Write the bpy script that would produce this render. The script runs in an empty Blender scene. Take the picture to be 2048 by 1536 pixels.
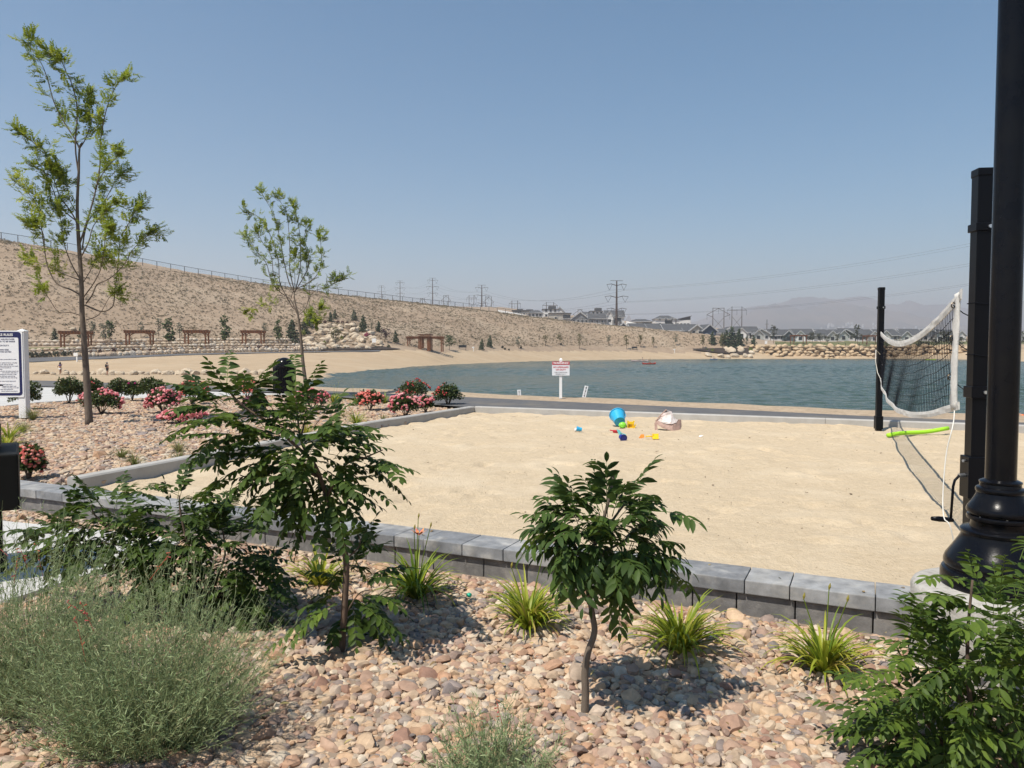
import bpy, bmesh, math, random
import numpy as np
from mathutils import Vector, Matrix, Quaternion, noise as mnoise
random.seed(7); rng = np.random.default_rng(11)
SC = bpy.context.scene; COL = SC.collection
R = math.radians; PI = math.pi
# ------------------------------------------------------------------ camera
EYE = 1.5; F = 1500.0; TH = math.atan(68/1500.0)
cam_d = bpy.data.cameras.new('camera'); cam = bpy.data.objects.new('camera', cam_d); COL.objects.link(cam)
cam.location = (0, 0, EYE); cam.rotation_euler = (PI/2-TH, 0, 0)
cam_d.sensor_width = 36; cam_d.lens = 36*F/2048; cam_d.clip_start = 0.05; cam_d.clip_end = 40000
SC.camera = cam
def ray(px, py):
    dx, dy = px-1024, 768-py
    return Vector((dx, F*math.cos(TH)+dy*math.sin(TH), -F*math.sin(TH)+dy*math.cos(TH)))
def P(px, py, Y):
    d = ray(px, py); return Vector((0, 0, EYE))+d*(Y/d.y)
def G(px, py, z=0.0):
    d = ray(px, py); return Vector((0, 0, EYE))+d*((z-EYE)/d.z)
# ------------------------------------------------------------------ materials
MATS = {}
def mat(name, col, rough=.75, col2=None, scale=6, detail=5, bump=0, bscale=30, metal=0, ramp=None, spec=.4, transl=0, stretch=None, col3=None, scale3=1, coat=0, bdist=.02, var=0):
    if name in MATS: return MATS[name]
    m = bpy.data.materials.new(name); m.use_nodes = True; nt = m.node_tree; N = nt.nodes; L = nt.links
    b = N['Principled BSDF']; b.inputs['Roughness'].default_value = rough; b.inputs['Metallic'].default_value = metal
    b.inputs['Specular IOR Level'].default_value = spec
    if coat: b.inputs['Coat Weight'].default_value = coat; b.inputs['Coat Roughness'].default_value = .08
    c4 = lambda c: (c[0], c[1], c[2], 1)
    tc = N.new('ShaderNodeTexCoord'); vec = tc.outputs['Object']
    if stretch:
        mp = N.new('ShaderNodeMapping'); mp.inputs['Scale'].default_value = stretch; L.new(vec, mp.inputs['Vector']); vec = mp.outputs['Vector']
    def nz(s, d=5, r=.6):
        n = N.new('ShaderNodeTexNoise'); n.inputs['Scale'].default_value = s; n.inputs['Detail'].default_value = d; n.inputs['Roughness'].default_value = r
        L.new(vec, n.inputs['Vector']); return n.outputs['Fac']
    def contrast(s, lo=.35, hi=.65):
        mr = N.new('ShaderNodeMapRange'); mr.inputs['From Min'].default_value = lo; mr.inputs['From Max'].default_value = hi; L.new(s, mr.inputs['Value']); return mr.outputs['Result']
    out = None
    if ramp:
        at = N.new('ShaderNodeAttribute'); at.attribute_name = 'tint'
        cr = N.new('ShaderNodeValToRGB'); e = cr.color_ramp.elements
        e[0].position = 0; e[0].color = c4(ramp[0]); e[1].position = 1; e[1].color = c4(ramp[-1])
        for i, c in enumerate(ramp[1:-1]): k = e.new((i+1)/(len(ramp)-1)); k.color = c4(c)
        L.new(at.outputs['Fac'], cr.inputs['Fac']); out = cr.outputs['Color']
    else:
        rgb = N.new('ShaderNodeRGB'); rgb.outputs[0].default_value = c4(col); out = rgb.outputs[0]
    def mix(fac, a, bcol):
        x = N.new('ShaderNodeMix'); x.data_type = 'RGBA'; L.new(fac, x.inputs['Factor']); L.new(a, x.inputs['A'])
        if isinstance(bcol, tuple): x.inputs['B'].default_value = c4(bcol)
        else: L.new(bcol, x.inputs['B'])
        return x.outputs['Result']
    if col2: out = mix(contrast(nz(scale, detail)), out, tuple(col2))
    if col3: out = mix(contrast(nz(scale3, 4), .5, .72), out, tuple(col3))
    if var:   # brightness mottling
        h = N.new('ShaderNodeHueSaturation'); mr = N.new('ShaderNodeMapRange'); mr.inputs['To Min'].default_value = 1-var; mr.inputs['To Max'].default_value = 1+var
        L.new(contrast(nz(scale, detail), .3, .7), mr.inputs['Value']); L.new(mr.outputs['Result'], h.inputs['Value']); L.new(out, h.inputs['Color']); out = h.outputs['Color']
    L.new(out, b.inputs['Base Color'])
    if bump:
        bp = N.new('ShaderNodeBump'); bp.inputs['Strength'].default_value = bump; bp.inputs['Distance'].default_value = bdist
        L.new(nz(bscale, 6, .65), bp.inputs['Height']); L.new(bp.outputs['Normal'], b.inputs['Normal'])
    if transl:
        t = N.new('ShaderNodeBsdfTranslucent'); hs = N.new('ShaderNodeHueSaturation'); hs.inputs['Value'].default_value = 1.6; hs.inputs['Hue'].default_value = .485
        L.new(out, hs.inputs['Color']); L.new(hs.outputs['Color'], t.inputs['Color'])
        ms = N.new('ShaderNodeMixShader'); ms.inputs['Fac'].default_value = transl
        L.new(b.outputs['BSDF'], ms.inputs[1]); L.new(t.outputs['BSDF'], ms.inputs[2]); L.new(ms.outputs['Shader'], N['Material Output'].inputs['Surface'])
    MATS[name] = m; return m
# ------------------------------------------------------------------ objects
def tag(o, label=None, cat=None, group=None, kind=None):
    if label: o['label'] = label
    if cat: o['category'] = cat
    if group: o['group'] = group
    if kind: o['kind'] = kind
    return o
def thing(name, label, cat, loc=(0, 0, 0), rz=0, group=None):
    o = bpy.data.objects.new(name, None); COL.objects.link(o); o.empty_display_size = .2
    o.location = loc; o.rotation_euler = (0, 0, rz); return tag(o, label, cat, group)
def link(name, me, parent=None):
    o = bpy.data.objects.new(name, me); COL.objects.link(o)
    if parent: o.parent = parent
    return o
def origin(o):
    v = Vector(o.location)
    while o.parent: o = o.parent; v += Vector(o.location)
    return v
def dup(root, loc, rz=0, sc=1, label=None, group=None, rot=None):
    r = root.copy(); COL.objects.link(r); r.location = loc; r.rotation_euler = rot or (0, 0, rz)
    r.scale = (sc, sc, sc) if not hasattr(sc, '__len__') else sc
    if label: r['label'] = label
    if group: r['group'] = group
    for ch in root.children:
        c = ch.copy(); COL.objects.link(c); c.parent = r
        for g in ch.children: d = g.copy(); COL.objects.link(d); d.parent = c
    return r
def mesh_np(name, V, Fc, tint=None, smooth=False):
    V = np.asarray(V, np.float32); Fc = np.asarray(Fc, np.int32); k = Fc.shape[1]
    me = bpy.data.meshes.new(name); me.vertices.add(len(V)); me.vertices.foreach_set('co', V.ravel())
    me.loops.add(len(Fc)*k); me.loops.foreach_set('vertex_index', Fc.ravel())
    me.polygons.add(len(Fc)); me.polygons.foreach_set('loop_start', np.arange(len(Fc), dtype=np.int32)*k)
    me.polygons.foreach_set('use_smooth', np.full(len(Fc), bool(smooth)))
    if tint is not None: me.attributes.new('tint', 'FLOAT', 'POINT').data.foreach_set('value', np.asarray(tint, np.float32))
    me.update(calc_edges=True); me.validate(); return me
class MB:
    def __init__(s): s.v = []; s.f = []; s.t = []; s.tint = 0.5
    def add(s, vs, fs):
        n = len(s.v); s.v += [tuple(v) for v in vs]; s.t += [s.tint]*len(vs); s.f += [tuple(i+n for i in f) for f in fs]; return s
    def box(s, c, d, rz=0, M=None):
        x, y, z = d[0]/2, d[1]/2, d[2]/2
        vs = [Vector(p) for p in ((-x,-y,-z),(x,-y,-z),(x,y,-z),(-x,y,-z),(-x,-y,z),(x,-y,z),(x,y,z),(-x,y,z))]
        if M is not None: vs = [M @ v for v in vs]
        elif rz: q = Matrix.Rotation(rz, 3, 'Z'); vs = [q @ v for v in vs]
        c = Vector(c); return s.add([v+c for v in vs], [(0,3,2,1),(4,5,6,7),(0,1,5,4),(1,2,6,5),(2,3,7,6),(3,0,4,7)])
    def beam(s, a, b, w, h=None):
        a, b = Vector(a), Vector(b); h = h or w; d = b-a; L = d.length
        if L < 1e-6: return s
        q = d.to_track_quat('Y', 'Z').to_matrix(); return s.box((a+b)/2, (w, L, h), M=q)
    def tube(s, pts, rad, n=6, cap=True):
        pts = [Vector(p) for p in pts]; m = len(pts)
        if not hasattr(rad, '__len__'): rad = [rad]*m
        vs = []; up = None
        for i, p in enumerate(pts):
            t = (pts[min(i+1, m-1)]-pts[max(i-1, 0)]); t = t.normalized() if t.length > 1e-9 else Vector((0, 0, 1))
            if up is None: up = t.orthogonal().normalized()
            else:
                up = up-t*up.dot(t); up = up.normalized() if up.length > 1e-6 else t.orthogonal().normalized()
            w = t.cross(up)
            vs += [p+(up*math.cos(2*PI*k/n)+w*math.sin(2*PI*k/n))*rad[i] for k in range(n)]
        fs = [(i*n+k, i*n+(k+1) % n, (i+1)*n+(k+1) % n, (i+1)*n+k) for i in range(m-1) for k in range(n)]
        if cap: fs += [tuple(range(n-1, -1, -1)), tuple((m-1)*n+k for k in range(n))]
        return s.add(vs, fs)
    def lathe(s, prof, n=32, c=(0, 0, 0)):
        c = Vector(c); vs = [c+Vector((r*math.cos(2*PI*k/n), r*math.sin(2*PI*k/n), z)) for r, z in prof for k in range(n)]; m = len(prof)
        fs = [(i*n+k, i*n+(k+1) % n, (i+1)*n+(k+1) % n, (i+1)*n+k) for i in range(m-1) for k in range(n)]
        fs += [tuple(range(n-1, -1, -1)), tuple((m-1)*n+k for k in range(n))]; return s.add(vs, fs)
    def extr(s, poly, z0, z1):
        n = len(poly); vs = [(p[0], p[1], z0) for p in poly]+[(p[0], p[1], z1) for p in poly]
        a = sum(poly[i][0]*poly[(i+1) % n][1]-poly[(i+1) % n][0]*poly[i][1] for i in range(n))
        fs = [tuple(range(n-1, -1, -1)), tuple(range(n, 2*n))]+[(i, (i+1) % n, n+(i+1) % n, n+i) for i in range(n)]
        if a < 0: fs = [tuple(reversed(f)) for f in fs]
        return s.add(vs, fs)
    def build(s, name, m, parent=None, smooth=False, world=False, bevel=0, auto=None):
        me = bpy.data.meshes.new(name); v = s.v
        if world and parent: o = origin(parent); v = [Vector(p)-o for p in v]
        me.from_pydata([tuple(p) for p in v], [], s.f)
        me.attributes.new('tint', 'FLOAT', 'POINT').data.foreach_set('value', np.array(s.t, np.float32))
        if bevel or auto is not None:
            bm = bmesh.new(); bm.from_mesh(me); bmesh.ops.recalc_face_normals(bm, faces=bm.faces)
            if bevel: bmesh.ops.bevel(bm, geom=bm.edges[:]+bm.verts[:], offset=bevel, segments=2, affect='EDGES', profile=.6)
            bm.to_mesh(me); bm.free()
        if smooth: me.polygons.foreach_set('use_smooth', np.full(len(me.polygons), True))
        if auto is not None:
            me.polygons.foreach_set('use_smooth', np.full(len(me.polygons), True)); me.set_sharp_from_angle(angle=R(auto))
        me.update(); me.materials.append(m); return link(name, me, parent)
# ---- numpy scatter of a small template mesh, all copies in one mesh (leaves of a crown, stones of a gravel bed)
def stamp(tv, tf, Rm, T, tint=None):
    tv = np.asarray(tv, float); tf = np.asarray(tf, int); k, n = len(T), len(tv)
    V = np.einsum('kij,nj->kni', np.asarray(Rm, float), tv)+np.asarray(T, float)[:, None, :]
    Fc = (tf[None]+(np.arange(k)*n)[:, None, None]).reshape(-1, tf.shape[1])
    return V.reshape(-1, 3), Fc, np.repeat(np.full(k, .5) if tint is None else tint, n)
def cat_parts(parts):
    V, Fc, Tt, n = [], [], [], 0
    for v, f, t in parts:
        if len(v) == 0: continue
        V.append(v); Fc.append(f+n); Tt.append(t); n += len(v)
    return np.concatenate(V), np.concatenate(Fc), np.concatenate(Tt)
def rot_rand(k, tilt=None):
    a = rng.uniform(0, 2*PI, k); ca, sa = np.cos(a), np.sin(a); Z = np.zeros(k); O = np.ones(k)
    Rz = np.stack([np.stack([ca, -sa, Z], -1), np.stack([sa, ca, Z], -1), np.stack([Z, Z, O], -1)], 1)
    if tilt is None: return Rz
    b = rng.normal(0, tilt, k); c = rng.uniform(0, 2*PI, k); ux, uy = np.cos(c), np.sin(c); cb, sb = np.cos(b), np.sin(b)
    Rt = np.stack([np.stack([cb+ux*ux*(1-cb), ux*uy*(1-cb), uy*sb], -1), np.stack([ux*uy*(1-cb), cb+uy*uy*(1-cb), -ux*sb], -1), np.stack([-uy*sb, ux*sb, cb], -1)], 1)
    return Rt @ Rz
def frames(D, U):
    """rotation matrices whose x axis is D and whose z axis is close to U"""
    D = np.asarray(D, float); D = D/np.maximum(np.linalg.norm(D, axis=1, keepdims=True), 1e-9); U = np.asarray(U, float)
    Yv = np.cross(U, D); l = np.linalg.norm(Yv, axis=1, keepdims=True); Yv = np.where(l < 1e-5, np.array([[0, 1., 0]]), Yv/np.maximum(l, 1e-9))
    Zv = np.cross(D, Yv); return np.stack([D, Yv, Zv], axis=2)
def ico(sub, r=1.0):
    bm = bmesh.new(); bmesh.ops.create_icosphere(bm, subdivisions=sub, radius=r)
    v = np.array([x.co[:] for x in bm.verts]); f = np.array([[x.index for x in q.verts] for q in bm.faces]); bm.free(); return v, f
def lump(sub, seed, amp=.25, sc=1.2, cuts=0):
    v, f = ico(sub); r = random.Random(seed)
    off = Vector((seed*3.1, seed*1.7, seed*.9)); out = []
    planes = [(Vector((r.gauss(0, 1), r.gauss(0, 1), r.gauss(0, 1))).normalized(), r.uniform(.62, .85)) for _ in range(cuts)]
    for p in v:
        q = Vector(p); q = q*(1+amp*mnoise.noise(q*sc+off))
        for n, d in planes:
            k = q.dot(n)-d
            if k > 0: q = q-n*k*.92
        out.append(q[:])
    return np.array(out), f
def in_poly(x, y, poly):
    x = np.asarray(x); y = np.asarray(y); c = np.zeros(x.shape, bool); n = len(poly)
    for i in range(n):
        x1, y1 = poly[i]; x2, y2 = poly[(i+1) % n]
        hit = ((y1 > y) != (y2 > y)) & (x < (x2-x1)*(y-y1)/((y2-y1) if y2 != y1 else 1e-9)+x1); c ^= hit
    return c
def interp(x, xs, ys): return np.interp(x, xs, ys)
def npn(p): return np.array(p[:])
# ================================================================== LAND
ZW = -1.6          # lake level
CT = []
def ct(*pts):
    for px, py, Y in pts: CT.append(tuple(P(px, py, Y)))
def cw(*pts): CT.extend(pts)
FAR_SHORE_PX = [(648, 756), (670, 751), (720, 744), (760, 739), (820, 733.5), (900, 728.5), (980, 725.3), (1060, 722.8), (1150, 720.8), (1240, 719.2), (1340, 718.2), (1450, 717.5), (1560, 717.3), (1660, 717.2), (1760, 717.2), (1880, 718), (1960, 721), (2050, 724), (2200, 728), (2450, 735)]
FAR_SHORE = [tuple(G(a, b, ZW)) for a, b in FAR_SHORE_PX]
NEAR_SHORE = [(-19.5, 73, ZW), (-16.5, 62, ZW), (-14, 52, ZW), (-11, 43, ZW), (-6.5, 35.5, ZW), (-3, 31, ZW), (.5, 27.8, ZW), (4.5, 24.6, ZW), (9, 21.6, ZW), (14, 18.4, ZW), (20, 14.5, ZW), (30, 9, ZW), (45, 4, ZW), (70, 0, ZW)]
cw(*FAR_SHORE); cw(*NEAR_SHORE)
LAKE = [(x, y) for x, y, z in NEAR_SHORE[::-1]]+[(x, y) for x, y, z in FAR_SHORE]
# lake bed
cw((0, 60, -3.6), (20, 45, -3.6), (45, 60, -4), (0, 110, -4), (60, 110, -4), (40, 180, -4), (90, 190, -4), (100, 80, -4), (100, 240, -3), (10, 38, -3), (30, 24, -3), (50, 20, -3), (-8, 58, -3), (-4, 45, -3), (30, 160, -3.6))
# near ground: flat under the planting beds, court and path
for x in (-40, -25, -14, -8, -4, 0, 4, 8, 14, 22):
    for y in (-6, 0, 4, 8, 12, 16):
        if y < 16.5-.55*x-1.5: cw((x, y, -.13))
for x, y in ((-12, 20), (-10, 22), (-5, 20), (-6, 23.5), (-18, 22), (-24, 24), (-30, 20), (-9, 26.5), (-40, 30)): cw((x, y, -.13))
PATH_B = [(-60, 47), (-45, 43), (-33, 39), (-21, 34.4), (-14.9, 30.9), (-10, 28.4), (-6.9, 26.2), (-3.5, 24.1), (-.6, 22.0), (2.45, 19.8), (4.9, 18.1), (7.4, 16.2), (12, 13.4), (18, 9.6), (26, 4), (40, -6)]
PATH_F = [(-60, 42), (-45, 38), (-33, 34), (-20, 29.8), (-13.4, 27.3), (-9.3, 25.6), (-7.0, 24.6), (-4.6, 21.9), (-1.0, 18.45), (3.2, 16.6), (5.6, 15.5), (8, 14.45), (12, 12.6), (17.5, 8.2), (25, 2), (38, -8)]
cw(*[(x, y, .0) for x, y in PATH_B[2:14]]); cw(*[(x, y, -.02) for x, y in PATH_F[2:14]])
STRIP = [(-6.6, 28.2), (-3.0, 25.8), (.2, 23.4), (3.4, 21.1), (6.2, 19.2), (9, 17.2), (13.5, 14.5), (19.5, 10.8)]
cw(*[(x, y, -.15) for x, y in STRIP])
# far-left beach dipping to the row of rocks, then rising to the foot of the walls
cw((-14, 35, -.2), (-24, 42, -.25), (-20, 50, -.75), (-32, 60, -.9), (-45, 60, -.8), (-50, 50, -.4), (-70, 60, -.4))
ct((-60, 748, 95), (60, 748, 95), (200, 748, 94), (330, 748, 92), (450, 748.5, 90), (560, 750, 88), (610, 751, 86))
ct((-150, 722, 114), (60, 721.5, 114), (120, 719, 116), (200, 716.5, 119), (280, 713, 122), (350, 710.5, 126), (430, 708, 131), (500, 706.3, 136), (600, 704.6, 145), (690, 703.4, 152), (760, 702.6, 160), (850, 702, 168), (930, 701.6, 190), (1000, 701.2, 212), (1100, 701.4, 234), (1240, 701.4, 261), (1340, 700.8, 271), (1400, 704, 271), (1440, 708, 270.5), (1480, 711, 270))
ct((300, 730, 106), (450, 728, 110), (700, 721, 130), (900, 715, 176))
# terrace behind the low walls, then the hill
ct((60, 699.5, 119), (200, 697.5, 126), (280, 695.5, 131), (350, 694, 136), (430, 693, 141), (507, 692.2, 146), (580, 692.5, 152))
ct((60, 693, 128), (160, 692, 132), (280, 690, 138), (395, 688.5, 143), (507, 688, 150), (600, 686, 158))
ct((-400, 690, 118), (-400, 450, 155), (0, 489, 168), (120, 508, 174), (280, 543, 187), (450, 571, 200), (570, 585, 212), (690, 601, 226), (770, 609, 238), (850, 615, 248), (920, 622, 256), (1000, 633, 265), (1060, 641, 272), (1130, 648, 278), (1240, 657, 286), (1320, 662, 290), (1400, 669, 290), (1440, 677, 286), (1480, 683, 282))
ct((0, 590, 146), (280, 615, 160), (560, 640, 180), (800, 655, 202), (1000, 668, 240), (1200, 680, 274), (1350, 686, 281))
ct((690, 694, 160), (640, 672, 168), (690, 652, 178), (720, 653, 178), (760, 672, 174), (800, 690, 174))
# behind the ridge and the far suburb
ct((-400, 480, 260), (0, 510, 260), (280, 556, 290), (560, 600, 320), (850, 624, 350), (960, 624, 420), (1000, 628, 330), (1040, 640, 340), (1120, 652, 345), (1030, 632, 430), (1120, 638, 430), (1200, 648, 430), (1330, 653, 430), (1300, 667, 335), (1420, 670, 335), (1000, 614, 560), (1400, 655, 520), (400, 615, 600), (-300, 560, 600), (-900, 500, 300), (-900, 690, 110), (-1500, 600, 200))
ct((1560, 688, 288), (1700, 688, 288), (1900, 688, 285), (2060, 692, 262), (2300, 696, 240), (1500, 684, 300), (1560, 684, 318), (1700, 684, 318), (1900, 684, 318), (2100, 686, 300), (1560, 683, 332), (1700, 683, 332), (1900, 683, 332), (2150, 684, 332), (1560, 676, 378), (1700, 676.5, 378), (1900, 677, 378), (1500, 671, 424), (1700, 672, 424), (1900, 673, 424), (2200, 678, 424))
ct((1500, 700, 272), (1600, 700.5, 276), (1700, 701, 276), (1850, 702, 274), (1950, 703, 262), (1460, 697, 276))
cw(*[(900*math.sin(a), 900*math.cos(a), z) for a, z in ((-1, 20), (-.5, 30), (-.2, 14), (0, 12), (.2, 12), (.4, 12), (.6, 10), (1, 4))])
CT = np.array(CT); keep = []
for i, c in enumerate(CT):
    if all(np.hypot(*(CT[j, :2]-c[:2])) > .3 for j in keep): keep.append(i)
CT = CT[keep]
_A = np.hypot(CT[:, None, 0]-CT[None, :, 0], CT[:, None, 1]-CT[None, :, 1])
_n = len(CT); _M = np.zeros((_n+1, _n+1)); _M[:_n, :_n] = -_A; _M[:_n, _n] = 1; _M[_n, :_n] = 1
_w = np.linalg.solve(_M, np.concatenate([CT[:, 2], [0]]))
def terrain(x, y):
    x = np.atleast_1d(np.asarray(x, float)); y = np.atleast_1d(np.asarray(y, float)); out = np.empty(x.shape)
    for i in range(0, len(x), 20000):
        d = np.hypot(x[i:i+20000, None]-CT[None, :, 0], y[i:i+20000, None]-CT[None, :, 1]); out[i:i+20000] = -d @ _w[:_n]+_w[_n]
    return out
def hill_noise(x, y, z):
    r = np.hypot(x, y); w_ = np.clip((z-2.2)/3, 0, 1)*np.clip((700-r)/300, 0, 1); out = np.zeros(len(z)); k = np.where(w_ > 0)[0]
    if len(k): out[k] = w_[k]*(vnoise(x[k], y[k], .09, 3)*.55+vnoise(x[k], y[k], .35, 9)*.28)
    return out
def land(x, y):
    x = np.atleast_1d(np.asarray(x, float)); y = np.atleast_1d(np.asarray(y, float)); z = terrain(x, y); return z+hill_noise(x, y, z)
def tz(x, y): return float(land(x, y)[0])
def on(px, Y, dz=0):
    """the point of the ground seen in picture column px at distance Y"""
    x = (px-1024)/F*Y*1.001; return Vector((x, Y, tz(x, Y)+dz))
def drop(px, py, Y0, Y1, n=160):
    """where the sight line through a pixel meets the land between two distances"""
    d = ray(px, py); ys = np.linspace(Y0, Y1, n); s = ys/d.y; zz = EYE+d.z*s; t = land(d.x*s, ys)
    k = np.argmax(zz <= t) if (zz <= t).any() else int(np.argmin(np.abs(zz-t))); return Vector((d.x*s[k], ys[k], t[k]))
def vnoise(x, y, s, seed=0):
    return np.array([mnoise.noise(Vector((a*s+seed, b*s, seed*.37))) for a, b in zip(np.ravel(x), np.ravel(y))])
# ---- one polar sheet of land, split into its surfaces
ang = np.concatenate([np.linspace(-112, -47, 60)[:-1], np.linspace(-47, 47, 330), np.linspace(47, 112, 60)[1:]])
rad = np.concatenate([np.linspace(.6, 14, 20)[:-1], np.geomspace(14, 340, 300)[:-1], np.geomspace(340, 900, 40)[:-1], np.geomspace(900, 9000, 16)])
AA, RR = np.meshgrid(np.radians(ang), rad); GX, GY = RR*np.sin(AA), RR*np.cos(AA)
GZ = terrain(GX.ravel(), GY.ravel()).reshape(GX.shape)
far = RR > 900
GZ = np.where(far, terrain((900*np.sin(AA)).ravel(), (900*np.cos(AA)).ravel()).reshape(GX.shape)*np.clip(1-(RR-900)/3000, 0, 1)+np.clip((RR-900)/3000, 0, 1)*8, GZ)
nn = vnoise(GX, GY, .09, 3).reshape(GX.shape); n2 = vnoise(GX, GY, .35, 9).reshape(GX.shape)
hillw = np.clip((GZ-2.2)/3, 0, 1)*np.clip((700-RR)/300, 0, 1)
GZ = GZ+hillw*(nn*.55+n2*.28)
bw = np.clip((RR-30)/20, 0, 1)*np.clip((2.0-np.abs(GZ-.2))/1, 0, 1); GZ = GZ+bw*n2*.06
TOE = [(-1500, 95), (60, 117), (200, 121), (350, 128), (500, 138), (600, 147), (690, 154), (850, 170), (1000, 213), (1240, 261), (1400, 271), (1480, 271), (1520, 285), (1900, 285), (2100, 262), (2600, 235)]
PXC = 1024+F*GX/np.maximum(GY, .01); toeY = np.where(GY > 0, np.interp(np.clip(PXC, -1500, 2600), *zip(*TOE)), 90)
SAND = (.34, .255, .172)
beach_m = mat('beach_sand', (.42, .315, .205), .95, (.355, .262, .165), .35, 7, bump=.5, bscale=4, bdist=.15, stretch=(1, 2.6, 1), col3=(.43, .335, .225), scale3=.06)
hill_m = mat('hill_dirt', (.325, .24, .165), .95, (.25, .182, .124), .45, 8, bump=.8, bscale=1.6, bdist=.3, col3=(.36, .28, .20), scale3=.05)
dirt_m = mat('bare_ground', (.27, .21, .16), .95, (.20, .15, .11), .8, 6, bump=.4, bscale=6)
lawn_m = mat('lawn_grass', (.10, .115, .035), .95, (.15, .135, .055), .3, 6)
valley_m = mat('valley_ground', (.16, .125, .09), .95, (.10, .09, .06), .004, 6)
nr, na = GX.shape
idx = np.arange(nr*na).reshape(nr, na)
quads = np.stack([idx[:-1, :-1], idx[:-1, 1:], idx[1:, 1:], idx[1:, :-1]], -1).reshape(-1, 4)[:, ::-1]
cy = (GY[:-1, :-1]+GY[1:, 1:])/2; cx = (GX[:-1, :-1]+GX[1:, 1:])/2; cr = np.hypot(cx, cy); ctoe = toeY[:-1, :-1]; cpx = PXC[:-1, :-1]
pathline = np.interp(cx, [p[0] for p in PATH_F], [p[1] for p in PATH_F])
cls = np.where(cr > 900, 4, np.where(cy > ctoe, 2, np.where(cy > pathline, 1, 0)))
cls = np.where((cy > ctoe) & (cpx > 1545) & (cy > 279) & (cy < 331) & (cr <= 900), 3, cls).ravel()
allV = np.stack([GX, GY, GZ], -1).reshape(-1, 3)
for k, nm, m in ((0, 'ground', dirt_m), (1, 'beach', beach_m), (2, 'hill', hill_m), (3, 'lawn', lawn_m), (4, 'valley_ground', valley_m)):
    q = quads[cls == k]; u, inv = np.unique(q, return_inverse=True)
    me = mesh_np(nm, allV[u], inv.reshape(-1, 4), smooth=True); me.materials.append(m); tag(link(nm, me), kind='structure')
# ---- lake water
water = bpy.data.materials.new('lake_water'); water.use_nodes = True; nt = water.node_tree; N, L = nt.nodes, nt.links; b = N['Principled BSDF']
b.inputs['Base Color'].default_value = (.035, .088, .082, 1); b.inputs['Roughness'].default_value = .14; b.inputs['IOR'].default_value = 1.33; b.inputs['Specular IOR Level'].default_value = .25
tc = N.new('ShaderNodeTexCoord'); mp = N.new('ShaderNodeMapping'); mp.inputs['Scale'].default_value = (1, .5, 1); mp.inputs['Rotation'].default_value = (0, 0, R(-14)); L.new(tc.outputs['Object'], mp.inputs['Vector'])
hs_ = []
for sc_, dist in ((.9, .6), (3.2, .3)):
    n1 = N.new('ShaderNodeTexNoise'); n1.inputs['Scale'].default_value = sc_; n1.inputs['Detail'].default_value = 5; n1.inputs['Roughness'].default_value = .6; n1.inputs['Distortion'].default_value = dist; L.new(mp.outputs['Vector'], n1.inputs['Vector']); hs_.append(n1.outputs['Fac'])
ad = N.new('ShaderNodeMath'); ad.operation = 'MULTIPLY_ADD'; ad.inputs[1].default_value = .22; L.new(hs_[1], ad.inputs[0]); L.new(hs_[0], ad.inputs[2])
bp = N.new('ShaderNodeBump'); bp.inputs['Strength'].default_value = 1; bp.inputs['Distance'].default_value = .5; L.new(ad.outputs[0], bp.inputs['Height']); L.new(bp.outputs['Normal'], b.inputs['Normal'])
n2_ = N.new('ShaderNodeTexNoise'); n2_.inputs['Scale'].default_value = .035; n2_.inputs['Detail'].default_value = 4; L.new(tc.outputs['Object'], n2_.inputs['Vector'])
mx = N.new('ShaderNodeMix'); mx.data_type = 'RGBA'; mx.inputs['A'].default_value = (.046, .072, .056, 1); mx.inputs['B'].default_value = (.058, .090, .070, 1); L.new(n2_.outputs['Fac'], mx.inputs['Factor']); L.new(mx.outputs['Result'], b.inputs['Base Color'])
wa, wr = np.meshgrid(np.radians(np.concatenate([np.linspace(-32, 46, 640), np.linspace(46, 100, 60)[1:]])), np.geomspace(14, 330, 620)); wx, wy = wr*np.sin(wa), wr*np.cos(wa); wz = np.zeros(wx.shape)
for _ in range(46):   # wind waves, mostly running towards the near shore
    lam = math.exp(random.uniform(math.log(.55), math.log(3.2))); th = random.gauss(1.45, .5); wz += lam*.0078*random.uniform(.5, 1.4)*np.sin(2*PI/lam*(wx*math.cos(th)+wy*math.sin(th))+random.uniform(0, 6.28))
gust = .65+.5*np.sin(wx*.05+np.sin(wy*.03)*2)*np.sin(wy*.043+1.3+np.sin(wx*.027)); wz = ZW+wz*gust*np.clip(1-(wr-230)/200, .5, 1)
nr_, na_ = wx.shape; gi = np.arange(nr_*na_).reshape(nr_, na_); me = mesh_np('lake_water', np.stack([wx, wy, wz], -1).reshape(-1, 3), np.stack([gi[:-1, :-1], gi[1:, :-1], gi[1:, 1:], gi[:-1, 1:]], -1).reshape(-1, 4)[:, ::-1], smooth=True); me.materials.append(water); tag(link('lake_water', me), kind='structure')
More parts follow.
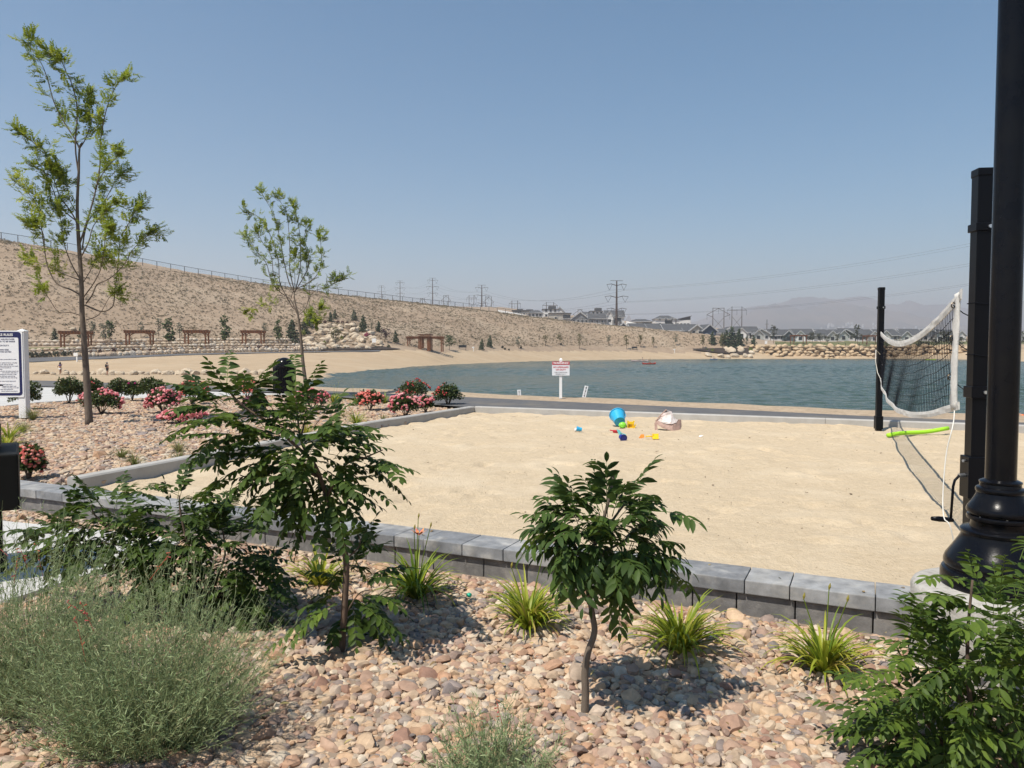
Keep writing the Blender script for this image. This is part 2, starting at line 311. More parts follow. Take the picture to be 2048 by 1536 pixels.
# ---- ribbons and polygon sheets
def ribbon(name, A, B, z, m, steps=1, kind='structure'):
    mb = MB(); n = len(A); vs = []
    for (a, b_) in zip(A, B): vs += [(a[0], a[1], z), (b_[0], b_[1], z)]
    mb.add(vs, [(2*i, 2*i+2, 2*i+3, 2*i+1) for i in range(n-1)]); o = mb.build(name, m); return tag(o, kind=kind)
asphalt = mat('asphalt', (.085, .085, .09), .9, (.11, .108, .108), 3, 6, bump=.3, bscale=60, col3=(.15, .135, .115), scale3=.8)
concrete = mat('concrete', (.40, .385, .36), .85, (.34, .325, .30), 4, 7, bump=.25, bscale=80, bdist=.004)
walkcon = mat('pale_walkway_concrete', (.50, .49, .47), .85, (.43, .42, .40), 1.5, 6, bump=.2, bscale=60, bdist=.004)
ribbon('footpath', PATH_F, PATH_B, .085, asphalt)
def offset(pts, d):
    out = []
    for i, p in enumerate(pts):
        a, b_ = pts[max(i-1, 0)], pts[min(i+1, len(pts)-1)]; t_ = Vector((b_[0]-a[0], b_[1]-a[1])).normalized(); out.append((p[0]-t_.y*d, p[1]+t_.x*d))
    return out
bank = PATH_B[5:]; fine = []
for a, b_ in zip(bank[:-1], bank[1:]):
    fine += [(a[0]+(b_[0]-a[0])*k/8, a[1]+(b_[1]-a[1])*k/8) for k in range(8)]
mb = MB(); rows = [(-.3, .07), (0, .078), (.5, .10), (1.0, .125), (1.45, .11), (1.9, .0), (3.2, -.7), (4.6, -1.45), (6.5, -2.4)]; vs = []
for d, z in rows:
    for i, (x, y) in enumerate(offset(fine, d)): vs.append((x, y, z+(mnoise.noise(Vector((x*.9, y*.9, d)))*.04 if d > .2 else 0)))
nf = len(fine); mb.add(vs, [(j*nf+i, j*nf+i+1, (j+1)*nf+i+1, (j+1)*nf+i) for j in range(len(rows)-1) for i in range(nf-1)])
tag(mb.build('beach', mat('bank_sand', (.42, .325, .225), .95, (.33, .25, .17), 3, 7, bump=.6, bscale=12, bdist=.05, col3=(.25, .19, .13), scale3=9), smooth=True), kind='structure')
# pale concrete walkway between the path and the planting bed
BED = [(-16, 14), (-13.2, 18.6), (-13.1, 20.6), (-12.3, 21.8), (-11.3, 22.4), (-9.1, 23.4), (-7.5, 24.3), (-6.9, 24.2), (-4.75, 21.8), (-2.9, 20.0), (-1.0, 18.15), (-2.65, 14.15), (-3.7, 11.0), (-4.62, 8.0), (-8, 9.55), (-14, 12.4)]
WALK = [(-40, 34), (-33, 33.9), (-20, 29.7), (-13.4, 27.2), (-9.3, 25.5), (-7.0, 24.5), (-7.5, 24.3), (-9.1, 23.4), (-11.3, 22.4), (-12.3, 21.8), (-13.1, 20.6), (-13.2, 18.6), (-16, 14), (-30, 14), (-40, 20)]
mb = MB(); mb.extr(WALK, -.05, .06); tag(mb.build('walkway', walkcon), kind='structure')
mb = MB(); mb.extr([(-9, 8.75), (-6.4, 7.62), (-4.65, 6.88), (-3.1, 6.38), (-2.75, 6.15), (-2.85, 5.7), (-3.2, 4.7), (-5, 4.5), (-9, 6.0)], -.2, -.085); tag(mb.build('pavement', walkcon, bevel=.004), kind='structure')
mb = MB(); mb.extr(BED, -.1, .02); tag(mb.build('planting_bed', dirt_m), kind='structure')
# ---- sand court: fine displaced sheet
WL = lambda x: 5.19-.475*x            # front line of the block wall
COURT = [(-4.55, 7.75), (-2.6, 14.15), (-.85, 18.05), (3.2, 16.15), (9.25, 13.45), (16, 10.4), (10, .9), (3.0, 4.12), (-3.9, 7.4)]
gx, gy = np.meshgrid(np.arange(-5, 14, .055), np.arange(2.2, 18.4, .055))
sn = vnoise(gx, gy, 2.1, 5).reshape(gx.shape); sn2 = vnoise(gx, gy, .55, 1).reshape(gx.shape); sn3 = vnoise(gx, gy, 5.5, 8).reshape(gx.shape)
gz = .011*sn+.022*sn2+.012*sn3
for _ in range(520):
    fx, fy, fa = random.uniform(-4.5, 12), random.uniform(4, 17.5), random.uniform(0, PI); k_ = (np.abs(gx-fx) < .4) & (np.abs(gy-fy) < .4)
    if k_.any(): dx_, dy_ = gx[k_]-fx, gy[k_]-fy; u_, v_ = dx_*math.cos(fa)+dy_*math.sin(fa), -dx_*math.sin(fa)+dy_*math.cos(fa); q_ = (u_/.17)**2+(v_/.085)**2; gz[k_] += -.024*np.exp(-q_)+.009*np.exp(-(np.sqrt(q_)-1.7)**2*3)
cl = lambda a, b_: np.abs((b_[0]-a[0])*(a[1]-gy)-(a[0]-gx)*(b_[1]-a[1]))/math.hypot(b_[0]-a[0], b_[1]-a[1])
edge = np.minimum(np.minimum(cl((-4.6, 7.9), (-2.65, 14.15)), cl((-2.65, 14.15), (-.85, 18.05))), cl((-.85, 18.05), (9.25, 13.45)))
eL = np.minimum(cl((-4.6, 7.9), (-2.65, 14.15)), cl((-2.65, 14.15), (-.85, 18.05)))
gz = gz+np.exp(-(edge/.45)**2)*(.015+.03*sn)-np.exp(-(eL/.6)**2)*.03
n0, n1_ = gx.shape; gi = np.arange(n0*n1_).reshape(n0, n1_)
q = np.stack([gi[:-1, :-1], gi[:-1, 1:], gi[1:, 1:], gi[1:, :-1]], -1).reshape(-1, 4)
ok = in_poly(gx, gy, [(-4.75, 7.75), (-2.75, 14.2), (-.9, 18.15), (3.2, 16.3), (9.25, 13.55), (16, 10.5), (10, .7), (3.0, 3.95), (-4.3, 7.4)]).ravel(); q = q[ok[q].all(1)]
u, inv = np.unique(q, return_inverse=True)
court_m = mat('court_sand', (.56, .448, .306), .95, (.475, .375, .25), 16, 8, bump=.9, bscale=36, bdist=.025, col3=(.585, .48, .34), scale3=.8)
me = mesh_np('sand_court', np.stack([gx, gy, gz], -1).reshape(-1, 3)[u], inv.reshape(-1, 4), smooth=True); me.materials.append(court_m); tag(link('sand_court', me), kind='structure')
def sand_z(x, y):
    k = np.argmin((gx-x)**2+(gy-y)**2); return float(gz.ravel()[k])
# dark grains and twigs lying on the court sand
tvg, tfg = lump(1, 3, .4)
k = 9000; xs = rng.uniform(-4, 12, k); ys = rng.uniform(3, 17.5, k); okk = in_poly(xs, ys, COURT); xs, ys = xs[okk], ys[okk]; k = len(xs)
zs = np.array([0.008]*k); s = .0022*np.exp(rng.normal(0, .55, k))
V, Fc, Tt = stamp(tvg, tfg, rot_rand(k, .3)*s[:, None, None]*np.array([1.6, 1, .6]), np.stack([xs, ys, zs], -1), rng.uniform(0, 1, k))
me = mesh_np('sand_debris', V, Fc, Tt); me.materials.append(mat('debris', None, .9, ramp=[(.10, .07, .045), (.25, .19, .13), (.36, .30, .24)])); tag(link('sand_debris', me), kind='stuff')
# ---- mountains
def mountain(name, ridge, Y, foot_z, depth, seed, m, amp):
    xs_ = [((p[0]-1024)/F*Y) for p in ridge]; hs = [P(p[0], p[1], Y).z for p in ridge]
    na_, nd = 150, 60; X = np.linspace(xs_[0], xs_[-1], na_); D = np.linspace(0, 1, nd); XX, DD = np.meshgrid(X, D)
    H = np.interp(XX, xs_, hs); sc = 9/(xs_[-1]-xs_[0])
    rg = np.array([1-abs(mnoise.fractal(Vector((x*sc*1.6+seed, d*2.2, seed)), .9, 2.1, 5))*2 for x, d in zip(XX.ravel(), DD.ravel())]).reshape(XX.shape)
    prof = np.where(DD < .5, (DD/.5)**1.15, 1-((DD-.5)/.5)*.9)
    Z = foot_z+(H-foot_z)*prof*(1+amp*(rg-.6)*np.where(DD < .5, 1-DD*1.2, .4))
    V = np.stack([XX, Y-depth*.5+DD*depth, Z], -1).reshape(-1, 3); gi = np.arange(na_*nd).reshape(nd, na_)
    q = np.stack([gi[:-1, :-1], gi[:-1, 1:], gi[1:, 1:], gi[1:, :-1]], -1).reshape(-1, 4)
    me = mesh_np(name, V, q, smooth=True); me.materials.append(m); tag(link(name, me), kind='structure')
mtn_m = mat('mountain_slope', (.135, .105, .082), .95, (.022, .034, .034), .0026, 7, stretch=(1, .5, 2.2))
mountain('mountain', [(1250, 694), (1330, 668), (1400, 650), (1480, 624), (1530, 613), (1570, 610), (1610, 604), (1640, 602), (1690, 610), (1740, 618), (1800, 628), (1870, 645), (1960, 660), (2100, 672), (2300, 690)], 4700, 8, 3000, 2.3, mtn_m, .5)
mountain('mountain', [(1100, 694), (1300, 665), (1420, 630), (1520, 610), (1620, 590), (1700, 592), (1800, 600), (1900, 610), (2050, 600), (2300, 640), (2600, 690)], 6000, 8, 2200, 7.7, mtn_m, .2)
mountain('mountain', [(1130, 690), (1200, 664), (1235, 640), (1258, 632), (1290, 640), (1330, 652), (1400, 655), (1500, 690)], 4300, 8, 1300, 4.4, mtn_m, .4)
# ================================================================== LIGHT AND AIR
w = bpy.data.worlds.new('World'); SC.world = w; w.use_nodes = True; nt = w.node_tree
sky = nt.nodes.new('ShaderNodeTexSky'); sky.sky_type = 'NISHITA'; sky.sun_disc = False
SUNV = Vector((-.43, -.40, 1)).normalized()
sky.sun_elevation = math.asin(SUNV.z); sky.sun_rotation = math.atan2(SUNV.x, SUNV.y) % (2*PI)
sky.air_density = 1.15; sky.dust_density = .15; sky.ozone_density = 2.0; sky.altitude = 1400
bg = nt.nodes['Background']; bg.inputs['Strength'].default_value = .085; hs = nt.nodes.new('ShaderNodeHueSaturation'); hs.inputs['Saturation'].default_value = 1.4; hs.inputs['Hue'].default_value = .488; nt.links.new(sky.outputs[0], hs.inputs['Color']); nt.links.new(hs.outputs[0], bg.inputs['Color'])
sd = bpy.data.lights.new('sun', 'SUN'); so = bpy.data.objects.new('sun', sd); COL.objects.link(so)
sd.energy = 5.0; sd.angle = R(.5); sd.color = (1, .935, .83); so.location = (-20, -20, 50); so.rotation_euler = SUNV.to_track_quat('Z', 'Y').to_euler()
HZ = 490; hb = MB(); hb.box((0, 1500, (HZ-6)/2), (28000, 26000, HZ+6))
hm = bpy.data.materials.new('haze'); hm.use_nodes = True; nt = hm.node_tree
nt.nodes.remove(nt.nodes['Principled BSDF']); pv = nt.nodes.new('ShaderNodeVolumePrincipled'); pv.inputs['Color'].default_value = (.83, .81, .845, 1); pv.inputs['Density'].default_value = .00033; pv.inputs['Anisotropy'].default_value = .3
nt.links.new(pv.outputs['Volume'], nt.nodes['Material Output'].inputs['Volume'])
tag(hb.build('haze', hm), kind='stuff')
SC.view_settings.view_transform = 'Standard'; SC.view_settings.look = 'None'; SC.view_settings.exposure = 0.45; SC.view_settings.gamma = 1
SC.render.engine = 'CYCLES'; SC.cycles.use_denoising = True; SC.cycles.max_bounces = 6; SC.cycles.transparent_max_bounces = 16; SC.cycles.sample_clamp_indirect = 6
SC.cycles.volume_bounces = 1
# ================================================================== BORDERS, WALL, GRAVEL
def curb(name, pts, wd, z0, z1, side, label):
    """concrete border bar along a line, cut by joints"""
    t = thing(name, label, 'concrete edging', (pts[0][0], pts[0][1], 0)); mb = MB()
    for i in range(len(pts)-1):
        a, b_ = Vector((*pts[i], 0)), Vector((*pts[i+1], 0)); d = (b_-a); L = d.length; d = d/L; n = Vector((-d.y, d.x, 0))*side; k = max(1, round(L/3.0)); s = L/k
        for j in range(k):
            e0, e1 = (.003 if j else 0), (.003 if j < k-1 else -.0)
            p, q = a+d*(j*s+e0), a+d*((j+1)*s-e1); c = .018
            prof = [(0, z0), (0, z1-c), (c, z1), (wd-c, z1), (wd, z1-c), (wd, z0)]
            vs = [p+n*o+Vector((0, 0, z)) for o, z in prof]+[q+n*o+Vector((0, 0, z)) for o, z in prof]
            mb.add(vs, [(m_, (m_+1) % 6, 6+(m_+1) % 6, 6+m_) for m_ in range(6)]+[(5, 4, 3, 2, 1, 0), (6, 7, 8, 9, 10, 11)])
    mb.build('edging_bar', concrete, t, world=True, auto=40); return t
curb('concrete_edging', [(-4.62, 7.95), (-4.2, 9.2), (-3.42, 11.6), (-2.65, 14.15), (-.9, 18.05)], .17, -.15, .14, 1, 'light concrete edging between the planted gravel bed and the sand court')
curb('concrete_edging', [(-.9, 18.05), (3.2, 16.2), (9.25, 13.5), (17, 10.0)], .17, -.15, .14, 1, 'straight concrete edging along the far side of the sand court beside the path')
# ---- block retaining wall with cap stones
wallm = mat('wall_block', None, .85, ramp=[(.12, .115, .11), (.155, .15, .146), (.19, .185, .18)], bump=.5, bscale=90, bdist=.006, scale=11, var=.28, col3=(.24, .225, .205), scale3=9)
capm = mat('wall_cap', None, .8, ramp=[(.14, .145, .155), (.19, .197, .207), (.235, .24, .247), (.28, .28, .278), (.165, .17, .178)], bump=.35, bscale=120, bdist=.004, scale=9, var=.3, col3=(.33, .32, .30), scale3=5)
t = thing('retaining_wall', 'low grey block retaining wall with flat cap stones between gravel and sand', 'wall', (0, 5.19, 0))
WD = Vector((1, -.475, 0)).normalized(); WN = Vector((.475, 1, 0)).normalized(); WA = math.atan2(WD.y, WD.x); W0 = Vector((0, 5.19, 0))
cap, blk = MB(), MB()
def wall_run(s0, s1):
    s, i = s0, 0; r = random.Random(3)
    while s < s1-.02:
        l = min(r.choice((.26, .4, .33, .46)), s1-s); cap.tint = r.random()
        if l < .1: break
        cap.box(W0+WD*(s+l/2)+WN*(.155+r.uniform(-.003, .003))+Vector((0, 0, .055+r.uniform(-.002, .002))), (l-.005, .31, .085), rz=WA); s += l
    for row in range(2):
        s = s0-row*.11
        while s < s1-.02:
            l = min(r.choice((.27, .42, .34)), s1-s); blk.tint = r.random(); z1 = .011-row*.155
            if l < .1: break
            blk.box(W0+WD*(s+l/2)+WN*(.165+r.uniform(-.002, .002))+Vector((0, 0, z1-.0775)), (l-.007, .27, .15), rz=WA); s += l
wall_run(-9.5, 5.5)
cap.build('cap', capm, t, world=True, bevel=.006); blk.build('block_course', wallm, t, world=True, bevel=.008)
# ---- gravel: rounded cobbles, every stone modelled, one mass
stone_m = mat('river_stone', None, .75, ramp=[(0.343, 0.207, 0.123), (0.440, 0.295, 0.185), (0.475, 0.339, 0.220), (0.387, 0.282, 0.194), (0.493, 0.387, 0.273), (0.176, 0.150, 0.141), (0.405, 0.238, 0.145), (0.220, 0.185, 0.172), (0.475, 0.348, 0.233), (0.502, 0.431, 0.339), (0.264, 0.150, 0.106), (0.440, 0.312, 0.220)], bump=.25, bscale=60, bdist=.004, scale=26, var=.22)
protos = [lump(2, i+1, .42, 1.1, cuts=(5 if i % 3 else 9)) for i in range(14)]
protos_s = [lump(1, i+1, .34, 1.0) for i in range(6)]
def gravel(name, poly, s, size, z, layers, pr, seed, hump=0):
    g = np.random.default_rng(seed); xs0, ys0 = [p[0] for p in poly], [p[1] for p in poly]; parts = []
    for ly in range(layers):
        st = s*(1 if ly == 0 else 1.35); gx_, gy_ = np.meshgrid(np.arange(min(xs0), max(xs0), st), np.arange(min(ys0), max(ys0), st*.866))
        gx_ = gx_+(np.arange(gx_.shape[0]) % 2)[:, None]*st*.5; x = gx_.ravel()+g.uniform(-.42, .42, gx_.size)*st; y = gy_.ravel()+g.uniform(-.42, .42, gx_.size)*st
        k_ = in_poly(x, y, poly); x, y = x[k_], y[k_]; k = len(x)
        a = size*np.exp(g.normal(0, .36, k)); bb = a*g.uniform(.62, .95, k); c = a*g.uniform(.42, .72, k)
        zz = z+(c*.35 if ly == 0 else size*.5+c*.3)+g.uniform(-.006, .006, k)
        if hump: zz = zz+hump*vnoise(x, y, 1.3, 4)
        tint = g.uniform(0, 1, k); Rm = rot_rand(k, .3)*np.stack([a, bb, c], -1)[:, None, :]; which = g.integers(0, len(pr), k)
        for j, (tv, tf) in enumerate(pr):
            q = which == j
            if q.any(): parts.append(stamp(tv, tf, Rm[q], np.stack([x, y, zz], -1)[q], tint[q]))
    V, Fc, Tt = cat_parts(parts); me = mesh_np(name, V, Fc, Tt, smooth=True); me.set_sharp_from_angle(angle=R(24)); me.materials.append(stone_m); return tag(link(name, me), kind='stuff')
FRONT = [(-5.4, 7.72), (-4.75, 7.40), (2.6, 3.93), (4.4, 3.1), (4.4, 1.4), (-3.4, 1.4), (-3.3, 5.05), (-2.85, 5.7), (-2.75, 6.15), (-3.1, 6.38), (-4.65, 6.88), (-5.6, 7.25)]
gravel('gravel', FRONT, .0325, .023, -.14, 2, protos, 5, hump=.012)
gravel('gravel', BED, .043, .030, .02, 1, protos_s, 6, hump=.02)
# ================================================================== COURT AND LAKESIDE THINGS
black = mat('black_enamel', (.003, .0035, .006), .2, (.0065, .0065, .0075), 7, bump=.04, bscale=90, spec=.16, coat=.03)
black2 = mat('black_powder_coat', (.004, .0045, .0065), .30, spec=.13, bump=.05, bscale=200)
steel = mat('zinc_steel', (.62, .63, .64), .3, metal=.9)
white_p = mat('white_vinyl', (.80, .80, .79), .45, var=.03, scale=3)
white_c = mat('white_canvas', (.64, .625, .59), .9, (.54, .525, .50), 9, bump=.3, bscale=40)
cordm = mat('white_cord', (.70, .68, .62), .8)
dark_cord = mat('dark_cord', (.006, .007, .011), .8, spec=.1)
footm = mat('footing_concrete', (.44, .42, .385), .9, (.36, .34, .31), 9, 8, bump=.6, bscale=45, bdist=.012, col3=(.26, .24, .215), scale3=22)
# ---- lamp post on its round concrete footing
LX, LY = 2.46, 3.75
t = thing('concrete_footing', 'round rough concrete footing under the black lamp post', 'footing', (LX, LY, -.2))
mb = MB(); mb.lathe([(.388, -.1), (.388, .3), (.390, .47), (.380, .492), (.355, .502), (.2, .506), (.01, .506)], 64); mb.build('pier', footm, t, auto=50)
t = thing('lamp_post', 'black cast lamp post with fluted flared base on a concrete footing', 'street lamp', (LX, LY, .30))
mb = MB(); mb.lathe([(.245, 0), (.257, .012), (.257, .07), (.250, .085), (.236, .092), (.236, .100), (.243, .110), (.243, .128), (.235, .15), (.215, .18), (.196, .21), (.180, .236), (.168, .26), (.166, .272), (.172, .280), (.172, .290), (.164, .298), (.130, .304), (.126, .335), (.130, .342), (.143, .346), (.146, .356), (.143, .366), (.128, .370), (.128, .376), (.146, .382), (.148, .394), (.142, .41), (.128, .43), (.116, .45), (.107, .468), (.103, .482), (.108, .488), (.110, .498), (.106, .508), (.092, .514), (.090, .528), (.094, .534), (.094, .54), (.080, .548), (.070, .552), (.05, .555)], 72)
base = mb.build('base', black, t, auto=38)
for a in (R(200), R(250), R(300)):
    mb = MB(); mb.tube([(math.cos(a)*.122, math.sin(a)*.122, .36), (math.cos(a)*.137, math.sin(a)*.137, .36)], .010, 8); mb.build('bolt', steel, base)
mb = MB(); mb.lathe([(.069, .548), (.069, 2.0), (.070, 3.5), (.070, 3.9)], 48); mb.build('shaft', black, t, auto=40)
mb = MB(); mb.lathe([(.08, 3.9), (.09, 3.95), (.16, 4.05), (.17, 4.1), (.05, 4.12)], 32); mb.build('lamp_holder', black, t, auto=40)
mb = MB(); mb.lathe([(.10, 4.12), (.19, 4.25), (.20, 4.4), (.15, 4.55), (.02, 4.62)], 32); mb.build('globe', mat('frosted_globe', (.75, .75, .72), .4), t, smooth=True)
# ---- volleyball posts
PN, PF = Vector((3.0, 4.83, 0)), Vector((6.79, 13.85, 0)); ND = (PN-PF).normalized(); NA = math.atan2(ND.y, ND.x)
def vpost(pos, label, near):
    t = thing('volleyball_post', label, 'net post', pos); ft = .096; dz = -.02 if not near else 0
    mb = MB(); mb.box((0, 0, 1.22), (ft, ft, 2.84), rz=NA+PI/2+R(16)); pole = mb.build('pole', black2, t, bevel=.006)
    q = Matrix.Rotation(NA+PI/2+R(16), 3, 'Z')
    mb = MB(); mb.box((0, 0, 2.625), (ft+.008, ft+.008, .05), rz=NA+PI/2+R(16)); mb.build('cap', black2, t, bevel=.006)
    for z, h in ((2.28, .05), (1.23, .075)):
        mb = MB(); mb.box((0, 0, z), (ft+.022, ft+.022, h), rz=NA+PI/2+R(16)); c = mb.build('collar', black2, t, bevel=.004)
        mb = MB(); v = q @ Vector((.02, -ft/2-.011, 0)); v2 = q @ Vector((.02, -ft/2-.024, 0)); mb.tube([v+Vector((0, 0, z)), v2+Vector((0, 0, z))], .011, 10); mb.build('bolt', steel, c, auto=40)
    if near:
        mb = MB(); mb.box((0, 0, .68), (ft+.036, ft+.03, .27), rz=NA+PI/2+R(16)); wn = mb.build('winch_housing', black2, t, bevel=.006)
        a = q @ Vector((-ft/2-.018, -.01, 0)); mb = MB(); mb.tube([a+Vector((0, 0, .69)), a+Vector((-.045, -.01, .69))], .013, 10); mb.build('axle', steel, wn, auto=40); mb = MB(); mb.tube([a+Vector((0, 0, .785)), a+Vector((-.02, -.01, .785))], .009, 8); mb.build('bolt', steel, wn, auto=40)
        b0 = a+Vector((-.04, -.01, .69)); mb = MB(); mb.tube([b0, b0+Vector((-.035, -.01, -.03)), b0+Vector((-.045, -.01, -.07)), b0+Vector((-.055, -.01, -.29))], .008, 8); cr_ = mb.build('crank', black2, t, smooth=True)
        mb = MB(); e = b0+Vector((-.04, -.01, -.29)); mb.tube([e, e+Vector((-.03, 0, .003)), e+Vector((-.09, 0, .008)), e+Vector((-.14, -.005, .012))], [.012, .016, .018, .013], 12); mb.build('crank_handle', black2, cr_, smooth=True)
        for z in (1.80, 1.47):
            mb = MB(); h = ft/2+.003; cs = [q @ Vector((sx*h, sy*h, 0))+Vector((0, 0, z+dz2)) for sx, sy, dz2 in ((-1, -1, .0), (1, -1, -.012), (1, 1, -.012), (-1, 1, 0), (-1, -1, 0))]; mb.tube(cs, .0035, 5); mb.build('tie_cord', dark_cord, t)
    else:
        mb = MB(); mb.box((0, 0, .16), (ft+.03, ft+.03, .24), rz=NA+PI/2+R(16)); mb.build('ground_sleeve', black2, t, bevel=.005)
    return t
vpost(PN, 'near black square volleyball post with a winch crank, next to the lamp post', True)
vpost(PF, 'far black square volleyball post standing by the concrete edging', False)
# ---- sagging volleyball net
net = thing('volleyball_net', 'sagging black volleyball net with white canvas edges hung between two black posts', 'net', (4.9, 9.3, 0))
SIDE = Vector((ND.y, -ND.x, 0)); 
if SIDE.x > 0: SIDE = -SIDE
def npt(u, v):
    zt = 1.80+.075*u-.25*4*u*(1-u); zb = .96-.95*u+1.12*u*u; z = zt+(zb-zt)*v
    belly = .20*math.sin(PI*min(max(u, 0), 1))*(max(v, 0)**.8)
    wob = .012*math.sin(u*31+v*4)*v*(1-u*.3)
    p = PF+(PN-PF)*(.012+u*.975); return Vector((p.x, p.y, z))+SIDE*(belly*.35+wob+.085*u*u)
def band(v0, v1, n, name, m, us=(0, 1), wr=.006):
    mb = MB(); vs = []
    for i in range(n+1):
        u = us[0]+(us[1]-us[0])*i/n; a, b_ = npt(u, v0), npt(u, v1); k = wr*mnoise.noise(Vector((u*25, v0*5, 1)))
        vs += [a+SIDE*(.004+k), (a+b_)/2+SIDE*(.007-k), b_+SIDE*(.004+k), b_-SIDE*.004, (a+b_)/2-SIDE*(.005-k), a-SIDE*(.005-k)]
    mb.add(vs, [(i*6+j, i*6+(j+1) % 6, (i+1)*6+(j+1) % 6, (i+1)*6+j) for i in range(n) for j in range(6)]+[(5, 4, 3, 2, 1, 0), tuple(n*6+j for j in range(6))])
    return mb.build(name, m, net, world=True)
band(-.04, .05, 90, 'top_tape', white_c); band(.965, 1.035, 90, 'bottom_tape', white_c)
def sideband(u0, u1, v0, v1):
    mb = MB(); vs = []; n = 24
    for i in range(n+1):
        v = v0+(v1-v0)*i/n; a, b_ = npt(u0, v), npt(u1, v); k = .014*mnoise.noise(Vector((v*6, u0*3, 5))); vs += [a+SIDE*(.006+k), (a+b_)/2+SIDE*(.02-k), b_+SIDE*(.006+k), b_-SIDE*.006, a-SIDE*.006]
    mb.add(vs, [(i*5+j, i*5+(j+1) % 5, (i+1)*5+(j+1) % 5, (i+1)*5+j) for i in range(n) for j in range(5)]+[(4, 3, 2, 1, 0), tuple(n*5+j for j in range(5))]); return mb.build('side_tape', white_c, net, world=True, smooth=True)
st = sideband(.973, .992, -.03, 1.02)
mb = MB()
for i in range(1, 96): mb.tube([npt(.015+.953*i/96+.0008*math.sin(i*2.3+j), .05+.92*j/10) for j in range(11)], .0022, 4, cap=False)
for j in range(1, 9): mb.tube([npt(.015+.953*i/60, .05+.92*j/9+.006*math.sin(i*.9+j*2)) for i in range(61)], .0022, 4, cap=False)
mb.build('netting', dark_cord, net, world=True)
for v in (.06, .36, .72):
    a = npt(.978, v)+SIDE*.02; mb = MB(); mb.tube([a, a+(Vector((PN.x, PN.y, a.z))-a)*.4+Vector((0, 0, -.06)), Vector((PN.x-.055, PN.y-.05, a.z-.11))], .0035, 5); mb.build('tie_cord', dark_cord, net, world=True)
    mb = MB(); mb.tube([a+Vector((.014*math.cos(k*PI/6), 0, .018*math.sin(k*PI/6))) for k in range(13)], .004, 5); mb.build('grommet', mat('brass_ring', (.10, .08, .06), .4, metal=.8), st, world=True)
e = npt(.985, .98); mb = MB(); pts = [e+Vector((.01, 0, .55)), e, P(1906, 850, 4.86), P(1893, 905, 4.84), P(1886, 985, 4.8), P(1888, 1035, 4.72), P(1902, 1058, 4.66), Vector((2.86, 4.72, .02))]
fine_ = []
for i in range(len(pts)-1):
    p0, p1, p2, p3 = pts[max(i-1, 0)], pts[i], pts[i+1], pts[min(i+2, len(pts)-1)]
    for k in range(6):
        s = k/6; fine_.append(.5*((2*p1)+(p2-p0)*s+(2*p0-5*p1+4*p2-p3)*s*s+(3*p1-p0-3*p2+p3)*s**3))
mb.tube(fine_+[pts[-1]], .0036, 6); mb.build('pull_cord', cordm, net, world=True, smooth=True)
mb = MB(); e = npt(.0, .45); mb.tube([e, P(1752, 700, 13.7), P(1751, 722, 13.7), P(1755, 745, 13.75), npt(.01, .98)], .007, 6); mb.build('pull_cord', cordm, net, world=True, smooth=True)
# ---- pool noodle
t = thing('pool_noodle', 'lime green foam pool noodle lying on the sand beside the far net post', 'pool noodle', G(1835, 866, 0))
a, b_ = G(1776, 870.5, .04), G(1896, 863, .05); mb = MB(); pts = [a+(b_-a)*k/8+Vector((0, .07*math.sin(k/8*PI), .012*math.sin(k*.9)+(k/8)**2*.05)) for k in range(9)]
mb.tube(pts, .036, 14); mb.build('foam_tube', mat('lime_foam', (.36, .72, .03), .8), t, world=True, smooth=True)
# ---- beach toys
def toy(name, label, px, py, group=True): return thing(name, label, 'beach toy' if group else 'litter', G(px, py, sand_z(G(px, py).x, G(px, py).y)), 0, 'beach toys left on the sand' if group else None)
def plastic(n, c): return mat('plastic_'+n, c, .35, spec=.5)
def bucket(t, r0, r1, h, m, M, rim=.012, handle=True):
    mb = MB(); n = 28; prof = [(r0*.02, .004), (r0, .0), (r1, h), (r1+rim, h), (r1+rim, h-.02), (r1+.002, h-.022)]
    prof2 = [(r1-.006, h-.001), (r0-.006, .012), (.002, .012)]
    mb.lathe(prof, n); mb.lathe(prof2, n); mb.v = [tuple(M @ Vector(v)) for v in mb.v]; o = mb.build('pail', m, t, auto=40)
    if handle:
        mb = MB(); mb.tube([M @ Vector(((r1+.01)*math.cos(a), (r1+.01)*math.sin(a)*.3-.0, h-.03-(r1*.95)*math.sin(a))) for a in np.linspace(0, PI, 14)], .006, 6); mb.build('handle', m, t, smooth=True)
    return o
blue_l, green_l, yellow, red_p, navy, teal_p, orange_p = plastic('sky', (.03, .36, .62)), plastic('lime', (.22, .62, .05)), plastic('yellow', (.80, .52, .01)), plastic('red', (.50, .02, .03)), plastic('navy', (.008, .02, .22)), plastic('teal', (.12, .42, .42)), plastic('orange', (.75, .22, .02))
TZ = Matrix.Translation
t = toy('toy_bucket', 'big sky blue toy bucket tipped over on the sand', 1237, 853)
bucket(t, .105, .148, .25, blue_l, TZ((.01, -.09, .10)) @ Matrix.Rotation(R(-9), 4, 'Y') @ Matrix.Rotation(R(-60), 4, 'X'))
t = toy('sand_mold', 'round lime green sand mould leaning on the blue bucket', 1239, 854)
v, f = lump(3, 4, .08, 2.0); v = v*np.array([.075, .06, .062])+np.array([.03, -.19, .055]); me = mesh_np('mold_shell', v, f, smooth=True); me.materials.append(green_l); sh = link('mold_shell', me, t)
mb = MB(); mb.tube([(.0, -.245, .03), (.03, -.252, .02), (.06, -.245, .03)], .008, 6); mb.build('ridge', green_l, sh, smooth=True)
t = toy('sand_mold', 'small yellow square castle mould standing right of the blue bucket', 1261, 856)
mb = MB()
for sx in (-1, 1): mb.box((sx*.055, 0, .06), (.012, .1, .12)); mb.box((sx*.055, -.04, .13), (.03, .03, .03))
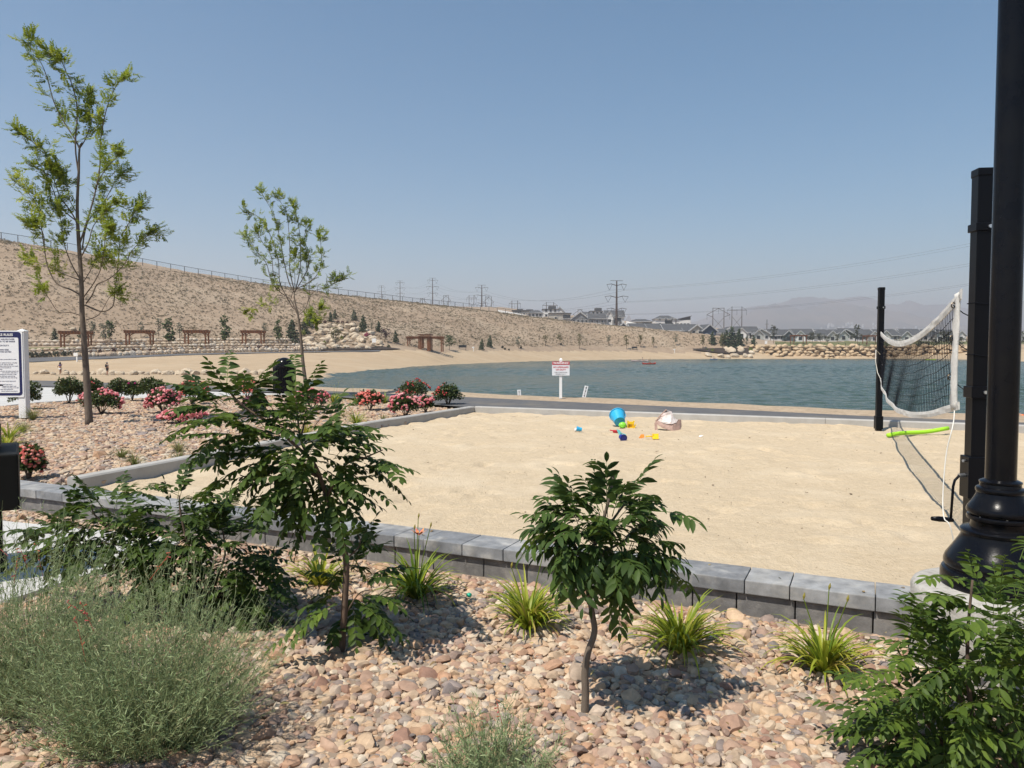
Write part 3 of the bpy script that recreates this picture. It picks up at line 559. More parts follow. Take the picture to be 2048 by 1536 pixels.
mb.box((0, .05, .06), (.12, .012, .12)); mb.box((0, 0, .006), (.12, .1, .012)); mb.box((0, -.05, .10), (.12, .01, .045)); mb.box((.075, -.03, .03), (.012, .07, .10), M=Matrix.Rotation(R(25), 3, 'Y')); mb.build('shell', yellow, t, bevel=.003)
mb = MB(); mb.box((0, -.002, .05), (.07, .012, .05)); mb.build('inner_wall', plastic('ochre', (.45, .27, .01)), t)
t = toy('toy_cup', 'small light blue cup lying alone at the edge of the toys', 1158, 864)
bucket(t, .033, .042, .095, blue_l, TZ((.05, 0, .045)) @ Matrix.Rotation(R(-80), 4, 'Y') @ Matrix.Rotation(R(0), 4, 'Z'), .004, False)
mb = MB(); mb.lathe([(.03, 0), (.036, .012), (.03, .03), (.01, .034)], 16); mb.v = [tuple(Matrix.Rotation(R(-80), 4, 'Y') @ Vector(v)+Vector((-.05, 0, .038))) for v in mb.v]; mb.build('lid', plastic('white', (.75, .72, .70)), t, auto=40)
t = toy('toy_scoop', 'red toy scoop half sunk in the sand below the blue bucket', 1231, 866)
mb = MB(); mb.add([(-.055, -.02, .03), (.05, -.03, .035), (.04, .04, .05), (-.05, .05, .05), (-.03, -.01, -.01), (.03, -.01, -.01), (.025, .03, .0), (-.025, .03, 0)], [(0, 1, 5, 4), (1, 2, 6, 5), (2, 3, 7, 6), (3, 0, 4, 7), (4, 5, 6, 7)]); mb.build('blade', red_p, t, bevel=0); mb = MB(); mb.tube([(-.05, .02, .04), (-.10, .03, .05)], .009, 8); mb.build('handle', red_p, t)
t = toy('toy_shovel', 'pale teal toy shovel stuck at a slant in the sand', 1240, 870)
mb = MB(); mb.add([(-.06, .02, .10), (.0, .0, .085), (.035, -.02, .0), (-.02, -.02, .0), (-.055, .035, .09), (.005, .015, .075), (.04, -.005, -.01), (-.015, -.005, -.01)], [(0, 3, 2, 1), (4, 5, 6, 7), (0, 1, 5, 4), (1, 2, 6, 5), (2, 3, 7, 6), (3, 0, 4, 7)]); mb.build('blade', teal_p, t); mb = MB(); mb.tube([(.0, -.02, .05), (.06, -.04, .02), (.10, -.05, .005)], .008, 8); mb.build('handle', teal_p, t)
t = toy('toy_bucket', 'small dark blue toy bucket lying on its side on the sand', 1244, 881)
bucket(t, .042, .058, .10, navy, TZ((-.01, .05, .058)) @ Matrix.Rotation(R(100), 4, 'X') @ Matrix.Rotation(R(20), 4, 'Y'), .005)
t = toy('toy_shovel', 'bright yellow toy shovel with a square blade lying on the sand', 1300, 879)
mb = MB(); mb.box((.09, -.02, .05), (.10, .012, .09), M=Matrix.Rotation(R(-28), 3, 'X')); mb.box((.045, .0, .055), (.012, .05, .09)); mb.box((.135, .0, .055), (.012, .05, .09)); mb.box((.09, .02, .09), (.10, .05, .01)); mb.build('blade', yellow, t, bevel=.004)
mb = MB(); mb.tube([(.05, .0, .05), (-.03, .01, .055), (-.07, .02, .045)], .011, 8); mb.build('handle', yellow, t, smooth=True)
t = toy('toy_rake', 'orange toy rake head resting at the handle of the yellow shovel', 1285, 876)
mb = MB(); mb.add([(-.06, -.02, .0), (.03, -.02, .0), (.03, .03, .06), (-.02, .03, .06), (-.06, .03, .0), (.03, .05, .0)], [(0, 1, 2, 3), (0, 3, 4), (1, 5, 2), (4, 3, 2, 5), (0, 4, 5, 1)]); mb.build('head', orange_p, t); mb = MB(); [mb.box((-.05+.02*k, -.03, .008), (.008, .03, .016)) for k in range(4)]; mb.build('tine', orange_p, t)
# crumpled bag
t = thing('crumpled_bag', 'crumpled white and pink brown bag slumped open on the sand behind the toys', 'bag', G(1335, 860, 0))
bagw, bagb = mat('bag_white', (.72, .68, .65), .55, (.60, .50, .47), 7, bump=.8, bscale=14, bdist=.03, col3=(.50, .36, .32), scale3=6), mat('bag_brown', (.40, .27, .22), .6, (.34, .22, .18), 8, bump=.8, bscale=14, bdist=.03)
def crump(name, ring, top, m, seed, wob=.02):
    mb = MB(); n = len(ring); rows = 7; vs = []
    for j in range(rows):
        s = j/(rows-1)
        for i, p in enumerate(ring):
            q = Vector(p).lerp(Vector(top[i % len(top)]), s); d = mnoise.noise(Vector((q.x*9+seed, q.y*9, q.z*9)))*wob*(1 if 0 < j < rows else .3); vs.append(q+Vector((d, d*.8, d*.6)))
    mb.add(vs, [(j*n+i, j*n+(i+1) % n, (j+1)*n+(i+1) % n, (j+1)*n+i) for j in range(rows-1) for i in range(n)]); o = mb.build(name, m, t); sol = o.modifiers.new('thick', 'SOLIDIFY'); sol.thickness = .006; return o
crump('lower_body', [(-.24, .0, .13), (-.12, -.14, .05), (.06, -.20, .0), (.2, -.12, .0), (.27, .02, .06), (.15, .15, .05), (-.1, .15, .08)], [(-.22, .02, .19), (-.10, -.10, .15), (.06, -.14, .12), (.16, -.06, .15), (.25, .03, .19), (.14, .12, .18), (-.08, .12, .2)], bagb, 2, .03)
crump('upper_body', [(-.20, .0, .17), (-.10, -.11, .14), (.05, -.15, .13), (.15, -.08, .15), (.20, .02, .19), (.12, .11, .17), (-.08, .11, .19)], [(-.06, .0, .33), (-.02, -.03, .35), (.01, -.03, .36), (.04, -.01, .35), (.06, .01, .33), (.02, .03, .37), (-.02, .02, .385)], bagw, 5, .05)
mb = MB(); mb.add([(-.25, -.02, .14), (-.21, -.06, .13), (-.20, -.1, .0), (-.25, -.05, .0)], [(0, 1, 2, 3)]); mb.tube([(-.21, .0, .18), (-.12, .0, .29), (-.02, .0, .385)], .012, 6); mb.build('folded_edge', bagb, t)
t = toy('paper_scrap', 'tiny white paper scrap on the sand right of the bag', 1402, 874, False)
mb = MB(); mb.add([(-.04, 0, .01), (.0, -.02, .012), (.045, .0, .025), (.01, .025, .03), (-.01, 0, .03)], [(0, 1, 4), (1, 2, 4), (2, 3, 4), (3, 0, 4), (0, 3, 2, 1)]); mb.build('sheet', plastic('white', (.75, .72, .70)), t)
p = G(938, 1196, -.1); t = thing('plastic_ball', 'small teal plastic piece lying on the front gravel', 'litter', (p.x, p.y, -.10))
v, f = lump(2, 9, .3); me = mesh_np('shell', v*np.array([.017, .017, .015])+np.array([0, 0, .02]), f, smooth=True); me.materials.append(plastic('jade', (.02, .45, .28))); link('shell', me, t)
# ---- lettering helper
def text(s, size, loc, m, parent, align='CENTER', rx=PI/2, rz=0, ry=0, name='lettering', ext=.001, bold=.0, sx=1.0):
    c = bpy.data.curves.new(name, 'FONT'); c.body = s; c.size = size; c.align_x = align; c.align_y = 'CENTER'; c.extrude = ext; c.offset = bold*size
    o = bpy.data.objects.new(name, c); COL.objects.link(o); o.parent = parent; o.location = loc; o.rotation_euler = (rx, ry, rz); o.scale = (sx, 1, 1); c.materials.append(m); return o
ink = mat('black_print', (.015, .015, .018), .5); redp = mat('red_print', (.50, .015, .035), .45); navyp = mat('navy_print', (.012, .016, .085), .45); whitep = mat('white_print', (.82, .82, .82), .5); board_w = mat('sign_white', (.78, .785, .80), .4)
# ---- lifeguard warning sign
p = G(1121.5, 797, .11); s = p.y/F
t = thing('warning_sign', 'white post with a red and white lifeguard warning board by the lake', 'sign', p, 0)
mb = MB(); mb.box((0, .05, 38.5*s), (5.4*s, 5.4*s, 77*s)); mb.build('post', white_p, t, bevel=.004)
mb = MB(); mb.lathe([(4.3*s, 77*s), (4.3*s, 78.5*s), (.2*s, 81*s)], 4); mb.v = [tuple(Matrix.Rotation(PI/4, 3, 'Z') @ Vector(v)+Vector((0, .05, 0))) for v in mb.v]; mb.build('cap', white_p, t)
mb = MB(); mb.box((0, 0, 60*s), (35*s, .02, 28*s)); bd = mb.build('board', board_w, t, bevel=.003)
mb = MB(); mb.box((0, -.013, 70.8*s), (34.4*s, .006, 6.4*s)); mb.build('header', redp, bd)
text('WARNING!', 5.6*s, (0, -.018, 70.8*s), whitep, bd, bold=.03, sx=1.06)
text('NO LIFEGUARD', 4.4*s, (0, -.012, 62.6*s), redp, bd, bold=.025, sx=1.0); text('ON DUTY', 4.4*s, (0, -.012, 57.6*s), redp, bd, bold=.025, sx=1.0)
text('SWIM AT YOUR OWN RISK', 2.1*s, (0, -.012, 52.3*s), ink, bd, bold=.01, sx=1.0); text('EMERGENCY CALL 911', 2.1*s, (0, -.012, 48.9*s), ink, bd, bold=.01, sx=1.0)
# ---- water depth gauges
def gauge(label, px, pyb, w, h, lean, marks, Y):
    b0 = P(px, pyb, Y); s = Y/F; t = thing('depth_gauge', label, 'depth gauge', b0); t.rotation_euler = (0, lean, 0)
    mb = MB(); mb.box((0, 0, (h-60)/2*s), (w*s, .03, (h+60)*s)); pl = mb.build('board', board_w, t, bevel=.002)
    for z, ch in marks: text(ch, 5.2*s, (0, -.019, z*s), ink, pl, bold=.03)
    for z, ch in marks: mb = MB(); mb.box((0, -.018, (z-4.2)*s), (2.6*s, .006, .7*s)); mb.build('tick_mark', ink, pl)
gauge('short upright white depth gauge with black figures in the water', 1039, 795, 7.0, 15.5, R(-4), [(11.5, '5'), (3.2, '4')], 25.5)
gauge('tilted white depth gauge with black figures right of the warning sign', 1167, 798, 7.2, 27, R(13), [(23, '8'), (15, '7'), (7, '6')], 26.5)
# ---- dark bag on the shore
p = G(796, 784, .0); t = thing('beach_bag', 'dark purple cloth bag sitting at the water edge behind the roses', 'bag', p)
purple = mat('purple_cloth', (.022, .017, .045), .8, bump=.4, bscale=30); mb = MB(); n = 9; vs = []
for j, (dy, tk) in enumerate(((-.07, 0), (.07, 0))):
    for i in range(n): u = i/(n-1)*2-1; vs += [(u*.13, dy, -.05), (u*.125, dy*.5, .085+.035*abs(u)**1.5)]
k = 2*n; fs = [(2*i, 2*i+2, 2*i+3, 2*i+1) for i in range(n-1)]+[(k+2*i+1, k+2*i+3, k+2*i+2, k+2*i) for i in range(n-1)]+[(2*i+1, 2*i+3, k+2*i+3, k+2*i+1) for i in range(n-1)]+[(0, 1, k+1, k), (2*n-2, k+2*n-2, k+2*n-1, 2*n-1)]
mb.add(vs, fs); mb.build('body', purple, t, smooth=False); mb = MB(); mb.tube([(-.12, 0, .10), (-.05, .0, .055), (.05, 0, .055), (.12, 0, .10)], .009, 6); mb.build('strap', mat('grey_strap', (.12, .11, .13), .7), t, smooth=True)
# ---- rules sign
p = G(46, 836, .07); s = p.y/F; t = thing('rules_sign', 'tall white lake rules board with dark blue border on a white post', 'sign', p)
mb = MB(); mb.box((-.0, .06, 86*s), (14.5*s, 14.5*s, 172*s)); mb.build('post', white_p, t, bevel=.006)
mb = MB(); mb.lathe([(11*s, 172*s), (11*s, 174.5*s), (.3*s, 178.5*s)], 4); mb.v = [tuple(Matrix.Rotation(PI/4, 3, 'Z') @ Vector(v)+Vector((0, .06, 0))) for v in mb.v]; mb.build('cap', white_p, t)
bx = lambda px: (px-46)*s; bz = lambda py: (836-py)*s
def rrect(x0, x1, z0, z1, r, y0, y1, nm, m, par):
    mb = MB(); pts = []
    for cx_, cz_, a0 in ((x1-r, z1-r, 0), (x0+r, z1-r, 90), (x0+r, z0+r, 180), (x1-r, z0+r, 270)): pts += [(cx_+r*math.cos(R(a0+k*15)), cz_+r*math.sin(R(a0+k*15))) for k in range(7)]
    n = len(pts); mb.add([(x, y0, z) for x, z in pts]+[(x, y1, z) for x, z in pts], [tuple(range(n)), tuple(range(2*n-1, n-1, -1))]+[(i, n+i, n+(i+1) % n, (i+1) % n) for i in range(n)]); return mb.build(nm, m, par)
bd = rrect(bx(-130), bx(51), bz(794), bz(661), 2*s, -.03, .0, 'board', board_w, t)
rrect(bx(-127), bx(48.5), bz(790.5), bz(663.5), 6*s, -.034, -.029, 'border', navyp, bd)
rrect(bx(-121), bx(43.5), bz(785.5), bz(675), 3*s, -.038, -.033, 'panel', board_w, bd)
text('LAKE RULES', 6.6*s, (bx(33), -.039, bz(669.6)), whitep, bd, 'RIGHT', bold=.02, sx=1.02)
for s_, px, py in (('OPEN TO THE WILDFLOWER', 36, 678.5), ('WRISTBANDS NEED TO BE INSIDE', 37, 683), ('NO LIFEGUARD ON DUTY.', 25.5, 691), ('SWIM WITH A PARTNER', 2, 695.5), ('SWIM AT YOUR OWN RISK.', 25, 699.5), ('CHILDREN IN THE GATED', 29, 703.5)):
    text(s_, 4.2*s, (bx(px), -.039, bz(py)), navyp, bd, 'RIGHT', bold=.015)
for s_, px, py in (('a disease transmissible by water', 39, 718.3), ('open epidermal tissue, including', 40, 725.3), ('may not swim in the lake', 32, 728.6), ('illness within the last two weeks', 42, 731.8), ('with a communicable or', 28, 735), ('in the lake', 10, 738.3), ('who are not toilet trained, and', 42, 741.8), ('and urination shall wear a', 40, 745), ('waterproof swimwear. Swim', 38, 748.3), ('pants shall have waist and leg', 35, 751.8), ('contact with the waist or leg', 39, 755), ('play areas except supervised', 36, 761.8), ('restrooms and not at', 29, 768.5), ('changed the diaper must', 37, 771.8), ('before returning to the lake', 42, 775), ('clean and waterproof', 30, 778.3), ('shower before returning to', 39, 781.8)):
    text(s_, 2.9*s, (bx(px), -.039, bz(py)), mat('grey_print', (.05, .055, .11), .5), bd, 'RIGHT')
# ---- pedestal box at the lower left edge
p = G(2, 1142, -.09); t = thing('pedestal_grill', 'black metal box on a black post, cut off at the edge by the pavement', 'pedestal grill', p, R(33)); s = p.y/F
mb = MB(); mb.box((-.02, 0, .28), (.075, .075, .56)); mb.build('post', black2, t, bevel=.006)
mb = MB(); mb.box((-.02, 0, .05), (.12, .12, .16)); mb.build('base', black2, t, bevel=.01)
fire = mat('soot_black_steel', (.010, .0095, .008), .6, spec=.15); X1 = 36*s
mb = MB(); mb.box((X1-.36, .02, 194*s), (.72, .80, 108*s)); fb = mb.build('firebox', fire, t, bevel=.012)
mb = MB(); mb.box((6*s-.3, .0, 273*s), (.6, .5, 42*s)); mb.build('hood', fire, t, bevel=.01)
mb = MB(); mb.box((6*s-.2, .0, 322*s), (.4, .05, 62*s)); mb.build('upright', fire, t, bevel=.004)
mb = MB(); mb.tube([(-.2, 0, 376*s), (5*s, 0, 377*s), (13.5*s, 0, 376*s)], [.012, .010, .002], 8); mb.build('handle', fire, t)
# ---- round litter bin
p = Vector((-7.62, 25.1, .06)); t = thing('litter_bin', 'black round litter bin with a domed lid at the walkway corner', 'litter bin', p)
mb = MB(); r_ = .36
for k in range(30): a = 2*PI*k/30; mb.box((r_*math.cos(a), r_*math.sin(a), .44), (.028, .05, .82), rz=a)
mb.lathe([(.33, .05), (.33, .84), (.30, .85)], 40); mb.build('body', black2, t)
mb = MB(); mb.lathe([(.375, .85), (.385, .87), (.385, .90), (.37, .915), (.28, .915)], 40); mb.build('rim', black, t, auto=40)
mb = MB(); mb.lathe([(.285, .90)]+[(.285*math.cos(a), .93+.26*math.sin(a)) for a in np.linspace(0, PI/2-.02, 12)], 40); mb.build('lid', black, t, auto=50)
# ================================================================== PLANTS
def leaf_t(w=.42, fold=.10, droop=.10, seg=4):
    """leaflet along +x, length 1; a folded, drooping blade"""
    v, f = [], []
    for i in range(seg+1):
        s = i/seg; hw = w/2*math.sin(PI*min(1, s*.93+.05))**.75*(1 if 0 < i < seg else .12); z = -droop*s*s
        v += [(s, -hw, z+fold*hw*2), (s, 0, z), (s, hw, z+fold*hw*2)]
    for i in range(seg):
        a, b_ = i*3, i*3+3
        for k in (0, 1): f += [(a+k, b_+k, b_+k+1), (a+k, b_+k+1, a+k+1)]
    return np.array(v), np.array(f)
LEAFLET, LANCE, FINE = leaf_t(.50, .16, .16), leaf_t(.36, .2, .3), leaf_t(.42, .1, .1, 2)
ROD = (np.array([(s, .5*math.cos(a), .5*math.sin(a)) for s in (0, 1) for a in (0, 2.094, 4.189)]), np.array([(0, 1, 4), (0, 4, 3), (1, 2, 5), (1, 5, 4), (2, 0, 3), (2, 3, 5)]))
class Fol:
    """collects leaflets (T, D, U, length) and stalk rods"""
    def __init__(s): s.T, s.D, s.U, s.L, s.t, s.r = [], [], [], [], [], []
    def leaf(s, p, d, u, l, t): s.T.append(p); s.D.append(d); s.U.append(u); s.L.append(l); s.t.append(t)
    def rod(s, a, b_, w): s.r.append((a, b_, w))
    def frond(s, p0, p1, n, ll, sag, tint, spread=62, up=Vector((0, 0, 1)), width=.0035, end=True, start=.18, vary=.18):
        """pinnate leaf from p0 to p1 with n pairs"""
        p0, p1 = Vector(p0), Vector(p1); ch = p1-p0; Ln = ch.length; bow = Vector((0, 0, sag*Ln)); pts = []
        for i in range(n+2): s_ = i/(n+1); pts.append(p0+ch*s_+bow*4*s_*(1-s_))
        for i in range(n+1): s.rod(pts[i], pts[i+1], width*(1-.6*i/n))
        hor = ch.cross(up); hor = hor.normalized() if hor.length > 1e-5 else Vector((1, 0, 0))
        for i in range(1, n+2):
            s_ = i/(n+1)
            if s_ < start: continue
            tg = (pts[min(i+1, n+1)]-pts[i-1]).normalized(); nm = tg.cross(hor).normalized(); nm = nm if nm.z > 0 else -nm
            size = ll*(.62+.55*math.sin(PI*min(1, .25+s_*.62)))*random.uniform(1-vary, 1+vary); an = R(spread*(1.05-.35*s_))
            for sd in (-1, 1):
                if i == n+1: continue
                d = tg*math.cos(an)+hor*sd*math.sin(an)+nm*random.uniform(-.35, .12)+Vector((random.gauss(0, .10), random.gauss(0, .10), random.gauss(-.06, .1)))
                s.leaf(pts[i], d, nm+hor*sd*random.uniform(-.25, .25), size, tint+random.gauss(0, .12))
            if i == n+1 and end: s.leaf(pts[i], tg, nm, size, tint)
    def build(s, name, m, parent, tmpl, wscale=1):
        if not s.T: return
        L_ = np.array(s.L)[:, None, None]; Rm = frames([x[:] for x in s.D], [x[:] for x in s.U])*L_*np.array([1, wscale, 1])[None, None, :]
        parts = [stamp(tmpl[0], tmpl[1], Rm, np.array([x[:] for x in s.T]), np.clip(np.array(s.t), 0, 1))]
        if s.r:
            A = np.array([a[:] for a, b_, w_ in s.r]); B = np.array([b_[:] for a, b_, w_ in s.r]); W = np.array([w_ for a, b_, w_ in s.r]); D = B-A; ln = np.linalg.norm(D, axis=1)
            Fm = frames(D, np.tile([[.1, .2, 1.]], (len(D), 1)))*np.stack([ln, W, W], -1)[:, None, :]; parts.append(stamp(ROD[0], ROD[1], Fm, A, np.full(len(A), .8)))
        V, Fc, Tt = cat_parts(parts); V = V-npn(origin(parent)); me = mesh_np(name, V, Fc, Tt, smooth=True); me.materials.append(m); return link(name, me, parent)
bark_g = mat('young_bark', (.165, .13, .10), .9, (.105, .082, .064), 14, 6, bump=.5, bscale=50, bdist=.006, stretch=(1, 1, .3))
bark_r = mat('brown_bark', (.15, .10, .07), .9, (.09, .062, .045), 22, 6, bump=.6, bscale=70, bdist=.005, stretch=(1, 1, .35))
locust = mat('locust_leaf', None, .5, ramp=[(.085, .125, .014), (.155, .215, .022), (.23, .29, .03), (.34, .37, .04)], transl=.35, spec=.3)
sumac = mat('compound_leaf', None, .55, ramp=[(.026, .048, .010), (.043, .077, .013), (.068, .112, .018), (.115, .172, .024), (.16, .21, .036)], transl=.25, spec=.22)
rough_leaf = mat('dark_compound_leaf', None, .55, ramp=[(.026, .05, .014), (.043, .078, .018), (.062, .105, .022), (.095, .155, .025), (.14, .23, .03)], transl=.24, spec=.2)
def spline(pts, k=4):
    out = []
    for i in range(len(pts)-1):
        p0, p1, p2, p3 = pts[max(i-1, 0)], pts[i], pts[i+1], pts[min(i+2, len(pts)-1)]
        for j in range(k):
            s = j/k; out.append(.5*((2*p1)+(p2-p0)*s+(2*p0-5*p1+4*p2-p3)*s*s+(3*p1-p0-3*p2+p3)*s**3))
    return out+[pts[-1]]
def skeleton(base_Y, pts, dy, d0=0.0):
    """pixel polyline -> world curve whose depth drifts by dy metres along its length"""
    n = len(pts); return spline([P(x, y, base_Y+d0+dy*(i/max(n-1, 1))**1.2) for i, (x, y) in enumerate(pts)])
def locust_tree(label, Y, trunk, limbs, r0, seed, zb, dens=1.0, yellow=()):
    random.seed(seed); base = G(trunk[0][0], trunk[0][1], zb); Y = base.y; t = thing('honey_locust_tree', label, 'tree', base, 0, 'young honey locust trees in the gravel bed')
    mb = MB(); tp = skeleton(Y, trunk, 0); tp[0] = Vector(base)-Vector((0, 0, .1)); n = len(tp)
    mb.tube(tp, [r0*(1-.84*(i/(n-1))**.9)*(1.25 if i == 0 else 1) for i in range(n)], 12); fl = Fol(); tot = 0
    tk = mb.build('trunk', bark_g, t, world=True, smooth=True)
    for li, (pts, start) in enumerate(limbs):
        tcx = trunk[-1][0]; pts = [pts[0]]+[(tcx+(x-tcx)*.95, y+(12 if y < pts[0][1]-60 else 4)) for x, y in pts[1:]]
        dy = random.uniform(-.8, .8); lp = skeleton(Y, pts, dy); L_ = sum((lp[i+1]-lp[i]).length for i in range(len(lp)-1)); n = len(lp); ra = r0*min(.27, .10+.05*L_)
        b2 = MB(); b2.tube(lp, [max(.006, ra*(1-.85*i/(n-1))) for i in range(n)], 7); b2.build('limb', bark_g, t, world=True, smooth=True)
        yl = .28 if li in yellow else 0; acc = 0; step = .20/dens
        for i in range(n-1):
            seg = (lp[i+1]-lp[i]); sl = seg.length; d = seg.normalized(); k0 = acc
            acc += sl
            if acc/L_ < start: continue
            for j in range(max(1, int(sl/step+random.random()))):
                if random.random() < .08: continue
                p = lp[i]+seg*random.random(); a = random.uniform(0, 2*PI); o = d.orthogonal().normalized(); o = Quaternion(d, a) @ o
                td = (d*.75+o*random.uniform(.4, 1.0)+Vector((0, 0, .15))).normalized(); tl = random.uniform(.12, .40)*(.75 if acc/L_ > .8 else .9)
                q = p
                for m_ in range(max(2, int(tl/.06))):
                    q2 = q+td*.06; fl.rod(q, q2, .007); td = (td+Vector((random.gauss(0, .12), random.gauss(0, .12), random.gauss(.03, .1)))).normalized(); q = q2
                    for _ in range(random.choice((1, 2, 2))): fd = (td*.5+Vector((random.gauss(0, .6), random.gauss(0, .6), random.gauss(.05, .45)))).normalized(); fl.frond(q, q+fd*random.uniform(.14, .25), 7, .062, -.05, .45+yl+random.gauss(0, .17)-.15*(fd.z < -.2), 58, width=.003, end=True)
        tip = lp[-1]; d = (lp[-1]-lp[-3]).normalized()
        for j in range(10): fd = (d+Vector((random.gauss(0, .45), random.gauss(0, .45), random.gauss(0, .4)))).normalized(); fl.frond(tip-d*.3*random.random(), tip-d*.08+fd*random.uniform(.14, .22), 8, .060, -.05, .5+yl+random.gauss(0, .15), 55, width=.003)
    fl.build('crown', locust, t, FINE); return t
T1_trunk = [(178.5, 846), (175, 790), (171.5, 730), (168, 680), (164, 620), (162.5, 558), (157, 477), (154.5, 412), (157.5, 345), (159, 297), (165, 285)]
T1 = [([(159, 297), (149, 274), (125, 230), (105, 192), (91, 145), (78, 114), (62, 92), (47, 72)], .15), ([(159, 297), (168, 280), (176, 263), (184, 230), (184.5, 200), (178, 172)], .3), ([(157, 345), (150, 280), (154, 206), (142, 155), (130, 130), (118, 108), (96, 91)], .25),
      ([(158, 490), (169, 456), (181, 410), (190, 379), (201, 328), (203, 270), (213, 216), (223, 186), (236, 160), (253, 138)], .3), ([(190, 379), (203, 350), (222, 318), (244, 296)], .3), ([(164, 500), (176, 440), (208, 395), (234, 351), (246, 335)], .35), ([(157, 460), (149, 433), (132, 408), (118, 382), (98, 328), (85, 290), (65, 276), (38, 252)], .3), ([(150, 440), (118, 409), (100, 360), (88, 335), (60, 318)], .35),
      ([(164, 632), (140, 621), (115, 620), (97, 597), (80, 562)], .8), ([(160, 590), (142, 576), (110, 562), (92, 530), (86, 494), (78, 440), (73, 409), (60, 385), (24, 345)], .45), ([(88, 500), (84, 470), (74, 450), (54, 436)], .4), ([(160, 560), (128, 545), (90, 528), (45, 512)], .4), ([(170, 610), (205, 619), (225, 612), (231, 600), (233, 575), (237, 545), (241, 500), (242, 473), (222, 445), (206, 410)], .5), ([(242, 473), (264, 440), (275, 420), (284, 402)], .25),
      ([(172, 607), (185, 587), (196, 565), (222, 545), (250, 520), (271, 487), (295, 465), (312, 452)], .45), ([(163, 600), (190, 560), (205, 520), (212, 470), (221, 440)], .45), ([(161, 560), (140, 520), (125, 470), (120, 430), (108, 402)], .4), ([(159, 520), (178, 480), (188, 440), (215, 410), (238, 392)], .4), ([(163, 570), (180, 540), (195, 505), (215, 500)], .45), ([(157, 430), (140, 400), (132, 370), (122, 352)], .4), ([(172, 640), (200, 625), (222, 590), (240, 580)], .75)]
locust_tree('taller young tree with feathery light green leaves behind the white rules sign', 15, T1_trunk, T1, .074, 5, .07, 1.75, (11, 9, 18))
T2_trunk = [(614, 796), (611, 765), (606, 725), (601, 668), (596, 630), (590, 604), (588, 585)]
T2 = [([(596, 632), (582, 597), (560, 581), (541, 553), (530, 515), (511, 493), (498, 472), (486, 456)], .3), ([(592, 618), (585, 611), (570, 585), (557.6, 559), (555, 510), (541, 466), (525, 433), (507, 418), (487, 410)], .3), ([(589, 585), (577, 559), (567, 510), (560, 474), (549, 427), (533, 395), (514, 366)], .3), ([(588, 580), (579.5, 537), (579.5, 493), (577, 449), (571, 411), (549, 378)], .3), ([(590, 585), (601, 531), (601, 471), (596, 430), (585, 392)], .3), ([(592, 580), (615, 537), (619, 496), (609, 463), (622, 434)], .35), ([(593, 578), (620, 560), (637, 545), (645, 515), (645, 482), (640, 455)], .35),
      ([(599, 629), (612, 613), (619, 592), (620.5, 559), (617, 530), (612, 500)], .4), ([(618, 598), (631, 578), (659, 570), (672, 563), (690, 551)], .4), ([(588, 613), (570, 610), (549, 607), (508, 608), (487, 618)], .35), ([(600, 640), (606, 628), (629, 627), (645, 609)], .3), ([(601, 650), (612, 640), (625, 632), (634, 640)], .3), ([(582, 597), (590, 560), (588, 520), (592, 490)], .4), ([(560, 581), (545, 545), (540, 500), (520, 470), (508, 446)], .4)]
locust_tree('shorter young tree with feathery leaves behind the black domed bin', 22, T2_trunk, T2, .07, 9, .06, 1.25, (9,))
# ---- foreground shrubs with big pinnate leaves
def shrub(name, label, cat, base, stems, leaves, blobs, m, tmpl, ll, pairs, width, tint, seed, bark, Yb, ry=.35, wscale=1, flen=(.24, .38), spread=66):
    random.seed(seed); t = thing(name, label, cat, base); fl = Fol()
    for i, (pts, r0, r1, dy) in enumerate(stems):
        sp = skeleton(Yb, pts, dy); n = len(sp); mb = MB(); mb.tube(sp, [r0+(r1-r0)*j/(n-1) for j in range(n)], 9)
        mb.build('trunk' if i == 0 else 'limb', bark, t, world=True, smooth=True)
    for (a, b_, dya, dyb, tn) in leaves:
        p0, p1 = P(a[0], a[1], Yb+dya), P(b_[0], b_[1], Yb+dyb); L_ = (p1-p0).length; n = max(5, int(L_/.027*(.042/ll)**.8)) if pairs is None else pairs
        fl.frond(p0, p1, n, ll, .07, tint+tn, spread, width=width)
    for (cx_, cy_, rx, ry_, num, seedv) in blobs:
        rr = random.Random(seedv)
        for k in range(num):
            a = rr.uniform(0, 2*PI); q = math.sqrt(rr.random()); px, py = cx_+rx*q*math.cos(a)*.75, cy_+ry_*q*math.sin(a)*.75; dy = rr.uniform(-ry, ry)
            p0 = P(px, py, Yb+dy*.5); out = Vector((math.cos(a)*.8*(.4+q), dy/ry*.7, -math.sin(a)*.6*(.3+q)+rr.uniform(-.55, .2))).normalized(); L_ = rr.uniform(*flen); n = max(5, int(L_/.027*(.042/ll)**.8)) if pairs is None else pairs
            fl.frond(p0, p0+out*L_, n, ll*rr.uniform(.8, 1.1), rr.uniform(.02, .12), tint+rr.gauss(-.06, .12), spread, width=width)
    fl.build('crown', m, t, tmpl, wscale); return t
J = lambda: random.uniform(-.18, .18)
random.seed(21)
def LV(lst, dep=.25): return [((a, b_), (c, d), random.uniform(-dep, dep), random.uniform(-dep*1.3, dep*1.3), random.gauss(.05, .10)) for a, b_, c, d in lst]
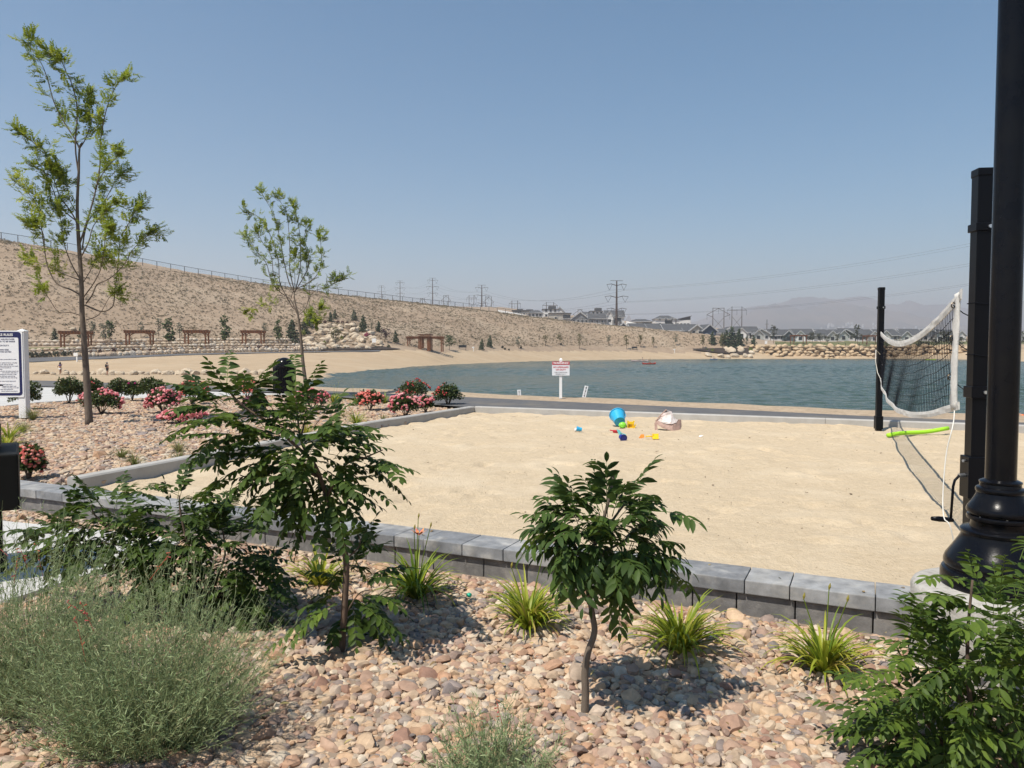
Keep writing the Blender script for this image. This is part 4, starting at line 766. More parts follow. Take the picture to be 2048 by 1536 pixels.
P1 = LV([(453, 775, 461, 703), (591, 775, 590, 708), (607, 806, 643, 727), (433, 809, 371, 800), (421, 817, 341, 823), (490, 874, 338, 879), (441, 841, 350, 850), (542, 874, 452, 879), (474, 918, 380, 927), (470, 958, 391, 1008), (510, 773, 470, 762), (558, 769, 514, 766), (615, 857, 682, 861), (688, 870, 750, 860), (704, 894, 774, 897), (728, 926, 815, 1000), (663, 926, 726, 977), (675, 991, 718, 1020), (542, 966, 537, 1041), (583, 983, 578, 1048), (619, 999, 610, 1064), (611, 1031, 590, 1114), (526, 983, 500, 1037), (688, 1088, 762, 1097), (696, 1083, 713, 1054), (680, 1184, 622, 1218), (675, 1209, 541, 1298), (704, 1184, 713, 1295), (736, 1200, 762, 1295), (688, 1144, 734, 1140), (460, 790, 410, 760), (470, 800, 455, 770), (480, 830, 420, 850), (520, 850, 470, 900), (640, 880, 600, 960), (690, 920, 690, 990), (560, 900, 500, 960), (590, 850, 560, 790), (600, 830, 640, 790), (630, 870, 670, 830), (700, 1110, 740, 1170), (690, 1130, 655, 1190), (700, 1230, 660, 1290), (740, 920, 800, 960), (650, 960, 640, 1030), (480, 870, 420, 905), (560, 800, 530, 750)])
shrub('small_locust_tree', 'leaning dark green shrub tree with pinnate leaves rising tallest before the sand court', 'tree', G(683, 1302, -.12), [([(683, 1310), (690, 1200), (692, 1120), (680, 1070), (665, 1030), (650, 985)], .019, .012, .0), ([(650, 985), (630, 930), (590, 890), (545, 850), (490, 815), (460, 785), (453, 770)], .011, .004, -.1), ([(640, 950), (605, 890), (595, 830), (591, 770)], .009, .003, .1), ([(655, 990), (690, 930), (730, 915), (765, 900)], .008, .003, -.1), ([(640, 955), (570, 930), (520, 960), (480, 950)], .008, .003, .1), ([(690, 1120), (720, 1090), (712, 1060)], .005, .002, 0), ([(685, 1240), (715, 1190), (740, 1180)], .005, .002, 0), ([(600, 880), (610, 840), (612, 805)], .006, .003, .15)],
      P1, [(585, 905, 120, 95, 80, 3), (650, 960, 95, 70, 40, 4), (470, 840, 75, 55, 26, 5), (700, 1180, 45, 90, 26, 6)], sumac, LEAFLET, .055, None, .0042, .32, 31, bark_r, 4.0, .3, flen=(.18, .33))
P2 = LV([(195, 1003, 140, 985), (232, 1003, 266, 969), (124, 1074, 65, 1056), (137, 1095, 0, 1153), (124, 1080, 40, 1096), (348, 983, 305, 969), (356, 991, 285, 976), (356, 1016, 243, 1021), (360, 983, 374, 949), (435, 1037, 393, 1048), (440, 1037, 469, 998), (414, 1074, 350, 1061), (426, 1099, 376, 1158), (356, 1074, 309, 1100), (497, 1074, 531, 1056), (497, 1107, 552, 1133), (517, 1148, 585, 1191), (489, 1148, 501, 1266), (455, 1132, 455, 1200), (414, 1132, 431, 1191), (327, 1107, 327, 1174), (290, 1099, 264, 1108), (170, 1020, 110, 1040), (300, 1020, 240, 1060), (480, 1180, 520, 1230), (250, 1060, 200, 1110), (200, 1040, 150, 1070), (380, 1010, 420, 985), (220, 1010, 180, 975)])
shrub('small_locust_shrub', 'wide low dark green shrub with pinnate leaves between the wispy bush and the wall', 'shrub', G(420, 1238, -.12), [([(420, 1245), (415, 1180), (380, 1100), (362, 1030), (358, 990)], .012, .004, .0), ([(415, 1200), (300, 1100), (200, 1040), (182, 1010)], .01, .003, -.1), ([(418, 1190), (450, 1110), (440, 1040)], .009, .003, .1), ([(420, 1210), (480, 1150), (510, 1140)], .008, .003, .1), ([(300, 1100), (200, 1085), (130, 1080)], .007, .003, -.2)],
      P2, [(435, 1115, 120, 95, 105, 13), (230, 1060, 110, 60, 60, 14), (140, 1075, 80, 50, 34, 17), (300, 1130, 110, 60, 44, 18), (350, 1040, 90, 60, 50, 15), (480, 1190, 70, 70, 40, 16)], sumac, LEAFLET, .052, None, .004, .28, 41, bark_r, 4.45, .35, flen=(.16, .30))
P3 = LV([(1220, 985, 1190, 921), (1262, 993, 1308, 920), (1319, 1023, 1396, 1046), (1122, 1016, 1080, 992), (1111, 1061, 1042, 1100), (1141, 1069, 1110, 1141), (1202, 1107, 1196, 1165), (1210, 1107, 1240, 1145), (1239, 1144, 1239, 1266), (1224, 1167, 1260, 1225), (1285, 1122, 1391, 1187), (1300, 1091, 1355, 1086), (1292, 1106, 1313, 1138), (1171, 1001, 1140, 1003), (1130, 1122, 1138, 1207), (1171, 1080, 1205, 1068), (1262, 1000, 1312, 1000), (1250, 1010, 1316, 1012), (1280, 1030, 1322, 1060), (1270, 1080, 1330, 1115), (1150, 1040, 1090, 1050), (1150, 1020, 1080, 1018), (1180, 1120, 1150, 1165), (1250, 1100, 1290, 1175), (1215, 1010, 1180, 990), (1225, 1000, 1250, 970)], .18)
P3[15] = P3[15][:4]+(.5,); P3[4] = P3[4][:4]+(.35,)
shrub('sapling', 'small lone sapling with a bent bare trunk and drooping serrated leaves', 'tree', G(1168, 1436, -.13), [([(1168, 1445), (1171, 1390), (1170, 1345), (1176, 1305), (1189, 1265), (1184, 1225), (1176, 1180), (1173, 1145), (1180, 1110), (1200, 1060), (1215, 1010), (1225, 965), (1227, 946)], .0185, .005, .0), ([(1176, 1130), (1205, 1105), (1250, 1080), (1300, 1030)], .008, .003, -.1), ([(1175, 1140), (1150, 1090), (1120, 1040)], .007, .003, .08), ([(1190, 1090), (1240, 1020), (1262, 995)], .007, .003, .1), ([(1180, 1120), (1230, 1130), (1270, 1120)], .006, .003, -.12)],
      P3, [(1215, 1075, 85, 70, 62, 23), (1160, 1060, 60, 55, 24, 24), (1270, 1075, 55, 60, 26, 25), (1220, 1120, 65, 50, 28, 26)], rough_leaf, LANCE, .068, None, .0038, .34, 51, bark_g, 3.27, .26, flen=(.13, .24), spread=58)
P4 = LV([(1946, 1150, 1937, 1103), (1930, 1170, 1846, 1160), (1926, 1198, 1875, 1222), (1905, 1244, 1830, 1266), (1847, 1298, 1755, 1280), (1835, 1347, 1702, 1369), (1806, 1376, 1730, 1420), (1806, 1451, 1689, 1459), (1806, 1488, 1713, 1524), (1970, 1165, 2060, 1148), (1990, 1190, 2070, 1165), (1960, 1240, 2040, 1230), (1930, 1260, 1990, 1300), (1900, 1320, 1850, 1400), (1880, 1400, 1800, 1430), (1960, 1330, 2040, 1350), (2000, 1290, 2090, 1300), (1950, 1400, 2050, 1430), (1900, 1450, 1840, 1530), (1990, 1450, 2070, 1500), (1860, 1340, 1790, 1330), (1880, 1270, 1850, 1240), (1940, 1480, 1960, 1560), (2010, 1230, 2080, 1210), (2040, 1120, 2075, 1085), (1830, 1500, 1760, 1560), (1900, 1230, 1870, 1200), (1980, 1380, 1900, 1400), (1920, 1340, 1840, 1310)], .25)
shrub('locust_shrub', 'large leafy green shrub crowding the base of the lamp post and its footing', 'shrub', P(1975, 1640, 2.75), [([(1975, 1650), (1960, 1540), (1940, 1400), (1935, 1280), (1945, 1160)], .014, .004, .0), ([(1970, 1600), (1880, 1480), (1830, 1420), (1780, 1400)], .010, .003, -.1), ([(1965, 1560), (2010, 1400), (2020, 1250)], .010, .003, .1), ([(1950, 1450), (1890, 1350), (1850, 1310)], .008, .003, .05)],
      P4, [(1985, 1350, 110, 150, 84, 33), (1900, 1420, 120, 110, 60, 34), (2020, 1250, 80, 90, 42, 35), (1850, 1480, 110, 60, 34, 36), (2000, 1480, 90, 80, 44, 37)], sumac, leaf_t(.38, .16, .16), .052, None, .004, .50, 61, bark_r, 2.85, .4, flen=(.18, .34), spread=60)
# ---- wispy grey green bushes
wispy = mat('wispy_leaf', None, .7, ramp=[(.10, .145, .065), (.155, .21, .095), (.22, .285, .135), (.33, .385, .205), (.27, .24, .13)], transl=.25, spec=.25)
flowerm = mat('coral_flower', None, .6, ramp=[(.50, .13, .05), (.45, .05, .09), (.55, .20, .09)], transl=.2)
BLADE = (np.array([(0, -.5, 0), (0, .5, 0), (.5, .42, .02), (.5, -.42, .02), (1, 0, -.05)]), np.array([(0, 1, 2), (0, 2, 3), (3, 2, 4)]))
def wisp(label, base, rx, h, nst, seed, fl_n=4, lean=0):
    random.seed(seed); t = thing('wispy_bush', label, 'bush', base, 0, 'wispy grey green bushes in the front gravel'); f = Fol(); b0 = Vector(base)
    for k in range(nst):
        a = random.uniform(0, 2*PI); q = math.sqrt(random.random()); sp = b0+Vector((rx*.62*q*math.cos(a), rx*.55*q*math.sin(a), 0)); hh = h*random.uniform(.45, 1.0)*(1-.42*q*q)
        d = Vector((math.cos(a)*q*.8+lean*.3+random.gauss(0, .2), math.sin(a)*q*.75+random.gauss(0, .2), 1.1-.45*q+random.gauss(0, .12))).normalized(); p = sp; n = 11
        for i in range(n):
            p2 = p+d*(hh/n); f.rod(p, p2, .0024*(1-.6*i/n)); d = (d+Vector((random.gauss(0, .09), random.gauss(0, .09), random.gauss(.02, .07)))).normalized()
            for _ in range(2 if i < n-2 else 3):
                ld = (d*random.uniform(.15, 1.1)+Vector((random.gauss(0, .6), random.gauss(0, .6), random.gauss(.1, .35)))).normalized(); f.leaf(p.lerp(p2, random.random()), ld, Vector((random.gauss(0, 1), random.gauss(0, 1), 1.2)), random.uniform(.022, .045)*(1 if i < 8 else .7), .42+random.gauss(0, .2)+(.5 if random.random() < .03 else 0))
            p = p2
    f.build('foliage', wispy, t, BLADE, .115)
    for k in range(fl_n):
        mb = MB(); a = random.uniform(0, 2*PI); q = random.random()**.5; s = b0+Vector((rx*.8*q*math.cos(a), rx*.6*q*math.sin(a), h*random.uniform(.55, .85)*(1-.3*q))); e = s+Vector((random.gauss(0, .05), random.gauss(0, .04), random.uniform(.08, .20))); mb.tint = .8
        for j in range(5): c = s.lerp(e, .35+.65*j/4); o = Vector((random.gauss(0, 1), random.gauss(0, 1), random.gauss(.2, .5))).normalized(); mb.tint = random.random(); mb.tube([c, c+o*.008, c+o*.016], [.0010, .002, .003], 5)
        mb.tube([s, e], .0012, 3); mb.build('flower_spike', flowerm, t, world=True)
wisp('big wispy grey green bush filling the lower front, largest of its kind', G(300, 1482, -.12), .34, .90, 980, 71, 4)
wisp('wispy grey green bush cut off by the photo edge below the black post', G(42, 1400, -.12), .40, .98, 820, 72, 4)
wisp('small sparse wispy bush at the bottom edge near the sapling', P(985, 1590, 2.72), .24, .40, 230, 73, 1)
# ---- strap leaved lilies and grasses
strap = mat('lily_blade', None, .45, ramp=[(.055, .105, .010), (.105, .17, .013), (.19, .25, .020), (.33, .35, .035), (.34, .28, .07)], transl=.3, spec=.35)
grassm = mat('grass_blade', None, .6, ramp=[(.06, .085, .02), (.11, .13, .035), (.17, .18, .06), (.25, .22, .10)], transl=.3, spec=.25)
def tuft(name, label, cat, base, rx, h, nb, wd, m, seed, tint=.45, group=None, stalk=0, bloom=0, flat=.5):
    random.seed(seed); t = thing(name, label, cat, base, 0, group); V, Fc, Tt, nn_ = [], [], [], 0; seg = 6
    for k in range(nb):
        a = random.uniform(0, 2*PI); u = Vector((math.cos(a), math.sin(a), 0)); sd = Vector((-u.y, u.x, 0)); L_ = math.hypot(rx, h)*random.uniform(.65, 1.15); el = R(random.uniform(38, 86)); p = u*random.uniform(0, .035)+Vector((0, 0, -.01)); w_ = wd*random.uniform(.7, 1.2); tn = tint+random.gauss(0, .18); bend = random.uniform(.16, .50)*flat*2
        rows = []
        for i in range(seg+1):
            s_ = i/seg; ww = w_*(1-s_**2.2)*.5+.0006; n_ = u*(-math.sin(el))+Vector((0, 0, math.cos(el))); rows.append((p-sd*ww, p+n_*ww*-.35, p+sd*ww))
            p = p+(u*math.cos(el)+Vector((0, 0, math.sin(el))))*(L_/seg); el -= bend*(.45+s_*1.0)
        for r_ in rows: V += [x[:] for x in r_]; Tt += [tn]*3
        for i in range(seg):
            for k2 in (0, 1): b_ = nn_+i*3+k2; Fc += [(b_, b_+1, b_+4), (b_, b_+4, b_+3)]
        nn_ += (seg+1)*3
    me = mesh_np('foliage', np.array(V), np.array(Fc), np.clip(Tt, 0, 1), smooth=True); me.materials.append(m); link('foliage', me, t)
    for k in range(stalk):
        a = random.uniform(0, 2*PI); e = Vector((math.cos(a)*rx*.45, math.sin(a)*rx*.4, h*random.uniform(1.25, 1.6))); mb = MB(); mb.tint = .35; mb.tube([(0, 0, 0), e*.5+Vector((0, 0, h*.12)), e], [.004, .0032, .0025], 5); st_ = mb.build('flower_stalk', strap, t)
        if k < bloom:
            mb = MB()
            for j in range(6): an = j*PI/3; o = Vector((math.cos(an), math.sin(an), .75)); s2 = Vector((-math.sin(an), math.cos(an), 0)); mb.tint = .1; mb.add([e, e+o*.03+s2*.012, e+o*.055, e+o*.03-s2*.012], [(0, 1, 2, 3)])
            mb.build('bloom', mat('lily_bloom', (.55, .12, .16), .6, (.60, .30, .05), 40), st_)
        else: mb = MB(); mb.tint = .95; mb.tube([e-Vector((0, 0, .004)), e+Vector((.003, 0, .012)), e+Vector((.006, 0, .03))], [.003, .007, .002], 6); mb.build('bud', strap, st_)
    return t
LG = 'strap leaved lilies in the front gravel'
for i, (px, py, w_, h_, lab, tn, stk, blm, nb) in enumerate([(640, 1172, .21, .26, 'yellow green lily clump half hidden behind the leaning shrub tree', .64, 0, 0, 90), (832, 1196, .22, .33, 'green lily clump with one pink open flower before the cap stones', .38, 4, 1, 130), (1056, 1256, .22, .29, 'yellow green lily clump left of the bent sapling trunk', .58, 2, 0, 140), (1362, 1303, .26, .27, 'bright lily clump right of the sapling, between two other clumps', .6, 1, 0, 150), (1648, 1345, .24, .27, 'yellowing lily clump with tall bud stalks close to the concrete footing', .62, 3, 0, 120)]):
    tuft('lily_clump', lab, 'lily', G(px, py, -.125), w_, h_, nb, .020, strap, 80+i, tn, LG, stk, blm)
BG = 'grass and lily clumps in the back gravel bed'
for i, (nm, px, py, w_, h_, nb, wd, tn, lab, stk) in enumerate([
    ('grass_clump', 66, 840, .26, .30, 130, .006, .45, 'fine grass clump right at the foot of the rules sign post', 0), ('grass_clump', 46, 864, .22, .24, 110, .006, .5, 'low grass clump in front of the rules sign', 0), ('lily_clump', 18, 884, .34, .34, 70, .018, .5, 'broad bladed clump behind the black metal box', 0), ('lily_clump', 12, 898, .24, .2, 50, .018, .75, 'yellow clump just above the black metal box', 0),
    ('grass_clump', 243, 914, .20, .09, 90, .006, .4, 'flat grass clump, upper of two near the left concrete edging', 0), ('grass_clump', 268, 930, .22, .09, 90, .006, .4, 'flat grass clump, lower of two near the left concrete edging', 0), ('grass_clump', 357, 902, .18, .18, 100, .005, .6, 'straw coloured grass clump touching the leaning shrub tree', 0), ('grass_clump', 357, 922, .20, .12, 80, .005, .55, 'small grass clump against the concrete edging', 0),
    ('lily_clump', 668, 808, .30, .36, 70, .022, .55, 'upright yellow green clump right of the hidden pink rose', 2), ('lily_clump', 714, 810, .28, .30, 60, .02, .35, 'dark clump with thin tall seed stalks by the path', 4), ('lily_clump', 769, 806, .26, .28, 50, .02, .5, 'clump between two roses at the edge of the path', 1), ('lily_clump', 713, 850, .30, .32, 64, .018, .5, 'bright clump alone in the middle of the gravel near the edging', 0), ('grass_clump', 766, 838, .12, .14, 70, .005, .75, 'tiny dry grass clump near the far roses', 0), ('lily_clump', 612, 872, .26, .2, 54, .018, .8, 'yellow orange clump behind the concrete edging', 0), ('grass_clump', 686, 832, .12, .1, 50, .005, .7, 'tiny pale dry tuft left of the bright clump', 0)]):
    tuft(nm, lab, 'grass' if nm[0] == 'g' else 'lily', G(px, py, .06), w_, h_, nb, wd, strap if nm[0] == 'l' else grassm, 120+i, tn, BG, stk)
# ---- rose bushes
rosel = mat('rose_leaf', None, .4, ramp=[(.018, .034, .010), (.034, .058, .015), (.058, .085, .02), (.10, .115, .028), (.11, .06, .025)], transl=.2, spec=.4)
pinks = {'pink': mat('pink_petal', None, .6, ramp=[(.46, .08, .10), (.62, .16, .18), (.70, .27, .28), (.78, .44, .42)], transl=.2), 'coral': mat('coral_petal', None, .6, ramp=[(.58, .09, .07), (.68, .18, .14), (.74, .32, .26)], transl=.2), 'red': mat('red_petal', None, .6, ramp=[(.34, .025, .025), (.48, .05, .05), (.55, .12, .10)], transl=.2), 'magenta': mat('magenta_petal', None, .6, ramp=[(.30, .01, .10), (.40, .02, .15)], transl=.2)}
ROSEL = leaf_t(.62, .15, .12, 2)
pet_v, pet_f = lump(1, 4, .35, 2.2)
def rose(label, px, py, wpx, hpx, kind, nbl, nlv, seed, zb=.05, dark=0):
    r_ = random.Random(seed); g = np.random.default_rng(seed); base = G(px, py-4, zb); s = base.y/F; rx, h = wpx*s/2*1.08, hpx*s*1.12; ry = rx*.9; t = thing('rose_bush', label, 'rose bush', base, 0, 'rose bushes in the back gravel bed')
    mb = MB()
    for k in range(9):
        a = r_.uniform(0, 2*PI); e = Vector((math.cos(a)*rx*.7, math.sin(a)*ry*.7, h*r_.uniform(.5, .85))); mb.tube([(0, 0, -.03), e*.45+Vector((0, 0, h*.12)), e], [.011, .007, .004], 5)
    mb.build('stem', bark_r, t); f = Fol(); n = int(nlv*2.0); cl = [(r_.gauss(0, .45)*rx, r_.gauss(0, .45)*ry, h*r_.uniform(.25, .95)) for _ in range(26)]
    for k in range(n):
        a = r_.uniform(0, 2*PI); cz = r_.uniform(-.55, 1); q = r_.random()**.4; cr_ = math.sqrt(max(0, 1-cz*cz)); bmp = .82+.3*mnoise.noise(Vector((math.cos(a)*cr_*2+seed, math.sin(a)*cr_*2, cz*2)))
        p = Vector((rx*math.cos(a)*cr_*q*bmp, ry*math.sin(a)*cr_*q*bmp, h*(.5+.5*cz*q*bmp)))
        if p.z < .02: continue
        d = (Vector((p.x/rx, p.y/ry, (p.z/h-.4)))+Vector((r_.gauss(0, .7), r_.gauss(0, .7), r_.gauss(0, .6)))).normalized(); f.leaf(Vector(base)+p, d, Vector((r_.gauss(0, .7), r_.gauss(0, .7), 1)), r_.uniform(.045, .08), .42-dark+r_.gauss(0, .2))
    f.build('foliage', rosel, t, ROSEL)
    if nbl:
        T, S, tt = [], [], []; cc = [(r_.uniform(0, 2*PI), r_.uniform(-.25, .95)) for _ in range(max(3, nbl//7))]
        for k in range(nbl):
            a, cz = cc[k % len(cc)]; a += r_.gauss(0, .28); cz = min(.98, cz+r_.gauss(0, .16)); cr_ = math.sqrt(max(0, 1-cz*cz)); bmp = .90+.25*mnoise.noise(Vector((math.cos(a)*cr_*2+seed, math.sin(a)*cr_*2, cz*2)))
            T.append((rx*math.cos(a)*cr_*bmp, ry*math.sin(a)*cr_*bmp, h*(.5+.5*cz*bmp))); S.append(r_.uniform(.022, .042)*(1.0 if kind != 'red' else .75)*(.6 if base.y < 10 else 1)); tt.append(r_.random())
        V, Fc, Tt = stamp(pet_v, pet_f, rot_rand(len(T), .7)*np.array(S)[:, None, None]*np.array([1, 1, .75]), np.array(T), np.array(tt)); me = mesh_np('blossom', V, Fc, Tt); me.materials.append(pinks[kind]); link('blossom', me, t)
    return t
for a in [('pink rose bush in full bloom just right of the taller tree trunk', 203, 832, 82, 46, 'pink', 170, 900, 1), ('deep pink rounded rose bush above and behind the low spreading one', 327, 830, 68, 46, 'pink', 200, 800, 2), ('low spreading pink rose bush in front of the deep pink one', 364, 850, 92, 28, 'pink', 170, 600, 3), ('coral rose bush with much green against the pale walkway', 384, 812, 58, 48, 'coral', 75, 900, 4), ('coral topped rose bush beside the walkway, half hidden by the leaning shrub tree', 494, 800, 46, 34, 'coral', 60, 500, 5), ('dark rose bush with few pink flowers behind the leaning shrub tree', 509, 834, 52, 36, 'pink', 46, 700, 6, .05, .15), ('pink rose bush partly behind the leaning tree shoots', 624, 822, 66, 38, 'pink', 105, 700, 7), ('round coral pink rose bush between two clumps by the path', 740, 824, 56, 38, 'coral', 120, 800, 8), ('wide pink rose bush with green front nearest the far corner of the edging', 811, 837, 66, 42, 'pink', 130, 900, 9), ('small pink rose bush tucked right of the wide pink one', 851, 828, 34, 32, 'pink', 75, 400, 10), ('sparse red budded rose bush standing behind the wide pink one', 827, 808, 64, 42, 'red', 60, 800, 11), ('dark green rose bush with scattered red buds last before the path corner', 896, 815, 58, 40, 'red', 32, 900, 12, .05, .1), ('red and pink rose bush close beside the black metal box', 58, 962, 58, 64, 'coral', 150, 900, 13),
          ('dark green rose bush behind the rules sign, no flowers', 50, 822, 66, 56, None, 0, 1100, 14), ('dense green rose bush left of the taller tree trunk, no flowers', 138, 810, 60, 50, None, 0, 1300, 15), ('green rose bush directly behind the taller tree trunk', 186, 806, 46, 44, 'red', 6, 900, 16), ('green rose bush behind the pink one, with one tall shoot', 238, 806, 48, 44, None, 0, 1000, 17), ('green rose bush bearing a single magenta flower', 265, 806, 34, 40, 'magenta', 2, 600, 18), ('broad green rose bush right of the magenta flower', 301, 806, 60, 46, None, 0, 1300, 19)]: rose(*a)
# ---- dry leaflets and bits blown over the gravel and the cap stones
g = np.random.default_rng(77); k = 420; xs, ys = g.uniform(-4.6, 3.2, k), g.uniform(2.5, 7, k); ok = in_poly(xs, ys, FRONT) | ((ys-(5.19-.475*xs)) > .03) & ((ys-(5.19-.475*xs)) < .33); xs, ys = xs[ok], ys[ok]; on_cap = ys-(5.19-.475*xs) > .02; zs = np.where(on_cap, .103, -.082); k = len(xs)
keep_ = (~on_cap) | (g.uniform(0, 1, k) < .35); xs, ys, zs = xs[keep_], ys[keep_], zs[keep_]; k = len(xs)
V, Fc, Tt = stamp(LEAFLET[0]-np.array([.5, 0, 0]), LEAFLET[1], rot_rand(k, .35)*g.uniform(.02, .045, k)[:, None, None], np.stack([xs, ys, zs], -1), g.uniform(0, 1, k))
me = mesh_np('leaf_litter', V, Fc, Tt); me.materials.append(mat('dry_leaf', None, .8, ramp=[(.12, .075, .035), (.25, .17, .07), (.34, .27, .11), (.10, .11, .03)])); tag(link('leaf_litter', me), kind='stuff')
# ================================================================== FAR SHORE
# ---- sagebrush and stones on the dry hill (nobody could count them)
sage_m = mat('sagebrush', None, .95, ramp=[(.125, .11, .068), (.17, .145, .09), (.20, .18, .12), (.24, .19, .125), (.145, .14, .085)])
def scatter_hill(name, n, pr, size, m, seed, sq=.7, zoff=.2, dens=None):
    g = np.random.default_rng(seed); a = np.radians(g.uniform(-40, 20, n*4)); r = np.sqrt(g.uniform(100**2, 300**2, n*4)); x, y = r*np.sin(a), r*np.cos(a); px = 1024+F*x/y; toe = np.interp(px, *zip(*TOE)); ok = (y > toe+7) & (px < 1500) & (px > -120); x, y, px = x[ok], y[ok], px[ok]; z = terrain(x, y)
    py = 700-(z-EYE)*F/y; rid = np.interp(px, [0, 280, 690, 1000, 1240, 1440], [486, 540, 598, 630, 656, 680]); ok = (py > rid-6) & (z > 2.2); ok &= g.uniform(0, 1, len(x)) < .6+.3*vnoise(x, y, .05, 2); x, y, z = x[ok][:n], y[ok][:n], z[ok][:n]; k = len(x)
    hw = np.clip((z-2.2)/3, 0, 1); z = z+hill_noise(x, y, z)
    s = size*np.exp(g.normal(0, .33, k)); parts = []; which = g.integers(0, len(pr), k); tn = g.uniform(0, 1, k); Rm = rot_rand(k, .15)*s[:, None, None]*np.array([1, 1, sq])
    for j, (tv, tf) in enumerate(pr):
        q = which == j; parts.append(stamp(tv, tf, Rm[q], np.stack([x, y, z+s*zoff], -1)[q], tn[q]))
    V, Fc, Tt = cat_parts(parts); me = mesh_np(name, V, Fc, Tt); me.materials.append(m); return tag(link(name, me), kind='stuff')
def bushy(seed, n=15):
    g = np.random.default_rng(seed); v, f = [], []
    for i in range(n):
        d = g.normal(0, 1, 3); d[2] = abs(d[2]); d /= np.linalg.norm(d); c = d*g.uniform(.45, 1.0); u = g.normal(0, 1, 3); u /= np.linalg.norm(u); w_ = np.cross(u, d); s = g.uniform(.22, .45); k = len(v); v += [c-u*s, c+w_*s*.8, c+u*s, c+d*s]; f += [(k, k+1, k+2), (k, k+1, k+3), (k+1, k+2, k+3)]
    return np.array(v), np.array(f)
BU = [bushy(i) for i in range(5)]
scatter_hill('sagebrush', 19000, BU, .23, sage_m, 31)
scatter_hill('dry_grass', 14000, BU, .17, mat('dry_bunch_grass', None, .95, ramp=[(.20, .15, .09), (.26, .205, .13), (.16, .125, .075), (.30, .24, .16)]), 33)
scatter_hill('hill_stones', 2600, [lump(1, i, .4, 1.2) for i in range(3)], .16, mat('pale_stone', None, .95, ramp=[(.30, .24, .17), (.42, .35, .26), (.36, .28, .2)]), 32)
# ---- chain link fence along the ridge
fpts = [(-60, 474, 158), (0, 487, 165), (75, 497, 170), (140, 509, 175), (210, 524, 181), (280, 541, 186), (360, 554, 193), (450, 571, 200), (520, 580, 207), (600, 589, 215), (690, 601.5, 226), (770, 609.5, 238), (850, 616, 248), (920, 623, 256), (1000, 634, 265), (1060, 642, 272), (1130, 649, 278), (1240, 658, 286)]
fw = []
for px, py, Y in fpts:
    ys_ = np.linspace(Y-14, Y+14, 29); xs_ = (px-1024)/F*ys_; zs_ = land(xs_, ys_); k = int(np.argmax((zs_-EYE)/ys_)); fw.append(Vector((xs_[k], ys_[k], zs_[k])))
fence_m = mat('fence_wire', (.085, .09, .095), .6, metal=.2)
t = thing('chain_link_fence', 'long chain link fence running along the ridge of the dry hill', 'fence', fw[1])
tot = 0; posts = []; nxt = 0
for i in range(len(fw)-1):
    L_ = (fw[i+1]-fw[i]).length
    while nxt <= tot+L_: posts.append(fw[i].lerp(fw[i+1], (nxt-tot)/L_)); nxt += 3.6
    tot += L_
for p in posts[:96]: mb = MB(); mb.tube([p-Vector((0, 0, .3)), p+Vector((0, 0, 1.9))], .085, 6); mb.build('post', fence_m, t, world=True)
mb = MB(); mb.tube([p+Vector((0, 0, 1.86)) for p in posts], .06, 5); mb.build('rail', fence_m, t, world=True)
mb = MB()
for a, b_ in zip(posts[:-1], posts[1:]):
    for k in range(14):
        for sg in (0, 1): p, q = a.lerp(b_, k/14), a.lerp(b_, (k+1)/14); up = Vector((0, 0, 1.85)); mb.add([p+up*(.0 if sg else 1), p+up*(.0 if sg else 1)+(q-p)*.03, q+up*(1 if sg else 0), q+up*(1 if sg else 0)-(q-p)*.03], [(0, 1, 2, 3)])
mb.build('wire_mesh', fence_m, t, world=True)
# ---- cedar pergolas
cedar = mat('cedar_stain', (.185, .068, .024), .7, (.13, .045, .016), 3, 5)
def pergola(label, px, py, Y, w_, d_, h, rz, tiers=False, post_n=2):
    p = drop(px, py, Y-9, Y+14); t = thing('pergola', label, 'pergola', (p.x, p.y, p.z), rz, 'cedar pergolas along the far shore')
    pw = .24; xs = np.linspace(-w_/2+.35, w_/2-.35, post_n)
    for x in xs:
        for y in (-d_/2+.3, d_/2-.3):
            mb = MB(); mb.box((x, y, h/2-.25), (pw, pw, h+.35)); mb.build('post', cedar, t)
            if abs(abs(x)-(w_/2-.35)) < .01 or not tiers:
                s = -1 if x > 0 else 1; mb = MB(); prev = None
                for k in range(5): a = PI/2*k/4; q = Vector((x+s*.85*(1-math.cos(a)), y, h-.85+.85*math.sin(a)-.12)); (mb.beam(prev, q, .12, .14) if prev is not None else None); prev = q
                mb.build('brace', cedar, t)
    for y in (-d_/2+.3, d_/2-.3): mb = MB(); mb.box((0, y, h+.02), (w_, .18, .28)); mb.build('beam', cedar, t)
    mb = MB(); n = int(w_/.45)
    for k in range(n+1): mb.box((-w_/2+.1+(w_-.2)*k/n, 0, h+.245), (.10, d_+.7, .16))
    for k in range(5): mb.box((0, -d_/2+d_*k/4, h+.36), (w_, .07, .07))
    mb.build('rafter', cedar, t); return t
for i, (px, py, Y, w_, lab) in enumerate([(153, 697.5, 124, 4.7, 'cedar pergola seen behind the taller young tree, nearest of the row'), (280, 694, 133, 4.6, 'cedar pergola standing over a picnic table, right of the taller young tree'), (394, 692, 139, 4.3, 'cedar pergola with three yellow green shrubs at its foot'), (507, 691, 145, 4.2, 'cedar pergola just left of the shorter young tree')]): pergola(lab, px, py, Y, w_, 3.2, 2.55, R((20, 15, 10, 6)[i]))
t = pergola('wide cedar pergola with a raised middle tier beside the boulder mound', 851, 700, 168, 8.6, 3, 2.75, R(-4), True, 2)
for x in (-1.3, -.75, .75, 1.3, -1.0, 1.0):
    for y in (-1.4, 1.4): mb = MB(); mb.box((x, y, 1.5), (.22, .22, 3.5)); mb.build('post', cedar, t)
mb = MB()
